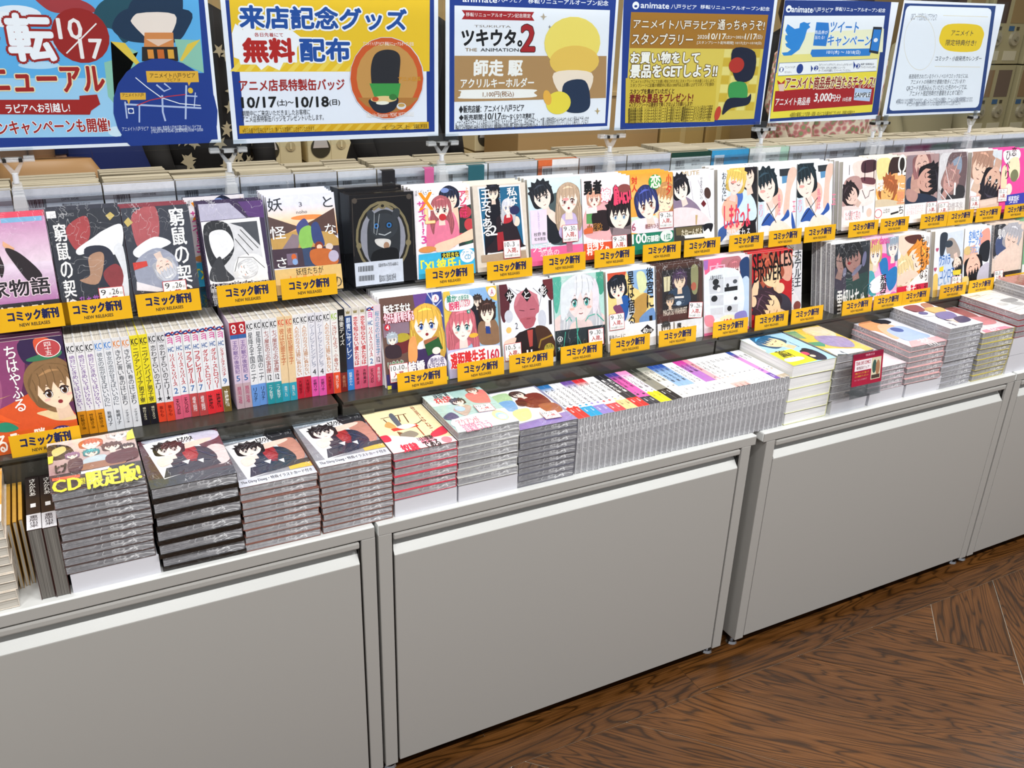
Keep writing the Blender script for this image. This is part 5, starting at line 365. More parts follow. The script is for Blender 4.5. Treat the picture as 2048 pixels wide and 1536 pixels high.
 'cd':(100,142,'#c8a49c',[('r',0,0,100,100,'#e4d0c8','#a07c80'),('p',[1.3,7.8,23.4,16.6,28.3,47.3,3.7,51.6],'#2a2024',1),('p',[5.3,23.4,17.8,15.3,20.3,30.7,7.8,42.1],'#d8c880',1),('h',49.1,22.7,10.9,'#c86848','#f8e4d8',{'e': '#333','c': 1}),('h',81.8,8.4,10.9,'#e0c8c0','#fae8e0',{'e': '#444','m': 1}),('h',48,50.6,7.4,'#3c8a90','#f4dccf',{'e': '#333','m': 1}),('h',72,43.4,9,'#5c3c38','#f4dccf',{'e': '#333','m': 1}),('h',26.8,50.6,6.3,'#8c6a90','#f4dccf',{'e': '#333','m': 1}),('h',89.9,51.7,6.1,'#4a3438','#f4dccf',{'e': '#333','m': 1}),('p',[38.9,68.1,62,63.4,63.6,89.2,40.8,93.2],'#b8c8d0',1),('p',[35.7,81.3,78.8,82.5,79.1,100.7,35.1,98.3],'#9c6c50',1),('p',[22.4,63.6,36.2,63.8,35.2,95,21.8,94.4],'#4c3040',1),('p',[64.7,67.8,95.8,57,96.7,87.4,66.3,93.5],'#5c2c34',1),('p',[92.9,8.8,100,0,100.2,30.6,89.7,32.2],'#f0e848'),('p',[0.1,43.6,6.5,41.7,5,62.4,0.1,64.5],'#f0e848'),('p',[0.2,97.9,100.4,99.5,100,142,0,142],'#38343c'),('t','ヒプ',7.5,70,19.1,93.6,'#1c1a1e','b4'),('p',[2.7,105.2,32.2,107.6,31.9,115.8,2.7,113.2],'#d85a3c'),('p',[33.7,101.3,64.5,100,64.2,106.9,33.5,108],'#f2f0f2'),('t','CD',2.7,113.2,32.4,145,'#ece23a','b3'),('t','付き',31.9,117.4,36.7,135.3,'#ece23a','b2'),('t','限定版!',39,104.6,95.6,150.9,'#ece23a','b3')]),
 'dirty0':(100,142,'#6a4450',[('r',0,0,100,142,'#6a4450','#3a2a34'),('e',75,20,26,20,'#c8c4d8'),('e',30,8,26,12,'#b4b8c8'),('e',88,80,16,30,'#d8c8c8'),('r',0,118,100,142,'#38404c'),('p',[5,16,62,6,86,104,18,122],'#f2f3f6'),('t','〜〜〜',8,20,14,60,'#d0d4dc','v'),('p',[34,60,60,46,80,58,84,96,40,106,30,80],'#252b3c',1),('p',[48,50,62,44,66,60,62,84,52,84],'#a02c30',1),('p',[18,120,24,94,84,88,88,108],'#252b3c'),('p',[50,34,84,28,86,36,60,48,48,46],'#f2cfc0',1),('h',34,44,15,'#241c20','#f8e4dc',{'e': '#333','m': 1}),('l',[56,52,66,70,60,90],1.2,'#8a2028'),('l',[64,60,80,74],1.4,'#3c4664'),('l',[70,66,84,86],1.4,'#3c4664'),('l',[40,88,60,84,78,92],1.2,'#3c4664'),('l',[30,96,50,92],1,'#3c4664'),('p',[44,84,54,82,50,94],'#f2f3f6'),('p',[62,88,70,86,68,98],'#f2f3f6'),('e',26,68,4,6,'#a02c30'),('p',[16,70,30,62,34,80,20,90],'#f4dcd0',1),('t','ヒプノシス',48,14,66,24,'#1a181c','b6'),('t','マイク',52,24,64,30,'#3a383c','b3')]),
 'dirty1':(100,142,'#8a8c94',[('r',0,0,100,14,'#98a4b0'),('p',[60,4,98,4,98,40,80,46],'#2a2a30',1),('p',[70,40,96,30,98,90,74,100],'#c08878',1),('r',70,96,100,108,'#2e2a2c'),('r',70,108,100,120,'#e8b83c'),('r',0,122,100,142,'#cfd4e0'),('t','The Dirty Dawg・特典イラストカード付き',4,126,96,136,'#2a2c34','b2'),('p',[5,20,62,10,86,104,14,124],'#f2f3f6'),('p',[34,60,60,46,80,58,84,96,40,106,30,80],'#252b3c',1),('p',[48,50,62,44,66,60,62,84,52,84],'#a02c30',1),('p',[18,120,24,94,84,88,88,108],'#252b3c'),('p',[50,34,84,28,86,36,60,48,48,46],'#f2cfc0',1),('h',34,44,15,'#241c20','#f8e4dc',{'e': '#333','m': 1}),('l',[56,52,66,70,60,90],1.2,'#8a2028'),('l',[64,60,80,74],1.4,'#3c4664'),('l',[70,66,84,86],1.4,'#3c4664'),('l',[40,88,60,84,78,92],1.2,'#3c4664'),('l',[30,96,50,92],1,'#3c4664'),('p',[44,84,54,82,50,94],'#f2f3f6'),('p',[62,88,70,86,68,98],'#f2f3f6'),('e',26,68,4,6,'#a02c30'),('p',[16,70,30,62,34,80,20,90],'#f4dcd0',1),('t','ヒプノシス',48,14,66,24,'#1a181c','b6'),('t','マイク',52,24,64,30,'#3a383c','b3')]),
 'neko':(100,142,'#eadcae',[('l',[21.7,26.3,64.7,24.4],2,'#6a4430'),('l',[25.1,29.7,27.5,52.7],2,'#6a4430'),('l',[59.7,25.8,57.1,55.8],2,'#6a4430'),('l',[51.2,23.6,46.3,47.9],2,'#6a4430'),('p',[37,22.5,45.3,16.8,44.2,62.1,36.9,64.9],'#5c606c',1),('p',[18.4,55,28.7,40.7,34.2,59.4,29.7,67.6],'#c89c5c',1),('l',[80.1,54.5,70.8,62,63.1,64.8],2,'#3c3430'),('p',[23.8,66,65.9,63.1,67,73.2,25.3,75.7],'#c83c30'),('p',[34.9,64.3,49.6,58.7,64.4,67.6,44.8,74.2],'#f2f0ec',1),('p',[29.2,76.8,44.8,94.9,27.7,103.3],'#7a4a30'),('l',[63,72.1,62.9,104.7],2,'#a04430'),('p',[29.4,90.5,48.8,82.3,56.5,98.3,39.1,106.6],'#8c8478',1),('t','世界はねこ',84.8,2,78.2,104.5,'#8a2c28','b1v'),('t','できている',-4.4,19.5,1,82.4,'#a8443c','b1v'),('p',[-0.9,86.2,16.1,86.7,54.4,111.1,99.5,124.3,100,142,0,142],'#f0e0e4'),('p',[-5.1,87.2,11,83,11.7,102.9,-0.4,103.6],'#d8344c',1),('p',[74.2,103.4,100.4,87.3,98.3,110.3,73.8,116.7],'#d8344c',1),('t','猫様の',49.9,111.9,72.6,131.7,'#d86a84','b2'),('t','奴隷',16.5,121.1,41.1,144.9,'#d8344c','b4'),('t','である',50.4,122.9,75,145.1,'#3a2c30','b3'),('t','112.5億頭!',48.3,107.1,72,121.5,'#3a2c30','b2'),('e',87.6,131.8,7.8,10.1,'#e88c98')]),
 'aqua':(100,142,'#a8ccc8',[('p',[0,0,43.1,2.2,46,48.1,0.3,43],'#cfe4e0'),('t','3年目に超',16.1,-1.6,40.1,20.2,'#2a3a40','b3'),('t','オネェ先生',12.2,13.7,39.7,37.1,'#c83c44','b4o2','#f4f6f6'),('p',[65.7,21,98.9,13,92.5,58.7,82.9,61.7,65.5,52.5],'#e87c78',1),('h',82.4,11.7,7.4,'#8a6450','#fae4d8',{'e': '#533','m': 1}),('p',[26.3,64.7,44,52.9,55.7,66,36.1,92.9,28.3,80.8],'#b8a89c',1),('h',44,42.4,9.1,'#26303c','#fae4d8',{'e': '#333','m': 1}),('e',36.1,66.9,7.9,9.6,'#a0c8e8'),('p',[0.6,85.3,18.4,73.4,22.4,95.1,4.6,96.6],'#34446c',1),('p',[8.6,97.4,116.6,100.1,100,142,0,142],'#efe6ee'),('p',[12.6,98.2,103.5,92.1,101.3,117.1,12.7,129.2],'#e8e4f0',1),('t','アクアンが',11.6,100.6,46.8,123.4,'#e08a90','b2'),('t','音楽堂うたう',12.7,118.9,56.3,145.7,'#e08aa4','b2'),('e',82.4,113.1,11.4,18.7,'#f0d8a0'),('e',83.3,115.8,8.7,13.1,'#a8d0dc'),('e',83.3,118.3,6.1,8.4,'#ecd4e8')]),
 'zaku':(100,142,'#8c8cae',[('p',[5.7,1.7,96.5,2,95.8,111.3,8.2,120.9],'#f0f0ee'),('p',[11.7,15.5,41.8,9.7,36.2,45.9,8.1,48.7],'#b0d0a0',1),('p',[14.4,39.4,38.4,40.9,30,76.7,13,71.8],'#78a8d8',1),('p',[51.6,33.4,89.5,27.3,91.6,73.4,63.7,81.3,46.9,65.6],'#7a3028',1),('p',[68.2,71.9,95.8,74.6,94,105.8,71.4,104.3],'#a0583c',1),('h',56.2,23.1,9.8,'#3c2420','#fae4d8',{'e': '#333','rot': -20}),('p',[19.5,79,46.9,76.4,36.4,109.3,14,112.8],'#f4e898',1),('p',[42.8,42.2,55.8,46.1,51.2,66.9,38.4,63.1],'#5a2420',1),('p',[6.3,125.1,95.8,111.3,100,142,0,142],'#8c78b8'),('p',[-2.1,5.4,5.8,4.8,4,53,-4.7,50.4],'#40506c')]),
 'blue':(100,142,'#a4cce8',[('h',44,34,24,'#2c5c80','#f0d0a8',{'e': '#333','c': 1,'m': 1,'rot': -30}),('p',[0,0,18,1.6,6.2,48.3,5.3,65,-5.4,62.7],'#dcecf4',1),('p',[60.4,91.4,85.7,91.1,87.8,123.3,75.7,141.9,54.9,131],'#2c2c3c',1),('e',76.5,93,8.9,11.3,'#1f2430'),('e',61.5,104.1,7.6,8.4,'#d8506c'),('e',66.1,118.6,5.2,5.9,'#f0d0b8'),('p',[1.6,77.4,54.2,76.4,58,138.7,0,142],'#f0e438'),('t','日曜の朝になる',15,74.3,35.8,103.2,'#3a3a20','b2'),('t','ベイビーローズ',12.2,85.6,35.2,114.8,'#3a3a20','b2'),('p',[6.2,111.2,38.8,110.7,41.5,123.9,7,126],'#f4f4f2',1),('t','しずく',75.4,43.2,77.4,74.9,'#3c5c70','b1')]),
 'yellow':(100,142,'#ecca50',[('h',60,40,17,'#e8c890','#f8e0cc',{'e': '#447','m': 1}),('p',[-0.2,6.3,25,9,15.4,50.2,-4.4,40.7],'#74a880'),('p',[-2.1,66.5,37.7,74.8,16.9,96.2,-2.6,83.5],'#3c9c78'),('p',[46.7,6.9,102.2,10.5,90.6,58.4,53.1,49.7],'#f0dcb8',1),('p',[39.5,47.6,95.5,70.3,72.9,118.8,28.3,93.9],'#a090c0',1),('e',75.5,31.8,16.1,11.7,'#f2d8c0'),('p',[4.6,102.3,77.2,130.3,75.1,151.2,-1.5,140.3],'#dfeaf0'),('t','おもてなし',23,120.8,28.1,163.1,'#24405c','b3'),('p',[8.2,134.8,54.6,152.7,49.5,157.7,-0.6,142.3],'#204050')]),
 'pinkr':(100,142,'#f4e6ec',[('e',49.4,55.8,28.7,28.6,'#f0a0b8'),('e',48,82.9,18.5,16.1,'#e8708c'),('t','ふわふわ',14.2,84,38,120.6,'#d8446c','b2'),('t','恋',69.7,75.6,69.1,110.6,'#d8446c','b2')]),
 'orange':(100,142,'#dfe2ec',[('p',[10,30,60,20,70,70,20,80],'#e8a070',1),('h',46,26,15,'#24242c','#f2c8a8',{'e': '#333','c': 1,'m': 1,'rot': 40}),('h',64,70,15,'#b88a60','#f6d8c0',{'e': '#333','m': 1,'rot': -30}),('p',[10.3,5.1,55.4,3.3,42.5,38.2,10.2,50,-3.9,33.8],'#e8a070',1),('p',[50.6,0.8,80.4,8.2,82.8,24.9,60.8,30.1,47.5,15.2],'#24242c',1),('p',[39.1,27.8,65.8,32.5,53.2,70.5,10,100.7,13.5,61.2],'#ecb898',1),('p',[29.2,59.1,79.3,47.6,87.1,86.7,86.1,115.1,25.2,118.6],'#a8bce0',1),('p',[22.3,117.3,116.1,119.4,100,142,0,142],'#f4b0b4'),('t','ラブラブ',41.6,115.2,69.5,149.8,'#fff','b2'),('e',54.8,62,13,12.9,'#4a60a0')]),
 'purple':(100,142,'#eceaf0',[('h',34,34,13,'#8a4c5c','#f2d4c4',{'e': '#333','m': 1}),('h',68,56,13,'#d8b070','#f6dcc8',{'e': '#333','m': 1}),('h',52,98,13,'#484464','#f2d4c4',{'e': '#333','m': 1}),('l',[10,70,50,80,90,72],1.2,'#6a6a88'),('p',[23.5,12.4,62.2,13.2,49,45.9,21.1,41.7],'#8a4c5c',1),('p',[78.1,12.1,98.7,13.9,88.6,37.3,65,34.5],'#a87868',1),('p',[65,34.5,101.3,44.2,81,71.9,54.5,58.6],'#d8b070',1),('p',[51.9,67.1,93.7,68.8,78.5,99.3,35.9,98.6],'#7870a0',1),('p',[62.9,101.5,96.3,98.4,88.8,123,52.5,125.5],'#484464',1),('t','月の花',25,113.3,30.9,135.4,'#6a6a78','b2'),('e',29.8,56.1,11.3,8.2,'#5c5c90')]),
 'pinkw':(100,142,'#f0e4e8',[('h',44,40,18,'#a85c58','#f6dcd0',{'e': '#833','l': 1}),('p',[5.1,1.8,94.4,5.7,78.7,85.1,17.2,73.2],'#a85c58',1),('p',[38,62.8,103.4,75.2,85.7,110.3,37.1,101.6],'#d8888c',1),('p',[13.3,128.4,85.1,129.1,93.7,142.7,7.5,142.2],'#f090a8'),('t','恋する',28.9,122.9,55.3,141,'#fff','b2')]),
 'sketch':(100,142,'#f2f2f0',[('l',[10,30,60,20,80,40],1,'#777'),('l',[20,50,50,44,70,60],1,'#888'),('e',30,80,14,10,'#ccc'),('e',66,90,16,12,'#b4b4b4'),('p',[50,60,90,58,88,76,54,80],'#9a9a9a',1),('t','みんなの話',8,12,40,22,'#555','b1'),('l',[10,110,80,100],1,'#888'),('l',[14,120,70,114],1,'#888')]),
 'orange0':(100,142,'#e8a850',[('e',40,40,30,24,'#e06848'),('e',60,70,26,20,'#f0c8a0'),('e',70,30,14,10,'#8a3060'),('t','のぼひ',68,8,88,60,'#f4f0e8','b2v'),('r',0,100,100,142,'#f2f0ee'),('t','恋の話',20,108,80,132,'#c8a080','b1')]),
}
# ------------------------------------------------------------ setting
M_CAB = mat('cabinet_white_paint_shaded', '#a7a5a1', rough=.36)  # cabinet paint in its darker tone, shade of the upright faces in the colour
M_TOP = mat('cabinet_white_paint_lit', '#e6e8e6', rough=.35)  # same paint as the fronts, lightened for the light falling on the top
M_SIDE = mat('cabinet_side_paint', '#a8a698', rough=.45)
M_DARK = mat('dark_riser_laminate', '#43413b', rough=.13, spec=.5)
M_DARK2 = mat('dark_shelf_edge', '#36352f', rough=.25)
M_BLK = mat('black_gap', '#15120f', rough=.6)
M_CHROME = mat('chrome', '#c8c8cc', rough=.2, metal=1)
M_YEL = mat('yellow', '#e0a81c', rough=.4)
CLR = clear()
def wood():
    m = bpy.data.materials.new('oak_vinyl_plank'); m.use_nodes = True; nt = m.node_tree; b = nt.nodes['Principled BSDF']; L = nt.links.new; N = nt.nodes.new
    tc = N('ShaderNodeTexCoord'); oi = N('ShaderNodeObjectInfo'); ad = N('ShaderNodeVectorMath'); ad.operation = 'ADD'; sc_ = N('ShaderNodeVectorMath'); sc_.operation = 'SCALE'; sc_.inputs[3].default_value = 37
    cb = N('ShaderNodeCombineXYZ'); L(oi.outputs['Random'], cb.inputs[0]); L(oi.outputs['Random'], cb.inputs[1]); L(cb.outputs[0], sc_.inputs[0])
    L(tc.outputs['Object'], ad.inputs[0]); L(sc_.outputs[0], ad.inputs[1])
    mp = N('ShaderNodeMapping'); mp.inputs['Scale'].default_value = (1.2, 8, 1); L(ad.outputs[0], mp.inputs[0])
    n1 = N('ShaderNodeTexNoise'); n1.inputs['Scale'].default_value = 1.1; n1.inputs['Detail'].default_value = 3; n1.inputs['Distortion'].default_value = .5; L(mp.outputs[0], n1.inputs['Vector'])
    mu = N('ShaderNodeMath'); mu.operation = 'MULTIPLY'; mu.inputs[1].default_value = 120; L(n1.outputs['Fac'], mu.inputs[0])
    sn = N('ShaderNodeMath'); sn.operation = 'SINE'; L(mu.outputs[0], sn.inputs[0])
    mp2 = N('ShaderNodeMapping'); mp2.inputs['Scale'].default_value = (5, 330, 1); L(ad.outputs[0], mp2.inputs[0])
    n2 = N('ShaderNodeTexNoise'); n2.inputs['Scale'].default_value = 1; n2.inputs['Detail'].default_value = 4; L(mp2.outputs[0], n2.inputs['Vector'])
    r1 = N('ShaderNodeValToRGB'); e = r1.color_ramp.elements; e[0].position = 0; e[0].color = (*lin('#3a240f'), 1); e[1].position = .16; e[1].color = (*lin('#583715'), 1); k_ = e.new(.75); k_.color = (*lin('#684320'), 1)
    mr = N('ShaderNodeMapRange'); mr.inputs[1].default_value = -1; mr.inputs[2].default_value = 1; L(sn.outputs[0], mr.inputs[0]); L(mr.outputs[0], r1.inputs[0])
    r2 = N('ShaderNodeValToRGB'); e = r2.color_ramp.elements; e[0].position = .36; e[0].color = (.45, .40, .36, 1); e[1].position = .58; e[1].color = (1, 1, 1, 1); L(n2.outputs['Fac'], r2.inputs[0])
    n3 = N('ShaderNodeTexNoise'); n3.inputs['Scale'].default_value = 2.2; L(ad.outputs[0], n3.inputs['Vector'])
    r3 = N('ShaderNodeValToRGB'); e = r3.color_ramp.elements; e[0].position = .35; e[0].color = (.72, .68, .62, 1); e[1].position = .68; e[1].color = (1.12, 1.08, 1.0, 1); L(n3.outputs['Fac'], r3.inputs[0])
    m1 = N('ShaderNodeMixRGB'); m1.blend_type = 'MULTIPLY'; m1.inputs[0].default_value = .75; L(r1.outputs[0], m1.inputs[1]); L(r2.outputs[0], m1.inputs[2])
    m2 = N('ShaderNodeMixRGB'); m2.blend_type = 'MULTIPLY'; m2.inputs[0].default_value = 1; L(m1.outputs[0], m2.inputs[1]); L(r3.outputs[0], m2.inputs[2]); L(m2.outputs[0], b.inputs['Base Color'])
    bp = N('ShaderNodeBump'); bp.inputs['Strength'].default_value = .25; bp.inputs['Distance'].default_value = .001; L(n2.outputs['Fac'], bp.inputs['Height']); L(bp.outputs[0], b.inputs['Normal'])
    b.inputs['Roughness'].default_value = .3; b.inputs['Specular IOR Level'].default_value = .45
    return m
M_WOOD = wood()
fl = G().box(-3.2, 8.5, -2.2, 6.2, -.02, -.0016).mk('floor', mat('floor_seam_screed', '#b0a696', rough=.7)); tag(fl, kind='structure')
def plank(poly, ang):                       # poly in world xy, grain along ang
    if len(poly) < 3: return
    cx = sum(p[0] for p in poly)/len(poly); cy = sum(p[1] for p in poly)/len(poly); ca, sa = math.cos(ang), math.sin(ang)
    q = [((x-cx)*ca+(y-cy)*sa, -(x-cx)*sa+(y-cy)*ca) for x, y in poly]; n = len(q)
    me = mesh('plank', [(a, b, 0) for a, b in q]+[(a, b, -.0015) for a, b in q], [tuple(range(n))]+[(i, (i+1) % n+0, (i+1) % n+n, i+n)[::-1] for i in range(n)], [M_WOOD])
    link('plank', me, fl, (cx, cy, 0), (0, 0, ang))
def cut(poly, x0, x1, y0, y1):
    p = clip([(x-x0, y-y0) for x, y in poly], x1-x0, y1-y0)
    return [(x+x0, y+y0) for x, y in p]
g_ = .0005
for k in range(-4, 6):
    for r, (ya, yb) in enumerate(((-.0905+g_, .012-g_), (.012+g_, .114))):
        x0 = .779+k*.94+r*.4; plank([(x0+g_, ya), (x0+.94-g_, ya), (x0+.94-g_, yb), (x0+g_, yb)], 0)
W_ = .267; n_ = 9; L_ = W_*n_; cnt = 0
uv = lambda u, v: ((u+v)/2, (u-v)/2)       # u = x+y, v = x-y
for j in range(-9, 12):
    for m in range(-2, 3):
        for kind in 'AB':
            if kind == 'A': u0, u1 = .998+j*W_, .998+(j+1)*W_; v1 = 1.948-j*W_+2*L_*m; v0 = v1-L_; a = -math.pi/4
            else: v0, v1 = 1.681+j*W_, 1.681+(j+1)*W_; u0 = 1.265-j*W_+2*L_*m; u1 = u0+L_; a = math.pi/4
            d = .0014; p = [uv(u0+d, v0+d), uv(u1-d, v0+d), uv(u1-d, v1-d), uv(u0+d, v1-d)]
            p = cut(p, -1.2, 4.0, -1.75, -.0915)
            if len(p) >= 3:
                area = abs(sum(p[i-1][0]*p[i][1]-p[i][0]*p[i-1][1] for i in range(len(p))))/2
                if area > .002: plank(p, a); cnt += 1
print('planks', cnt)
g = G()
for k in range(12): g.box(-3+k*.94, -3+(k+1)*.94-.002, .9, 6.1, -.0012, 0)
o = g.mk('far_planks', M_WOOD, fl); tag(o, kind='stuff')
wl = G().box(-3.2, 8.5, 4.6, 4.7, 0, 2.9).mk('wall_back', mat('wall_tan_paint', '#c8ae7c', rough=.8)); tag(wl, kind='structure')
wl = G().box(8.4, 8.5, -2.2, 4.6, 0, 2.9).mk('wall_right', mat('wall_cream_paint', '#d8c8a0', rough=.8)); tag(wl, kind='structure')
ce = G().box(-3.2, 8.5, -2.2, 6.2, 2.9, 2.95).mk('ceiling', mat('ceiling_white', '#dcdcd8', rough=.9)); tag(ce, kind='structure')
# ------------------------------------------------------------ display cabinets
CABS = [('leftmost white display cabinet with wide drawer front under the spine-out comics', -1.806, -.912), ('white display cabinet with drawer front at left, cut by the left edge of the photo', -.906, -.0055),
        ('white display cabinet in the middle with gently shining drawer front', .0005, .9035), ('white display cabinet right of centre standing beyond the dark gap', .9505, 1.8455), ('white display cabinet at far right cut by the edge of the photo', 1.8515, 2.75)]
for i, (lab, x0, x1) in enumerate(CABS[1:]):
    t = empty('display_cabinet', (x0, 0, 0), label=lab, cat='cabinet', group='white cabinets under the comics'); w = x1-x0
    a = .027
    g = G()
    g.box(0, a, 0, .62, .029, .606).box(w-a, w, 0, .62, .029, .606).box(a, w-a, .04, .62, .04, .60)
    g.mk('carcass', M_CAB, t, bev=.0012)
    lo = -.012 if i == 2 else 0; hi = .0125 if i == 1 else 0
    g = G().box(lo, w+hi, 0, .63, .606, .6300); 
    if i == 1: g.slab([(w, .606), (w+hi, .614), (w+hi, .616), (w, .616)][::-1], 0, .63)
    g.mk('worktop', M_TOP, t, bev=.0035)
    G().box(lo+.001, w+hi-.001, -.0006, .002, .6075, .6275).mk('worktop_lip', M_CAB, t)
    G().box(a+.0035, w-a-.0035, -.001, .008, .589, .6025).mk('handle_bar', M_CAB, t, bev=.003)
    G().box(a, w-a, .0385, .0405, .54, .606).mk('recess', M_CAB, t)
    d = G().box(a+(.0045 if i < 2 else .0018), w-a-(.0045 if i < 2 else .0018), 0, .016, .035, .5545).mk('drawer_front', M_CAB, t, bev=.0012); G().prism([(.0008, .5545), (.004, .5545), (.033, .586), (.029, .5875)], a+.0045, w-a-.0045).mk('finger_pull', mat('finger_pull_paint_lit', '#cdcecb', rough=.2, spec=.7, bump=.04, bscale=500), t)  # finger pull: cabinet paint lightened, the light it catches is in the colour
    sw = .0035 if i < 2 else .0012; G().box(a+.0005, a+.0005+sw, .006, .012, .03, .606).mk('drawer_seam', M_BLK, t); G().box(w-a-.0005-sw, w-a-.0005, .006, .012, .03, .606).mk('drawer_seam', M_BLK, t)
    g = G()
    for s in (0, 1):
        X = .0 if s == 0 else w
        g.box(X-.0006*(1-s)-.0, X+.0006*s, .06, .56, .10, .56)
    g.mk('side_panel', M_SIDE, t)
    for X in (.018, w-.018):
        for Y in (.03, .58):
            f = G().cyl(X, Y, 0, .006, .016, .013, 16).cyl(X, Y, .006, .03, .005, n=10).mk('foot', M_CHROME, t, smooth=False)
# stepped dark risers (one per cabinet)
for i, (x0, x1) in enumerate(((-.906, -.0075), (.0025, .931), (.9365, 1.8455), (1.8515, 2.75))):
    lab = ['left', 'middle', 'right', 'far right'][i]
    t = empty('stepped_riser', (x0, 0, .63), label='dark grey glossy stepped book riser on the %s cabinet' % lab, cat='riser', group='dark risers behind the flat stacks'); w = x1-x0
    G().box(0, w, .199, .212, 0, .1635).mk('riser_panel', M_DARK, t)
    G().box(0, w, .192, .40, .1635, .170).mk('lower_shelf', M_DARK2, t, bev=.0008)
    G().box(0, .012, .212, .60, 0, .1635).mk('side_support', M_DARK2, t); G().box(w-.012, w, .212, .60, 0, .1635).mk('side_support', M_DARK2, t)
    t = empty('upper_riser_block', (x0, 0, .80), label='dark block carrying the upper shelf on the %s cabinet' % lab, cat='riser', group='dark blocks under the upper shelves')
    G().box(0, w, .385, .60, .0005, .195).mk('block_body', M_DARK2, t)
    sh = G().box(x0, x1, .284, .76, .9955, .9992).mk('acrylic_shelf', CLR); tag(sh, 'thin clear acrylic upper shelf over the %s cabinet' % lab, 'shelf', 'thin clear upper shelves')
# clear panels
def acryl(name, x0, x1, y0, y1, z0, z1, lab, cat='panel', group=None):
    o = G().box(x0, x1, y0, y1, z0, z1).mk(name, CLR); tag(o, lab, cat, group); return o
acryl('acrylic_riser_front', -.30, .065, .190, .1915, .631, .776, 'clear acrylic sheet standing before the dark riser under the spine-out comics')
# ------------------------------------------------------------ books
BM = {}
def book_meshes(key, w, h, t, cov='#f4f4f6', pg=None, pm=None, front=None, spine=None, back=None):
    k = (key, w, h, t)
    if k in BM: return BM[k]
    g = G(); e = .0007
    g.box(0, w, 0, e, 0, h, cov).box(0, w, t-e, t, 0, h, cov).box(w-e, w, e, t-e, 0, h, cov)
    if front is not None: front.onto(g, lambda u, v, d: (u*w, -.00005-d, h-v*h))
    if spine is not None: spine.onto(g, lambda u, v, d: (w+.00005+d, u*t, h-v*h))
    if back is not None: back.onto(g, lambda u, v, d: (w-u*w, t+.00005+d, h-v*h))
    c = mesh('cover', g.V, g.F, [pm or M_PRINT], g.c)
    q = G().box(.0012, w-e, e, t-e, .0012, h-.0014)
    p = mesh('page_block', q.V, q.F, [pg or PG])
    BM[k] = (c, p); return BM[k]
def R_stand(tilt, rz=0): return Matrix.Rotation(rz, 4, 'Z') @ Matrix.Rotation(-tilt, 4, 'X')
R_flat = Matrix.Rotation(-math.pi/2, 4, 'X')
R_spine = Matrix(((0, 1, 0, 0), (-1, 0, 0, 0), (0, 0, 1, 0), (0, 0, 0, 1)))     # spine faces the aisle
R_up = Matrix(((0, 1, 0, 0), (0, 0, 1, 0), (1, 0, 0, 0), (0, 0, 0, 1)))         # spine faces up, foot towards the aisle
NB = [0]
def book(ms, loc, R, label, group=None, name='comic_book', extra=None):
    r = empty(name, label=label, cat='book', group=group); r.matrix_world = Matrix.Translation(loc) @ R
    o = link('cover', ms[0], r); link('page_block', ms[1], r); NB[0] += 1
    if extra: extra(r)
    return r
ORD = ['top', 'second', 'third', 'fourth', 'fifth', 'sixth', 'seventh', 'eighth', 'ninth', 'tenth', 'eleventh', 'twelfth', 'thirteenth']
def tagnote(month, day, u, v, s=.036, rot=0, W=.128, H=.182, back='Paper'):
    key = ('tag', month, day)
    if key not in BM:
        a = Art(45, 42, '#b8343c'); a.rect(1.3, 1.3, 43.7, 40.7, '#f7f6f4')
        a.text(str(month), 4, 4, 13 if month < 10 else 16, 15, '#2a2c34', 'b1'); a.text('月', 17.5, 11, 21.5, 15.5, '#34363e', 'b1'); a.text(str(day), 24, 4, 30 if day < 10 else 36, 15, '#2a2c34', 'b1'); a.text('日', 38, 11, 42, 15.5, '#34363e', 'b1')
        a.text('入荷。', 9, 18, 38, 30, '#b02a30', 'b3'); a.text('下からお取りください。', 2.5, 33, 42.5, 38.5, '#2a2c34', 'b1')
        g = G().box(0, .045, -.0003, 0, 0, .042, '#f7f6f4'); a.onto(g, lambda x, y, d: (x*.045, -.00032-d, .042-y*.042)); BM[key] = mesh('arrival_note', g.V, g.F, [M_PAPER], g.c)
    def f(r):
        o = link('arrival_note', BM[key], r, (u*W, -.0030, v*H), (0, rot, 0)); o.scale = (s/.042,)*3
    return f
def inner(x):
    return x
SHORT = {'white comic of a black-haired man with a blue ribbon': 'white blue-ribbon comic', 'pale comic with blue title and an upside-down dark-haired man': 'comic of the upside-down man', 'vivid': ''}
def pile(key, x, y, z, w, h, t, n, tilt=11, desc='', extra=None, cov='#f4f4f6', pg=None, pm=None, artn=None, where='', rz=0, name='comic_book', plain=None):
    """n copies leaning one behind the other, cover to the aisle"""
    tl = math.radians(tilt); ms = book_meshes(key, w, h, t, cov, pg, pm, art(artn or key) if (artn or key) in ARTS else None)
    ms2 = book_meshes(key+'~', w, h, t, cov, pg, pm, None if plain is None else Art(100, 142, cov).run(plain))
    R = R_stand(tl, rz)
    for i in range(n):
        dy = i*(t+.0012)/math.cos(tl); jx = 0 if i == 0 else random.uniform(-.0018, .0018)
        d_ = desc
        if i and len(d_.split()) > 9: d_ = SHORT.get(desc) or ' '.join(d_.split(' above ')[0].split()[:9])
        sfx = 'upper shelf' if 'upper' in where else 'lower shelf'
        if 'twin' in where: sfx = where.replace('on the ', '').replace(' of its', '').replace('upper shelf', 'upper shelf,')
        lab = (desc+', '+(where if len(desc.split())+len(where.split()) < 16 else sfx)) if i == 0 else '%s copy behind the %s, %s' % (ORD[i], d_, sfx)
        book(ms if i == 0 else ms2, (x+jx, y+dy, z+(0.0003)), R, lab, (desc+', '+sfx) if n > 1 else None, name, extra if i == 0 else None)
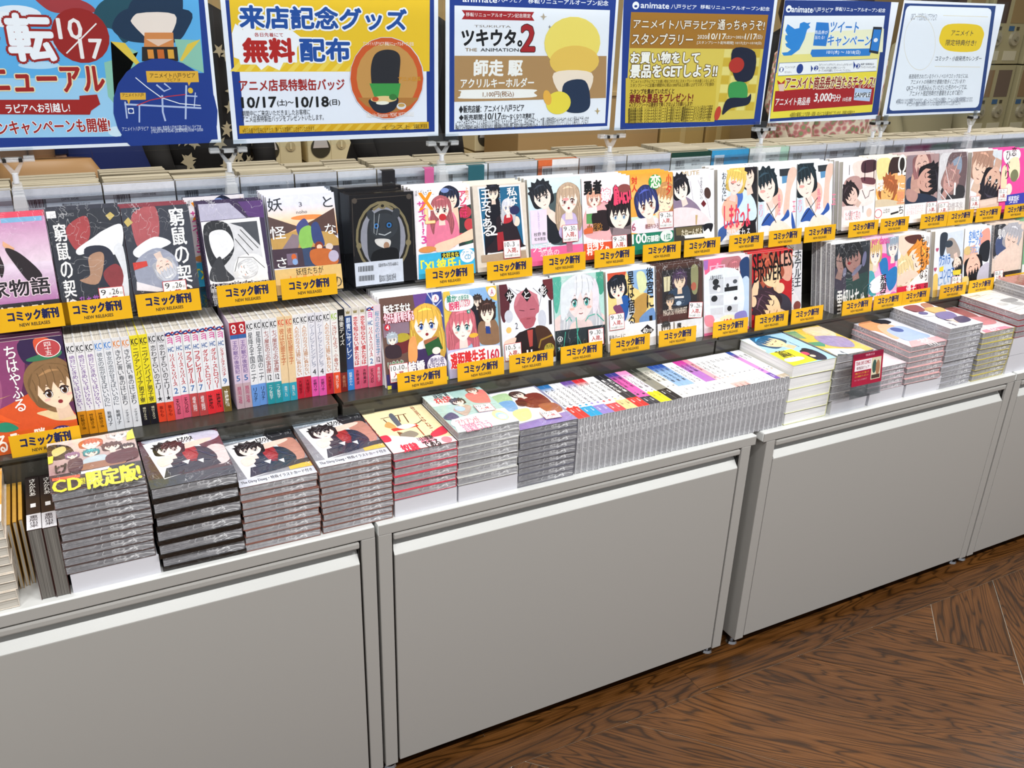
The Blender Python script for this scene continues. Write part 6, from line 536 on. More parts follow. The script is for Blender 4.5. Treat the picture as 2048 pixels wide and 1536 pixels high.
def cardmesh():
    if 'card' not in BM:
        W, H = 108, 40; a = Art(W, H, '#e3ad1a'); a.text('コミック新刊', 16, 6, 92, 23, '#1e2450', 'b6'); a.text('NEW RELEASES', 31, 27.5, 77, 33, '#3a3428', 'b4')
        g = G().box(0, .108, 0, .0012, 0, .040, '#e3ad1a'); a.onto(g, lambda u, v, d: (u*.108, -.00004-d, .04-v*.04)); BM['card'] = mesh('shelf_card', g.V, g.F, [M_POST], g.c)
        g = G().box(-.001, .109, -.0016, -.0011, -.001, .041); BM['sleeve'] = mesh('clear_sleeve', g.V, g.F, [CLR])
    return BM['card']
def card(x, y, z, lab, sx=1, tilt=6, rz=0):
    r = link('shelf_card', cardmesh(), None, (x, y, z), (math.radians(-tilt), 0, rz)); tag(r, lab, 'card', 'yellow new-release cards'); r.scale = (sx, 1, sx)
# ------------------------------------------------------------ upper tier: covers facing the aisle
T2 = [  # key, x, w, h, t, n, desc, cover colour, wrap, art
 ('C0', -.586, .128, .179, .014, 4, 'pink and violet comic of a girl in kimono with an orange hair ribbon', '#e05068', 1),
 ('C1', -.455, .115, .185, .016, 3, 'dark shrink-wrapped comic with white brush title down its left side', '#3a3c48', 1),
 ('C2', -.339, .113, .182, .016, 3, 'dark red shrink-wrapped comic with white brush title down its right side', '#8a3c48', 1),
 ('C3', -.209, .115, .180, .013, 3, 'purple comic with a black and white drawing card taped on', '#3c2e50', 1),
 ('C4', -.087, .130, .186, .014, 5, 'sunset comic of a backpacker on a railway bridge above an ochre band', '#dfe2f4', 0),
 ('C6', .200, .131, .184, .015, 3, 'white comic of a couple with pink and orange title above a blue band', '#f2eef4', 0),
 ('C7', .337, .124, .180, .015, 4, 'comic with blue picture card of a lady in black gown', '#e4dccf', 0),
 ('C8', .466, .133, .186, .014, 3, 'pale comic of a man and blushing woman above pink band', '#e8f0f2', 0),
 ('C9', .601, .128, .180, .014, 4, 'comic of a black-haired man with pink lettering above an orange band', '#f3e6ea', 0),
 ('C10', .7305, .119, .181, .014, 4, 'orange comic of a blue-haired girl and a boy above a green band', '#f2a83c', 0),
 ('C11', .851, .120, .180, .014, 2, 'white comic of a man with long shirt above a grey-black band', '#e8e6ee', 0),
 ('C12', .982, .123, .180, .014, 4, 'pale comic of a blond and a dark-haired man with red hand lettering', '#f2f4f8', 0),
 ('C13', 1.109, .125, .180, .014, 4, 'white comic of a black-haired man with a blue ribbon', '#eef2f8', 0),
 ('C14', 1.2365, .122, .180, .014, 4, 'white comic of a black-haired man with a blue ribbon', '#eef2f8', 0),
 ('C15', 1.395, .120, .178, .014, 4, 'pale comic of a reclining dark-haired figure with black chains', '#efeaee', 0),
 ('C16', 1.517, .112, .180, .014, 4, 'cream and orange comic with a big white omega letter', '#f2ead8', 0),
 ('C17', 1.631, .128, .182, .014, 4, 'muted brown comic of two men above a white band', '#c8b4b4', 0),
 ('C18', 1.761, .117, .182, .014, 4, 'grey comic crossed by white slashes above a white band', '#c9c4c8', 1),
 ('C19', 1.897, .131, .180, .014, 4, 'pale rose comic of two sleeping faces', '#e8dede', 0),
 ('C20', 2.030, .120, .178, .014, 4, 'vivid pink comic with a blue band', '#ef4fa0', 0),
 ('C21', 2.153, .120, .178, .014, 3, 'green comic beyond the vivid pink one', '#8ab89c', 0)]
NOTE2 = {'C0': (10, 7, .5-.62, .04), 'C1': (9, 26, .52, .06), 'C2': (9, 26, .44, .06), 'C7': (10, 3, .50, .13), 'C8': (9, 30, .60, .24), 'C9': (9, 26, .58, .06), 'C10': (9, 26, .64, .30), 'C17': (10, 9, .66, .08), 'C18': (10, 7, .02, .05), 'C19': (10, 2, .0, .10), 'C20': (10, 2, -.1, .18)}
W2 = {'C13': 'left of its twin', 'C14': 'right of its twin'}
for key, x, w, h, t, n, desc, cov, wr in T2:
    ex = None
    if key in NOTE2:
        m_, d_, u, v = NOTE2[key]; ex = tagnote(m_, d_, u, v, .038, 0, w, h)
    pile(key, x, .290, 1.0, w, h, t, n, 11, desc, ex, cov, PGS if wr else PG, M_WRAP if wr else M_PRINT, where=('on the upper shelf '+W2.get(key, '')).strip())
# boxed edition, two deep
def boxed(y, z, lab):
    r = empty('boxed_edition', label=lab, cat='box', group='black boxed editions'); r.matrix_world = Matrix.Translation((.068, y, z)) @ R_stand(math.radians(5))
    if 'bx' not in BM:
        g = G().box(0, .131, 0, .062, 0, .178, '#1b191c'); art('C5').onto(g, lambda u, v, d: (u*.131, -.00005-d, .178-v*.178)); BM['bx'] = mesh('box_shell', g.V, g.F, [M_PRINT], g.c)
        g = G().box(-.0006, .1316, -.0012, .0632, -.0001, .1794); BM['bw'] = mesh('shrink_wrap', g.V, g.F, [clear('shrink_film', gloss=.1, ior=1.2)])
    link('box_shell', BM['bx'], r); link('shrink_wrap', BM['bw'], r)
boxed(.291, 1.0, 'black gift box with an oval gilt frame around a grey plush figure'); boxed(.358, 1.0, 'second black gift box behind the one with the oval gilt frame')
# a spare pile glimpsed between two upper covers
pile('C9b', -.222, .40, 1.0, .113, .172, .014, 1, 6, 'blue and red comic glimpsed in the gap beside the purple comic', None, '#38405c', artn='C6')
CARD2 = [(-.555, 'under the pink kimono comic'), (-.4555, 'under the title-left dark comic'), (-.3385, 'under the dark red wrapped comic'), (-.200, 'under the purple comic with drawing card'), (-.083, 'under the sunset bridge comic'),
 (.211, 'under the couple with blue band'), (.350, 'under the lady in a gown'), (.485, 'under the comic with the pink band'), (.617, 'under the comic with the orange band'), (.748, 'under the orange comic with green band'), (.866, 'under the comic with the grey-black band'),
 (1.002, 'under the blond and dark-haired pair'), (1.128, 'under the left blue-ribbon comic'), (1.246, 'under the right blue-ribbon comic'), (1.402, 'under the black-chain comic'), (1.519, 'under the omega comic'), (1.675, 'under the muted brown comic'), (1.785, 'under the grey comic with white slashes'), (1.905, 'under the rose comic'), (2.03, 'under the vivid pink comic')]
for x, s in CARD2: card(x, .2700, .9965 if x < .19 else .9860, 'yellow new-release card on the upper shelf '+s, 1.0)
# ------------------------------------------------------------ lower tier
T1 = [
 ('chihaya', -.592, .128, .190, .016, 5, 'purple and orange comic of a brown-haired girl with white title', '#5c3050', 0, 0),
 ('princess', .102, .134, .186, .012, 6, 'comic of a blonde girl holding a green book', '#f2f2f4', 0, 0),
 ('dareka', .2385, .122, .184, .013, 6, 'blue comic of a pink-haired girl with two men', '#f0f2f6', 0, 0),
 ('hikari', .367, .129, .184, .014, 5, 'pale ornate comic of a man with rose-coloured hair', '#e6e8f0', 0, 0),
 ('mint', .4975, .130, .186, .014, 5, 'mint comic of a white-haired person above a black band', '#e0eeee', 1, 0),
 ('koukyu', .634, .133, .184, .014, 5, 'comic of a black-haired woman with brush title on a white cover', '#f0f1f4', 0, 0),
 ('magatsu', .772, .133, .183, .014, 5, 'dark brown framed comic of a person in uniform', '#4a2c24', 1, 0),
 ('niku', .9095, .140, .184, .014, 3, 'pink and blue comic with a small black and white comic page attached', '#f0dce6', 0, 0),
 ('sex', 1.0590, .131, .184, .014, 3, 'red comic of two red and dark-haired men with black scrawled title', '#c8343a', 0, 0),
 ('hotel', 1.142, .130, .184, .014, 3, 'white comic with dark-suited men partly behind the red comic', '#eef0f2', 0, .050),
 ('yuki', 1.337, .126, .182, .015, 5, 'dark comic of two embracing men with white scrawled title', '#f2f2f0', 1, 0),
 ('keii', 1.4640, .106, .184, .014, 5, 'pink and blue comic with bold black title', '#f4c4dc', 0, 0),
 ('yoro', 1.571, .124, .184, .014, 5, 'white and orange comic with a red band', '#f6f1ee', 0, 0),
 ('oneA', 1.716, .119, .184, .014, 5, 'pale blue comic with pink hearts and blue title', '#f2f2f4', 0, 0),
 ('oneB', 1.839, .114, .182, .014, 5, 'pale comic with blue title and an upside-down dark-haired man', '#e8eef6', 0, 0),
 ('wata', 1.966, .134, .182, .014, 4, 'cream and black comic of two men above a black band', '#e8d4c4', 1, 0),
 ('edge', 2.105, .120, .182, .014, 3, 'green comic at the right end of the row', '#7cb088', 0, 0)]
NOTE1 = {'princess': (10, 10, .05, .07), 'hikari': (10, 5, .02, .10), 'mint': (9, 30, .64, .12), 'koukyu': (9, 30, .03, .27), 'magatsu': (9, 26, .66, .28), 'oneA': (10, 8, .62, .07), 'wata': (10, 3, .06, .06)}
for key, x, w, h, t, n, desc, cov, wr, dy in T1:
    ex = None
    if key in NOTE1:
        m_, d_, u, v = NOTE1[key]; ex = tagnote(m_, d_, u, v, .038, .10 if key == 'magatsu' else 0, w, h)
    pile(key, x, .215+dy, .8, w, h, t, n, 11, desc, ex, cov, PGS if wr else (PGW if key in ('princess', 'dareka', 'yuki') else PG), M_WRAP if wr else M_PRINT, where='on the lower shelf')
CARD1 = [(-.570, 'under the purple and orange comic'), (.118, 'under the blonde girl with green book'), (.250, 'under the pink-haired girl'), (.371, 'under the man with rose-coloured hair'), (.498, 'under the mint comic'), (.628, 'under the brush-title comic'), (.762, 'under the brown framed comic'),
 (.921, 'under the comic with attached comic page'), (1.052, 'under the red comic'), (1.171, 'under the white comic with suited men'), (1.348, 'under the dark embracing pair'), (1.463, 'under the pink and blue comic'), (1.572, 'under the comic with red band'), (1.722, 'under the comic with pink hearts'), (1.843, 'under the comic with the upside-down man'), (2.0, 'under the cream and black comic')]
for x, s in CARD1: card(x, .1965, .7985, 'yellow new-release card on the lower shelf '+s, 1.0)
# ------------------------------------------------------------ comics with their spines to the aisle
def spine_art(kind, bg, title, tc, band=None, bf=.2, author='', ac='#f6f6f6', num=None, extra=None):
    a = Art(15, 174, bg)
    if kind == 'kc': lc = extra or '#24242a'; a.text('KC', 2, 6, 13, 17, lc, 'b3'); a.rect(4, 18.6, 11, 19.4, lc)
    elif kind == 'hc':
        a.rect(0, 0, 15, 3, '#f0f0f4'); a.line([0, 5, 4, 9, 8, 9, 12, 5, 15, 3], 3, '#b82630'); a.line([0, 9, 4, 5, 8, 4, 12, 8, 15, 9], 3, '#24408c')
        for k in range(3): a.line([3, 15+k*4, 8, 13+k*4, 12, 15+k*4, 11, 18+k*4], 1.8, '#d84a9c')
        a.text('HC', 2.5, 31, 12.5, 40, '#2c5c9c', 'b3')
    elif kind == 'fc': a.rect(0, 0, 15, 24, '#b8242c'); a.ell(7.5, 9, 4.5, 5, '#f4f0f0'); a.ell(7.5, 10, 2.4, 3, '#b8242c'); a.ell(8.5, 17, 4, 4.5, '#f4f0f0'); a.ell(8.5, 17, 2, 2, '#b8242c'); a.rect(0, 24, 15, 32, '#3c68a8')
    elif kind == 'crown': a.rect(0, 0, 15, 16, '#e0dcd4'); a.poly([(4, 12), (3, 5), (6, 8), (7.5, 4), (9, 8), (12, 5), (11, 12)], '#9a8c60')
    y1 = 174*(1-bf)-3
    y0 = {'kc': 23, 'hc': 44, 'fc': 36, 'crown': 19}.get(kind, 12)
    if num: a.text(num, 4, y1-13, 11, y1-2, '#2c68a8' if kind in ('hc', 'fc') else '#34343a', 'b3'); y1 -= 17
    if band: a.rect(0, 174*(1-bf), 15, 174, band)
    n = len(title); need = min(y1-y0, n*12.5)
    a.text(title, 2.6, y0, 12.4, y0+need, tc, 'b3v' if kind in ('hc', 'crown') else 'b1v')
    if author: a.text(author, 4, 174*(1-bf)+6, 11, 174-10, ac, 'b1v')
    return a
SP = [('kc', '#f0f0f3', '絶対にときめいてはいけない!', '#7a4aa0', '#e8981c', .26, '時計野はり治', '#5a3a10', None, None, 3, 'white spine with violet and orange title above an orange band'),
 ('kc', '#e9ecf2', '彼女の恋が甘えばいいのに', '#5c6470', None, .26, '飴崎リナ', '#34383e', None, '#4c8cd8', 2, 'pale spine with blue logo and pink dot'),
 ('kc', '#e9eaee', 'きみと青い春のはじまり', '#4c5058', None, .24, 'アサダニッキ', '#50545c', None, '#e8904c', 2, 'pale grey spine with orange logo'),
 ('kc', '#f0e02c', 'ニヴァンパイア男子寮', '#26262a', '#1e1c24', .24, '福山リョウコ', '#e8e0c0', None, None, 2, 'yellow spine with black foot'),
 ('kc', '#e4e4e8', '恋わずらいのエリー★', '#26262c', '#e8482c', .22, '藤もも', '#8a1c14', None, None, 2, 'grey-white spine with red foot'),
 ('hc', '#eeeff2', 'リバース×リバース', '#c02630', '#e0607c', .27, '天乃忍', '#34141c', '2', None, 2, 'spine with red and blue ribbon top and pink foot'),
 ('hc', '#eeeff2', 'フラレガール', '#c02630', '#c04848', .27, '堤翔', '#f6f0f0', '7', None, 2, 'spine with red and blue ribbon top and dull red foot'),
 ('hc', '#eeeff2', 'ダブル・ストロベリー', '#c02630', '#e83038', .27, '暁', '#3a1418', None, None, 2, 'spine with red and blue ribbon top and bright red foot'),
 ('hc', '#eeeff2', 'シスターとヴァンパイア', '#c02630', '#7a6430', .30, '暁', '#f0ece0', '9', None, 1, 'spine with red and blue ribbon top and olive foot'),
 0,
 ('fc', '#d8c4d8', '王の獣の後宮妃', '#7a5ca0', '#c4a8b0', .30, '間瑞', '#b84a70', '5', None, 2, 'lilac spine with red top square and a big five'),
 ('kc', '#ecedf0', '星降る王国のニナ', '#3a4048', '#6c9ce0', .26, 'リカチ', '#1c2434', None, None, 2, 'white spine with sky-blue foot'),
 ('kc', '#eaebee', '七つ屋志のぶの宝石匣', '#a04438', '#2a98a4', .26, '二ノ宮知子', '#eef6f6', '12', None, 2, 'white spine with number twelve above teal foot'),
 ('kc', '#ecd0a4', '彼は犯罪王子', '#c8683c', '#34a4bc', .22, '烏海ペトロ', '#f4f4f0', None, '#e0563c', 2, 'orange-topped beige spine with turquoise foot'),
 ('kc', '#f0f0f1', '人形のカラスは罪に負わない', '#c88a50', '#c8283c', .26, '大城桜子', '#6a0c18', None, None, 2, 'white spine with crimson foot'),
 ('kc', '#e8e8f0', 'シークレットシンデレラ', '#8a90a8', '#ee5cb0', .24, '花野リサ', '#2a1c2c', '4', None, 2, 'white spine with number four above pink foot'),
 ('kc', '#f0f0f1', '人形のカラスは罪に負わない', '#c88a50', '#c8283c', .26, '大城桜子', '#6a0c18', None, None, 1, 'single white spine with crimson foot beside the green logo'),
 ('kc', '#f0f0ee', 'ごきげんよう、小春さん', '#b86a5c', '#e8502c', .26, '猫乃かな子', '#fbe8dc', None, '#a0c83c', 1, 'white spine with green logo and orange-red foot'),
 ('', '#1c1c1e', '極妻デイズ', '#e8e6e0', '#7c2420', .24, '長谷川', '#c89070', None, None, 1, 'black spine with white title'),
 ('crown', '#2c4c88', '群青にサイレン', '#dce8f8', '#3c88d8', .26, '桃栗みかん', '#e8f2fc', None, None, 1, 'deep blue spine with crown on top'),
 ('crown', '#f0e8ea', '恋を知らない僕たちは', '#c82c34', '#d85878', .28, '水野美波', '#2c141c', None, None, 2, 'white spine with bold red title and crown'),
 ('hc', '#eeeff2', 'リバース×リバース', '#c02630', '#e0607c', .27, '天乃忍', '#34141c', '2', None, 1, 'ribbon-topped spine with pink foot near the right end'),
 ('', '#e8d8e4', '桜の花の紅茶王子', '#3c90b8', '#e0506c', .28, '香純裕子', '#f8e8ec', '12', None, 1, 'pink and blue spine at the right end')]
x = -.462
for s in SP:
    if s == 0: x += .010; continue
    a = spine_art(*s[:10]); key = 'sp'+s[2]+s[1]+s[4] if s[4] else 'sp'+s[2]
    cov = s[1]
    for k in range(s[10]):
        ms = book_meshes(key, .113, .174, .0141, cov, PG, M_PRINT, None, a)
        dz = random.uniform(-.0006, .001); rz = math.radians(-1.5)
        lab = ('comic in the spine-out row, '+s[11]) if s[10] == 1 else ('%s comic, spine-out row, %s' % (['left', 'middle' if s[10] == 3 else 'right', 'right'][k], s[11]))
        book(ms, (x, .354+random.uniform(-.002, .002), .8004), R_spine, lab, 'comics standing spine out on the lower shelf')
        x += .01455
# ------------------------------------------------------------ comics lying spine up on the worktop
UP = [('#2c6ca8', '#f2f2f4', '#c8342c', .30, 2, 'blue-topped white spine with red foot', 'ACCBOOK'), ('#d8dae0', '#f2f3f6', '#1c98c8', .26, 2, 'white spine with cyan foot', 'みんなの恋のはなし'),
 ('#6a4a98', '#f0eff5', '#8c7cc0', .24, 2, 'purple-topped white spine with lavender foot', 'あの日きみと見た'), ('#c42c34', '#f2f2f4', '#c8484c', .22, 2, 'red-topped white spine with red foot', '月の王子さま'),
 ('#e8e8ea', '#f4f4f4', '#e8c88c', .26, 2, 'white spine with sand-coloured foot', '時計の塔'), ('#24242a', '#34343a', '#d8342c', .26, 2, 'black spine with red foot', '黒い森の猫'),
 ('#3a3a88', '#d85aa8', '#34343c', .22, 2, 'blue and magenta spine with dark foot', '魔法の夜'), ('#ee8cc0', '#f0e4ee', '#f0e020', .30, 2, 'pink-topped pale spine with yellow foot', 'さくらの春'),
 ('#2c2e28', '#8a887c', '#1e1e20', .32, 2, 'grey and black spine', '夜の庭'), ('#8a8c80', '#e4e0d4', '#f0ede8', .2, 2, 'beige spine', '白い手紙'),
 ('#2c50a0', '#90b4dc', '#f0f2f6', .3, 3, 'blue marbled spine with white foot', '青い鳥の歌'), ('#dfe2ea', '#eceef2', '#f4f4f4', .2, 2, 'plain white spine with small dark letters', '手をつないで'),
 ('#c83c98', '#b070c0', '#f2eef4', .28, 2, 'magenta and violet spine', '花の輪'), ('#e88ca4', '#f0a8b0', '#f4eeee', .28, 1, 'salmon pink spine', '桃の実'),
 ('#e8e4e8', '#f6f6f6', '#f2b8b0', .12, 3, 'white spine with thin dark line and coral mark', 'はじめての'), ('#eceaf0', '#f4f4f6', '#f6f6f8', .2, 5, 'white spine among the row of white ones', '白'),
 ('#34509c', '#c888c8', '#7048a8', .2, 1, 'blue and violet striped white spine', '紫'), ('#e8eaee', '#f2f2f4', '#b8a890', .10, 2, 'white spine with tan mark', '結び')]
x = .436; tot = sum(u[4] for u in UP); stp = (1.005-.436)/tot; q = 0
for top, mid, foot, ff, n, desc, title in UP:
    a = Art(14, 178, mid); a.rect(0, 0, 14, 16, top); a.rect(0, 16, 14, 44, top, mid) if mid != '#f4f4f6' else None
    a.rect(0, 178*(1-ff), 14, 178, foot); a.text(title, 3.4, 26, 10.6, 26+min(90, 15*len(title)), '#2a2c34' if mid > '#6' else '#f2f2f2', 'b2v'); a.text('文章', 4.5, 178*(1-ff)+8, 9.5, 178*(1-ff)+24, '#f6f6f6' if foot < '#e' else '#44444a', 'v')
    if mid > '#c': a.rect(5, 112, 9, 116, '#6a6a74'); a.ell(7, 124, 3, 4, foot)
    for k in range(n):
        t = stp-.0006; hh = .1285-(q/tot)*.003+random.uniform(-.0015, .0015)
        ms = book_meshes('up'+desc, .1285, .178, round(t, 5), '#dcdce0', PGS if q > 3 else PGS, M_PRINT, None, a)
        lab = ((['leftmost', 'second', 'third', 'fourth', 'fifth'][k]+' ') if n > 2 else (['left ', 'right '][k] if n > 1 else ''))+'comic in spine-up row, '+desc
        book(ms, (x, .013+random.uniform(0, .0015), .6302), R_up, lab, 'comics lying spine up on the worktop'); x += stp; q += 1
# two dark books and gold slips spine up at the left end
a = Art(22, 178, '#2a2220'); a.text('さんかれあ', 6, 10, 16, 70, '#f0ece4', 'b1v'); a.text('1', 7, 96, 15, 108, '#f0f0f0', 'b2'); a.rect(0, 130, 22, 178, '#d8d8dc'); a.text('重版出来', 3, 134, 19, 172, '#3a3a40', 'b2v')
ms = book_meshes('dk', .130, .182, .0205, '#4a2c28', pages('dark_pages', '#4c4844', '#7c7872'), M_PRINT, None, a)
book(ms, (-.5580, .014, .6302), R_up, 'left of two dark spine-up comics with white belly band', 'dark spine-up comics at the left end'); book(ms, (-.5365, .012, .6302), R_up, 'right of two dark spine-up comics with white belly band', 'dark spine-up comics at the left end')
a = Art(8, 178, '#c89a40')
ms = book_meshes('gold', .122, .168, .0055, '#c89a40', PG, M_PRINT, None, a)
for k in range(3): book(ms, (-.5875+k*.0085-.0, .060+.004*k, .6302), R_up, '%s slim gold-covered booklet standing spine up' % ['left', 'middle', 'right'][k], 'slim gold booklets', 'booklet')
M_SET = mat('black_box_print', '#17120f', rough=.3, coat=.8, bump=.5, bscale=60)
# ------------------------------------------------------------ flat stacks on the worktop
ST = [  # art, x, w, ztop, zbot, n, cover colour, pages, wrap, desc, len
 ('orange0', -.716, .128, .787, .631, 10, '#e8dccc', PG, 1, 'the stack at the left edge topped by an orange comic', .182),
 ('cd', -.516, .136, .8165, .667, 10, '#5a4a48', PGD, 1, 'the stack topped by a crowded cover with yellow letters', .182),
 ('dirty0', -.375, .136, .790, .631, 6, '#26201e', PGD, 1, 'the thick black stack topped by a white picture card', .190),
 ('dirty1', -.237, .134, .760, .631, 9, '#8a5c50', PGS, 1, 'the lower dark-haired man stack left of its twin', .190),
 ('dirty1', -.099, .134, .7675, .631, 10, '#8a5c50', PGS, 1, 'the higher dark-haired man stack right of its twin', .190),
 ('neko', .039, .127, .766, .668, 6, '#d84a5c', PGS, 0, 'the stack topped by a cream cover of cats on a chair', .182),
 ('aqua', .168, .130, .782, .669, 7, '#d8d8d4', PGS, 1, 'the stack topped by an aqua cover and pink coat', .182),
 ('zaku', .3005, .132, .761, .631, 9, '#6c6c78', PGD, 1, 'the stack topped by a white card with green and blue lettering', .182),
 ('blue', 1.0085, .134, .7835, .631, 5, '#e8e8b0', PGW, 0, 'the thick white stack topped by a blue cover', .184),
 ('yellow', 1.146, .119, .7860, .667, 6, '#d8d8d8', PGS, 1, 'the yellow-green topped stack behind the red sign', .184),
 ('pinkr', 1.274, .122, .731, .667, 5, '#e0c8d0', PGS, 1, 'the low stack topped by a white cover with pink scrawl', .182),
 ('orange', 1.402, .129, .770, .669, 7, '#e8b8b8', PGS, 0, 'the stack topped by a pale cover of an orange-haired figure', .190),
 ('purple', 1.536, .125, .800, .631, 11, '#b8b8c0', PGS, 0, 'the tall stack topped by a white and violet cover', .190),
 ('pinkw', 1.674, .128, .768, .631, 9, '#d8c860', PGS, 1, 'the stack topped by a pink cover with red scribble', .190),
 ('sketch', 1.81, .132, .802, .735, 4, '#a82438', PGS, 1, 'the stack topped by a white sketch cover with red spines', .186),
 ('pinkw', 1.952, .128, .835, .631, 12, '#d8d8dc', PGS, 1, 'the tall stack at the right edge', .186)]
for key, x, w, zt, zb, n, cov, pg, wr, desc, ln in ST:
    t = (zt-zb)/n
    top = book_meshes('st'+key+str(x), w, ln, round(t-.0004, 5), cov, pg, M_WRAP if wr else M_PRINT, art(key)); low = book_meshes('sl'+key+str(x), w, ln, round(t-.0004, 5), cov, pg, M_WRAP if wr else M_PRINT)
    for k in range(n):
        jx = random.uniform(-.0018, .0018) if k else 0; jy = random.uniform(-.0022, .0022) if k else 0; rz = math.radians(random.uniform(-.8, .8)) if k else 0
        if key == 'dirty0': rz *= 2
        z = zt-k*t
        if k == 0: lab = 'top comic of '+desc
        elif k == n-1: lab = 'bottom comic of '+desc
        else: lab = ORD[k]+' comic down in '+desc
        nm = 'comic_set' if key == 'dirty0' else 'comic_book'
        r = book(top if k == 0 else low, (x+jx, .012+jy, z), Matrix.Rotation(rz, 4, 'Z') @ R_flat, lab, desc, nm, None)
        if key == 'dirty0': G().box(-.0012, w+.0012, t*.68, t-.0008, -.0015, ln-.004).mk('black_box', M_SET, r)
        if k == 0 and key in ('aqua', 'zaku'):
            f = tagnote(10, 9 if key == 'aqua' else 5, .56 if key == 'aqua' else .52, .34 if key == 'aqua' else .10, .034, .08, w, ln); f(r)
# white riser boxes under some stacks
M_BOX = mat('white_card_box', '#d3d3da', rough=.35)
def riser(x, w, z0, z1, lab):
    t = empty('riser_box', (x, .013, z0), label=lab, cat='box', group='white riser boxes')
    h = z1-z0-.0006; G().box(0, w, 0, .0012, 0, h).box(0, .0012, .0012, .178, 0, h).box(w-.0012, w, .0012, .178, 0, h).mk('side_wall', M_BOX, t); G().box(0, w, .0012, .178, h-.0012, h).mk('lid', M_BOX, t)
riser(-.512, .134, .6302, .667, 'white riser box under the crowded-cover stack'); riser(.0395, .127, .6302, .668, 'white riser box under the cat-cover stack'); riser(.1705, .129, .6302, .669, 'white riser box under the aqua-cover stack')
riser(1.157, .119, .6302, .667, 'white riser box under the yellow and green stack'); riser(1.286, .121, .6302, .667, 'white riser box under the low white stack'); riser(1.416, .130, .6302, .669, 'white riser box under the orange-haired stack')
riser(1.812, .130, .6302, .682, 'lower white riser box at the right'); riser(1.812, .130, .6825, .735, 'upper white riser box at the right')
# red sign card in front of the yellow stack
a = Art(100, 84, '#a81c3c'); a.rect(0, 0, 100, 12, '#8c1438'); a.text('特典付き', 40, 3, 70, 9, '#e8a8b8', 'b1'); a.rect(6, 16, 62, 44, '#f0e8ec'); a.text('TEAR LIVE COMICS', 9, 20, 58, 29, '#a81c3c', 'b3'); a.text('発売記念フェア', 12, 33, 54, 41, '#7a1c34', 'b2')
a.rect(62, 16, 94, 74, '#d8d0b4'); a.ell(72, 40, 7, 18, '#3c5850'); a.ell(84, 44, 7, 20, '#a87858'); a.rect(64, 62, 92, 72, '#4c3c34'); a.text('対象コミックご購入で', 8, 48, 54, 53, '#e8b040', 'b1'); a.text('ミニ色紙プレゼント', 8, 56, 54, 61, '#e8b040', 'b1'); a.text('なくなり次第終了', 8, 66, 50, 70, '#e8a8b8', '')
g = G().box(0, .098, 0, .0012, 0, .078, '#a81c3c'); a.onto(g, lambda u, v, d: (u*.098, -.00004-d, .078-v*.078))
sg = empty('promotion_sign', (1.158, -.034, .722), (math.radians(-8), math.radians(0), 0), label='small crimson sign in a clear holder before the yellow and green stack', cat='sign')
o = mesh('sign_card', g.V, g.F, [M_PRINT], g.c); link('sign_card', o, sg)
G().box(-.002, .100, .0014, .0024, -.030, .080).box(.03, .07, .0024, .046, -.030, -.0285).mk('clear_holder', CLR, sg)
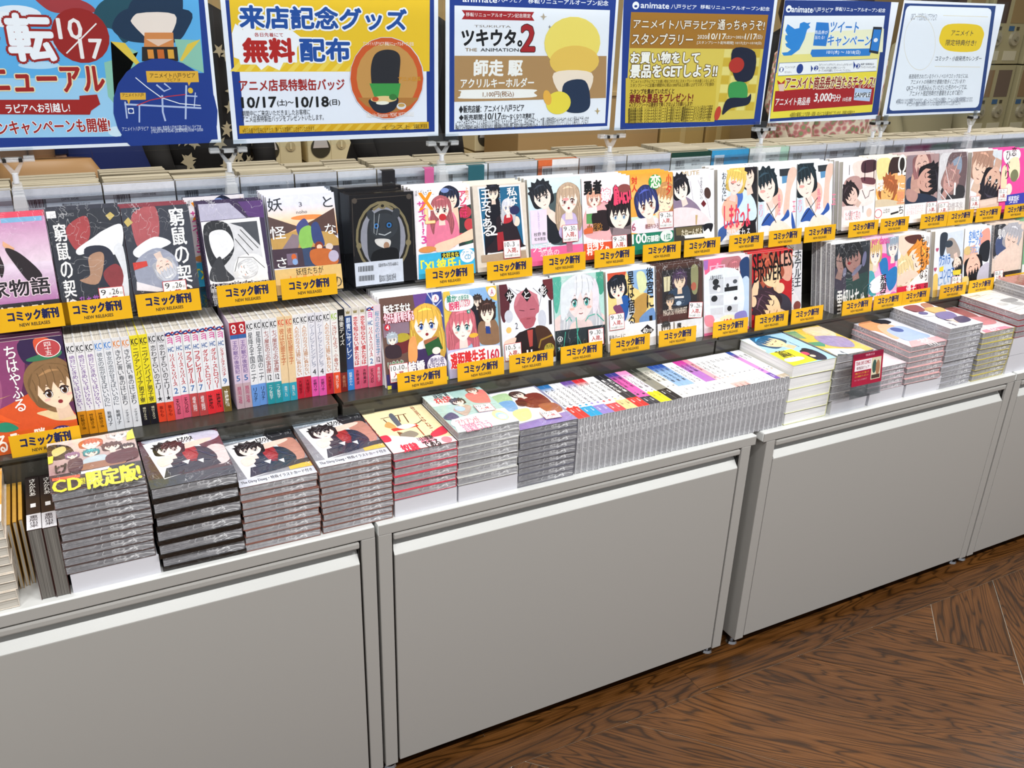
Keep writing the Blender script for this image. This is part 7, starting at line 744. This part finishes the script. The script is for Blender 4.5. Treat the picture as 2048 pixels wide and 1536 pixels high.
# ------------------------------------------------------------ back row: back covers behind a clear rail
RX = [-.60, -.505, -.35, -.217, -.091, .022, .115, .204, .338, .476, .608, .724, .865, 1.002, 1.134, 1.264, 1.408, 1.549, 1.682, 1.82, 1.94, 2.06, 2.19, 2.32, 2.45, 2.58]
RC = {6: ('#d8dde6', '#2c2c30'), 13: ('#f0f2f2', '#1c4034'), 14: ('#3c9cd0', '#3c9cd0'), 15: ('#e8ecea', '#b8d8c4'), 10: ('#f2f2f4', '#e07040'), 8: ('#e6ecf2', '#2c6c78'), 2: ('#e6e8f0', '#c8c8d0')}
RN = ['a grey-white', 'a plain white', 'a pale lilac', 'a white', 'a cool white', 'an ivory', 'a pale grey']
for i in range(len(RX)-1):
    x0, x1 = RX[i], RX[i+1]; w = x1-x0-.003; bg, sc2 = RC.get(i, ('#ccd0da', '#ccd0da'))
    a = Art(100, 142, bg)
    bw = '#f4f4f6' if i == 14 else bg
    if i == 14: a.rect(8, 10, 34, 60, bw)
    if i == 15: a.rect(78, 0, 100, 142, '#b0d4c0')
    if i == 10: a.rect(0, 0, 34, 12, '#e07040'); a.rect(0, 0, 10, 142, '#e07040')
    if i == 13: a.rect(0, 0, 100, 10, '#1c4034')
    rr = random.Random(i)
    for yy in (16, 40):
        xx = 12
        while xx < 34:
            ww = rr.choice((.5, .8, 1.3)); a.rect(xx, yy, xx+ww, yy+12, '#3a3a42'); xx += ww+rr.choice((.5, .8))
    a.text('9784'+str(rr.randint(100000000, 999999999)), 11, 29.5, 35, 33, '#55555e', ''); a.text('C0979  ¥454E', 52, 16, 72, 19.5, '#55555e', ''); a.text('定価:本体454円+税', 52, 36, 90, 40.5, '#44444c', 'b1')
    a.text('講談社週刊少年コミック', 52, 24, 84, 27.5, '#6a6a74', '') if i % 2 else None
    key = 'rear%d' % i
    ms = book_meshes(key, w, .182, .018, sc2 if i != 6 else '#d8dde6', PGB, M_PRINT, a)
    lab = 'white back cover with barcode behind the clear rail' if i not in RC else {6: 'pale back cover with black clip', 13: 'white back cover with dark green edge', 14: 'blue back cover with barcode label', 15: 'white back cover with mint strip', 10: 'white back cover with orange corner', 8: 'pale back cover with teal clip', 2: 'lilac-grey back cover with large barcode'}[i]+' behind the clear rail'
    book(ms, (x0, .532, 1.0005), R_stand(0), lab if i in RC else 'white back cover with barcode behind the clear rail, %s from the left' % (ORD+['fourteenth','fifteenth','sixteenth','seventeenth','eighteenth','nineteenth','twentieth','twenty-first','twenty-second','twenty-third','twenty-fourth','twenty-fifth'])[i].replace('top','first'), 'white back covers behind the clear rail')
    n = 7; g = G(); dz = rr.uniform(-.002, .007)
    q = [.551]
    for k in range(n):
        t = rr.uniform(.014, .021); z = .180+dz+rr.uniform(-.003, .002); jx = rr.uniform(-.003, .003)
        g.box(x0+jx+.003, x1+jx-.004, q[-1]+.0005, q[-1]+t, 1.0005, 1.0+z); q.append(q[-1]+t+.0008)
    o = g.mk('comics_in_back_pile', PGB); tag(o, 'page tops of comics packed in the back row, %s pile from the left' % (ORD+['fourteenth','fifteenth','sixteenth','seventeenth','eighteenth','nineteenth','twentieth','twenty-first','twenty-second','twenty-third','twenty-fourth','twenty-fifth'])[i].replace('top','first'), 'book', 'page tops of the back row', 'stuff')
for i in range(len(RX)-1):
    pass
rails = [(-.95, .0), (.004, .925), (.93, 1.85), (1.855, 2.70)]
for i, (x0, x1) in enumerate(rails):
    t = empty('clear_rail', (x0, .515, 1.0), label='clear acrylic fence along the back row, %s length' % ['left', 'middle', 'right', 'far right'][i], cat='rail', group='clear fences of the back row')
    G().box(0, x1-x0, 0, .003, .0005, .168).mk('sheet', CLR, t); G().box(0, x1-x0, -.006, .006, .168, .1715).mk('top_rim', clear('acrylic_rim', (.9, .93, .96), .5), t)
# small bulldog clips on the rail
def bclip(x, c, lab, w=.03):
    t = empty('binder_clip', (x, .505, 1.145), label=lab, cat='clip'); G().prism([(0, 0), (0, .038), (.002, .0395), (.014, .0395), (.014, .0380), (.0018, .0380), (.0015, 0)], 0, w).mk('clip_body', mat('clip'+c, c, rough=.3), t)
bclip(.205, '#26262a', 'black strip clip over the back row rail'); bclip(.305, '#d868a0', 'pink strip clip over the back row rail', .022); bclip(.412, '#2c6470', 'teal strip clip over the back row rail', .04)
# ------------------------------------------------------------ posters with clear clip stands
POS = [('P1', -.660, -.127, 1.258, 1.556, 'large poster with sky, red date disc and route map, leftmost'), ('P2', -.104, .336, 1.254, 1.552, 'yellow and white poster with an orange-rimmed badge'), ('P3', .353, .783, 1.252, 1.550, 'white poster with brown band and a yellow disc figure'),
       ('P4', .797, 1.259, 1.250, 1.556, 'brown and yellow chequered stamp-rally poster'), ('P5', 1.284, 1.692, 1.252, 1.558, 'blue-edged poster with a blue bird and phone'), ('P6', 1.712, 2.135, 1.258, 1.564, 'white poster with a yellow rounded label, rightmost')]
FILM = clear('laminate_film', gloss=.05, ior=1.12)
for k, x0, x1, z0, z1, lab in POS:
    t = empty('poster', (x0, .5, z0), label='laminated '+lab, cat='poster', group='laminated posters above the shelves'); w, h = x1-x0, z1-z0
    g = G().box(0, w, 0, .0008, 0, h, '#f2f4fa'); art(k).onto(g, lambda u, v, d: (u*w, -.00005-d, h-v*h)); link('printed_sheet', mesh('printed_sheet', g.V, g.F, [M_POST], g.c), t)
    G().box(-.006, w+.006, -.0085, -.0081, -.0085, h+.006).mk('laminate', FILM, t)
CL = haze_plastic(); CLW = mat('frosted_white_plastic', '#eef1f5', rough=.25)
def clipstand(x, zt, lab, wide=.072):
    """clamp on the rail, ball joint, jaw holding the poster edge"""
    t = empty('poster_clip', (x, .50, 1.165), label=lab, cat='clip', group='clear poster clips'); h = zt-1.165
    g = G().slab([(-.013, -.012), (.013, -.012), (.009, .020), (.008, .036), (-.008, .036), (-.009, .020)], .003, .012).slab([(-.013, -.03), (.013, -.03), (.010, .014), (-.010, .014)], -.012, -.007)
    for k in range(4): g.box(-.0085, .0085, -.004, .003, .012+k*.005, .0145+k*.005)
    g.mk('clamp', CL, t, bev=.0012)
    G().cyl(0, .003, .034, h-.034, .0052, .0052, 10).mk('joint', CLW, t, bev=.001)
    g = G().slab([(-.006, h-.036), (.006, h-.036), (.018, h-.014), (.012, h-.014), (0, h-.030), (-.012, h-.014), (-.018, h-.014)], -.002, .008)
    g.box(-wide/2, wide/2, -.008, .006, h-.014, h-.009).box(-wide/2, -wide/2+.018, -.010, .007, h-.012, h-.004).box(wide/2-.018, wide/2, -.010, .007, h-.012, h-.004).box(-.012, .012, -.009, .007, h-.013, h-.006)
    g.mk('jaw', CL, t, bev=.0008)
    G().box(-wide/2, wide/2, -.0062, -.0050, h-.010, h+.012).mk('jaw_plate', CLR, t)
    G().box(-wide/2+.02, -wide/2+.026, -.010, .007, h-.0135, h-.0065).box(wide/2-.026, wide/2-.02, -.010, .007, h-.0135, h-.0065).mk('spring', M_BLK, t)
for x, zt, lab in ((-.494, 1.252, 'clear clip under the sky poster at the left edge'), (-.1155, 1.252, 'clear clip joining the sky poster and the yellow poster'), (.345, 1.247, 'clear clip joining the yellow poster and the brown-band poster'), (.790, 1.246, 'clear clip joining the brown-band and stamp-rally posters'), (1.2715, 1.247, 'clear clip joining the stamp-rally and blue-bird posters')):
    clipstand(x, zt, lab)
clipstand(1.690, 1.250, 'small clear clip at the right foot of the blue-bird poster', .018); clipstand(1.722, 1.250, 'small clear clip at the left foot of the rightmost poster', .018); clipstand(2.108, 1.255, 'small clear clip at the right foot of the rightmost poster', .018)
# ------------------------------------------------------------ behind the display
CREAM = mat('cream_plastic', '#efe0b4', rough=.4); CREAM2 = mat('cream_shadow_plastic', '#cdbb90', rough=.5); GREYD = mat('machine_dark', '#4a4538', rough=.3); OLIVE = mat('olive_plastic', '#a8a280', rough=.4)
def capsule(x, y, lab, face=None):
    """three-high cream capsule vending column"""
    t = empty('capsule_machine', (x, y, 0), label=lab, cat='vending machine', group='cream capsule machines'); w = .255
    for k in range(3):
        z = .195+k*.45
        b = G().prism([(0, 0), (.36, 0), (.36, .44), (.04, .44), (.04, .20), (0, .13)], 0, w).mk('machine_body', CREAM, t, bev=.006, loc=(0, 0, z))
        G().cyl(.075, .085, -.004, .012, .056, n=24, ax='y').mk('capsule_door', GREYD, b, loc=(0, 0, .0))
        G().slab([(.03, .085), (.12, .085), (.11, .125), (.075, .138), (.04, .125)], -.007, -.0045).mk('door_picture', mat('pict', '#d8d0cc', rough=.4), b)
        G().cyl(.195, .10, -.006, .01, .026, n=18, ax='y').mk('coin_cup', CREAM2, b); G().box(.190, .200, -.010, -.005, .085, .118).mk('turn_knob', CREAM, b)
        G().box(.134, .136, -.001, .001, .0, .13).mk('seam', CREAM2, b)
        G().box(.02, w-.02, .036, .042, .22, .42).mk('display_window', mat('pict%d' % k, ['#8a5c50', '#50607c', '#7c6a90'][k], rough=.2), b)
    G().box(.01, w-.01, .02, .34, 0, .195).mk('stand', GREYD, t)
capsule(.605, 3.7, 'cream capsule machine column, left of two seen under the yellow poster'); capsule(.895, 3.7, 'cream capsule machine column, right of two seen under the yellow poster')
capsule(-.74, 3.7, 'cream capsule machine column at the left edge'); capsule(1.99, 3.82, 'cream capsule machine column mostly hidden under the white poster')
def greymachine(x, y, lab):
    t = empty('capsule_machine', (x, y, 0), label=lab, cat='vending machine', group='olive-grey capsule machines'); w = .44
    for k in range(3):
        b = G().box(0, w, 0, .4, .004, .536).mk('machine_body', OLIVE, t, bev=.006, loc=(0, 0, .10+k*.54))
        for s in (0, 1):
            X = .03+s*.21
            G().box(X, X+.16, -.003, .001, .30, .50).mk('picture_panel', mat('panel%d%d' % (k, s), ['#7a5a48', '#5c4438', '#8c7458', '#6a5c54', '#4c3c38', '#94805c'][k*2+s], rough=.3), b)
            G().cyl(X+.08, .19, -.02, .0, .05, .055, 22, ax='y').mk('dial_ring', mat('silver', '#b8b4a0', rough=.3, metal=.4), b); G().cyl(X+.08, .19, -.035, -.02, .018, n=12, ax='y').mk('dial_knob', mat('knob', '#8c8872', rough=.4), b)
            G().box(X, X+.06, -.004, .0, .245, .28).mk('coin_panel', mat('bluep', '#34608c', rough=.3), b); G().box(X+.09, X+.12, -.004, 0, .25, .275).mk('price_label', GREYD, b)
            G().box(X, X+.15, -.003, 0, .03, .10).mk('capsule_door', mat('doorg', '#c8c4ac', rough=.4), b)
    G().box(.02, w-.02, .02, .38, 0, .10).mk('stand', GREYD, t)
greymachine(5.62, 3.45, 'olive-grey capsule machine, left one beyond the rightmost poster'); greymachine(6.08, 3.42, 'olive-grey capsule machine, middle one beyond the rightmost poster'); greymachine(6.54, 3.39, 'olive-grey capsule machine, right one at the right edge')
# tan counter and cartons
def counter():
    t = empty('counter', (2.02, 3.3, 0), label='tan panelled counter seen under the posters in the middle', cat='counter')
    G().box(0, .99, 0, .45, 0, 1.02).mk('panel_front', mat('tan_panel', '#a98a5c', rough=.6), t, bev=.004); G().box(-.01, 1.0, -.01, .46, 1.02, 1.05).mk('counter_top', mat('tan_top', '#b49868', rough=.5), t, bev=.004)
counter()
def carton(x, y, w, h, d, c, lab, z=0):
    t = empty('carton', (x, y, z), label=lab, cat='box', group='tan cartons and cabinets behind'); G().box(0, w, 0, d, 0, h).mk('carton_body', mat('carton'+c, c, rough=.7), t, bev=.004); G().box(.02, w-.02, -.002, 0, h*.12, h*.9).mk('front_panel', mat('cartonp'+c, c, rough=.55), t); G().box(w*.5-.02, w*.5+.02, -.004, -.002, h*.05, h*.92).mk('tape', mat('tape', '#c8b078', rough=.3), t)
carton(3.03, 3.3, .34, .98, .45, '#b89c60', 'yellowish tan storage cabinet behind the stamp-rally poster'); carton(3.39, 3.3, .20, .98, .45, '#b09258', 'narrow tan storage cabinet'); carton(3.62, 3.4, .62, .98, .45, '#a88e62', 'wide tan carton beside the narrow cabinet')
# ------------------------------------------------------------ customers
SKM = mat('skin', '#c89a7c', rough=.5)
def person(x, y, yaw, lab, body, legs, H=1.66, pat=None, arm=None, skirt=None, hair='#2a2220', bag=None):
    r = empty('person', (x, y, 0), (0, 0, yaw), label=lab, cat='person')
    s = H/1.7
    V = [(0, 0, .95), (0, 0, 1.12), (0, .0, 1.30), (0, .01, 1.43), (0, .01, 1.50), (0, 0, 1.58), (0, 0, 1.66)]; E_ = [(i, i+1) for i in range(6)]; Rr = [.13, .12, .14, .09, .05, .085, .07]
    for sx in (-1, 1):
        b = len(V); V += [(sx*.10, 0, .90), (sx*.10, .0, .50), (sx*.10, .01, .10), (sx*.10, -.10, .03)]; E_ += [(0, b), (b, b+1), (b+1, b+2), (b+2, b+3)]; Rr += [.09, .06, .04, .035]
        b = len(V); V += [(sx*.18, 0, 1.38), (sx*.23, .01, 1.12), (sx*.22, -.10, .90), (sx*.21, -.15, .84)]; E_ += [(3, b), (b, b+1), (b+1, b+2), (b+2, b+3)]; Rr += [.055, .042, .032, .03]
        for k in range(4):
            c = len(V); V += [(sx*(.195+k*.011), -.175, .81), (sx*(.197+k*.010), -.185, .775-.004*(k == 1))]; E_ += [(b+3, c), (c, c+1)]; Rr += [.009, .008]
        c = len(V); V += [(sx*.183, -.16, .82), (sx*.176, -.175, .795)]; E_ += [(b+3, c), (c, c+1)]; Rr += [.011, .009]
    me = bpy.data.meshes.new('body'); me.from_pydata([(a*s, b_*s, c*s) for a, b_, c in V], E_, []); me.materials.append(SKM)
    o = link('body', me, r); m = o.modifiers.new('skin', 'SKIN'); sv = me.skin_vertices.new() if not me.skin_vertices else None
    for i, q in enumerate(Rr): me.skin_vertices[0].data[i].radius = (q*s, q*s)
    me.skin_vertices[0].data[0].use_root = True; o.modifiers.new('sub', 'SUBSURF').levels = 1
    S = lambda L: [(a*s, b_*s, c*s, d*s, e*s) for a, b_, c, d, e in L]
    G().loft(S([(0, 0, .84, .205, .15), (0, 0, .95, .20, .145), (0, 0, 1.10, .185, .14), (0, 0, 1.28, .215, .145), (0, .005, 1.40, .205, .135), (0, .01, 1.465, .14, .115), (0, .01, 1.50, .075, .075)]), 28).mk('top_garment', body, r, smooth=True)
    for sx in (-1, 1):
        g = G(); pts = [(sx*.11, .01, 1.455, .06), (sx*.175, 0, 1.40, .085), (sx*.235, .01, 1.12, .062), (sx*.222, -.09, .93, .05), (sx*.212, -.145, .845, .043)]
        g.loft(S([(p[0], p[1], p[2], p[3], p[3]) for p in pts][::-1]), 14); g.mk('sleeve', body, r, smooth=True)
    if skirt is not None: G().loft(S([(0, 0, .30, .36, .32), (0, 0, .60, .31, .27), (0, 0, .86, .24, .19), (0, 0, 1.0, .19, .145)]), 30).mk('skirt', skirt, r, smooth=True)
    else:
        for sx in (-1, 1): G().loft(S([(sx*.10, .0, .08, .07, .08), (sx*.10, 0, .5, .085, .09), (sx*.095, 0, .88, .11, .135)]), 16).mk('trouser_leg', legs, r, smooth=True)
    G().loft(S([(0, .03, 1.50, .075, .06), (0, .03, 1.58, .10, .105), (0, .02, 1.68, .095, .105), (0, .01, 1.745, .05, .055)]), 20).mk('hair', mat('hair'+hair, hair, rough=.5), r, smooth=True)
    g = G()
    for sx in (-1, 1): g.cyl(sx*.032*s, 1.605*s, -.083*s, -.078*s, .011*s, n=8, ax='y')
    g.box(-.008*s, .008*s, -.10*s, -.08*s, 1.57*s, 1.60*s).mk('face_features', mat('face_dark', '#4a342c', rough=.5), r)
    return r
def patt(name, base, c1, c2, sc_, th=.5):
    m = mat(name, base, rough=.8); nt = m.node_tree; b = nt.nodes['Principled BSDF']; tc = nt.nodes.new('ShaderNodeTexCoord'); v = nt.nodes.new('ShaderNodeTexVoronoi'); v.inputs['Scale'].default_value = sc_
    r = nt.nodes.new('ShaderNodeValToRGB'); e = r.color_ramp.elements; e[0].color = (*lin(c1), 1); e[0].position = th*.55; e[1].color = (*lin(base), 1); e[1].position = th*.8; k = e.new(th*.3); k.color = (*lin(c2), 1)
    nt.links.new(tc.outputs['Object'], v.inputs['Vector']); nt.links.new(v.outputs['Distance'], r.inputs[0]); nt.links.new(r.outputs[0], b.inputs['Base Color']); return m
BLK = mat('black_cloth', '#0c0a0a', rough=.9); NAVY = mat('navy_cloth', '#1a2a66', rough=.85); OLV = mat('olive_cloth', '#8a8468', rough=.9)
FLOR = patt('floral_cloth', '#d8ceb8', '#b86a70', '#7c8a60', 34, .85); STAR = mat('star_shirt', '#0e0c0c', rough=.85)
p = person(.18, 2.66, .15, 'person in a black top printed with beige stars', STAR, BLK, 1.68)
g = G(); rs = random.Random(3)
for k in range(60):                          # printed stars on the top
    a = rs.uniform(3.3, 6.1); z = rs.uniform(.86, 1.36); rx = .207; x = rx*math.cos(a); y = .149*math.sin(a)-.002; q = rs.uniform(.016, .034); w0 = rs.uniform(0, 1)
    t = (-math.sin(a), math.cos(a)*.72); pts = []
    for j in range(10):
        rr_ = q*(1 if j % 2 == 0 else .42); an = w0+j*math.pi/5; pts.append((x+t[0]*rr_*math.cos(an), y+t[1]*rr_*math.cos(an)-.006, z+rr_*math.sin(an)))
    g.add(pts, [tuple(range(10))])
tag(g.mk('printed_star', mat('star_print', '#a89c80', rough=.8), p), kind='stuff')
person(-.15, 3.20, -.1, 'person in a long navy coat', NAVY, NAVY, 1.72, skirt=NAVY); person(1.03, 2.6, .1, 'person in plain black clothes seen between the yellow and the brown-band poster', BLK, BLK, 1.72, skirt=BLK)
person(2.72, 1.62, .1, 'person in a floral cream dress under the blue-bird poster', FLOR, FLOR, 1.62, skirt=FLOR); person(3.26, 2.40, .3, 'second person in floral cream clothes, farther back', FLOR, FLOR, 1.60, skirt=FLOR); person(4.02, 2.22, -.2, 'person in an olive hooded jacket and black trousers', OLV, BLK, 1.66)
person(3.72, 2.98, 0, 'person in black behind the floral clothes', BLK, BLK, 1.62)
# brown shoulder bag held by the navy-coated person
bt = empty('shoulder_bag', (-.44, 2.36, .60), label='brown leather bag with a curved flap at the left', cat='bag')
G().loft([(0, 0, 0, .18, .06), (0, 0, .18, .21, .07), (0, 0, .33, .16, .05)], 24).mk('bag_body', mat('bag_leather', '#7c5a34', rough=.5), bt, smooth=True); G().loft([(.02, -.012, .12, .12, .064), (.02, -.012, .26, .19, .068), (.01, -.01, .345, .15, .05)], 24).mk('flap', mat('bag_flap', '#98744a', rough=.45), bt, smooth=True)
g = G()
for k in range(14):
    a = math.pi*k/14; b = math.pi*(k+1)/14; g.add([(.17*math.cos(a), -.01, .30+.28*math.sin(a)), (.17*math.cos(a), .02, .30+.28*math.sin(a)), (.17*math.cos(b), .02, .30+.28*math.sin(b)), (.17*math.cos(b), -.01, .30+.28*math.sin(b))], [(0, 1, 2, 3)])
g.mk('strap', mat('bag_strap', '#5c4024', rough=.5), bt)
person(-.66, 2.78, .1, 'person in a brown cardigan behind the leather bag', mat('brown_cloth', '#6c4c30', rough=.9), BLK, 1.62)
print('books', NB[0], 'objects', len(bpy.data.objects))
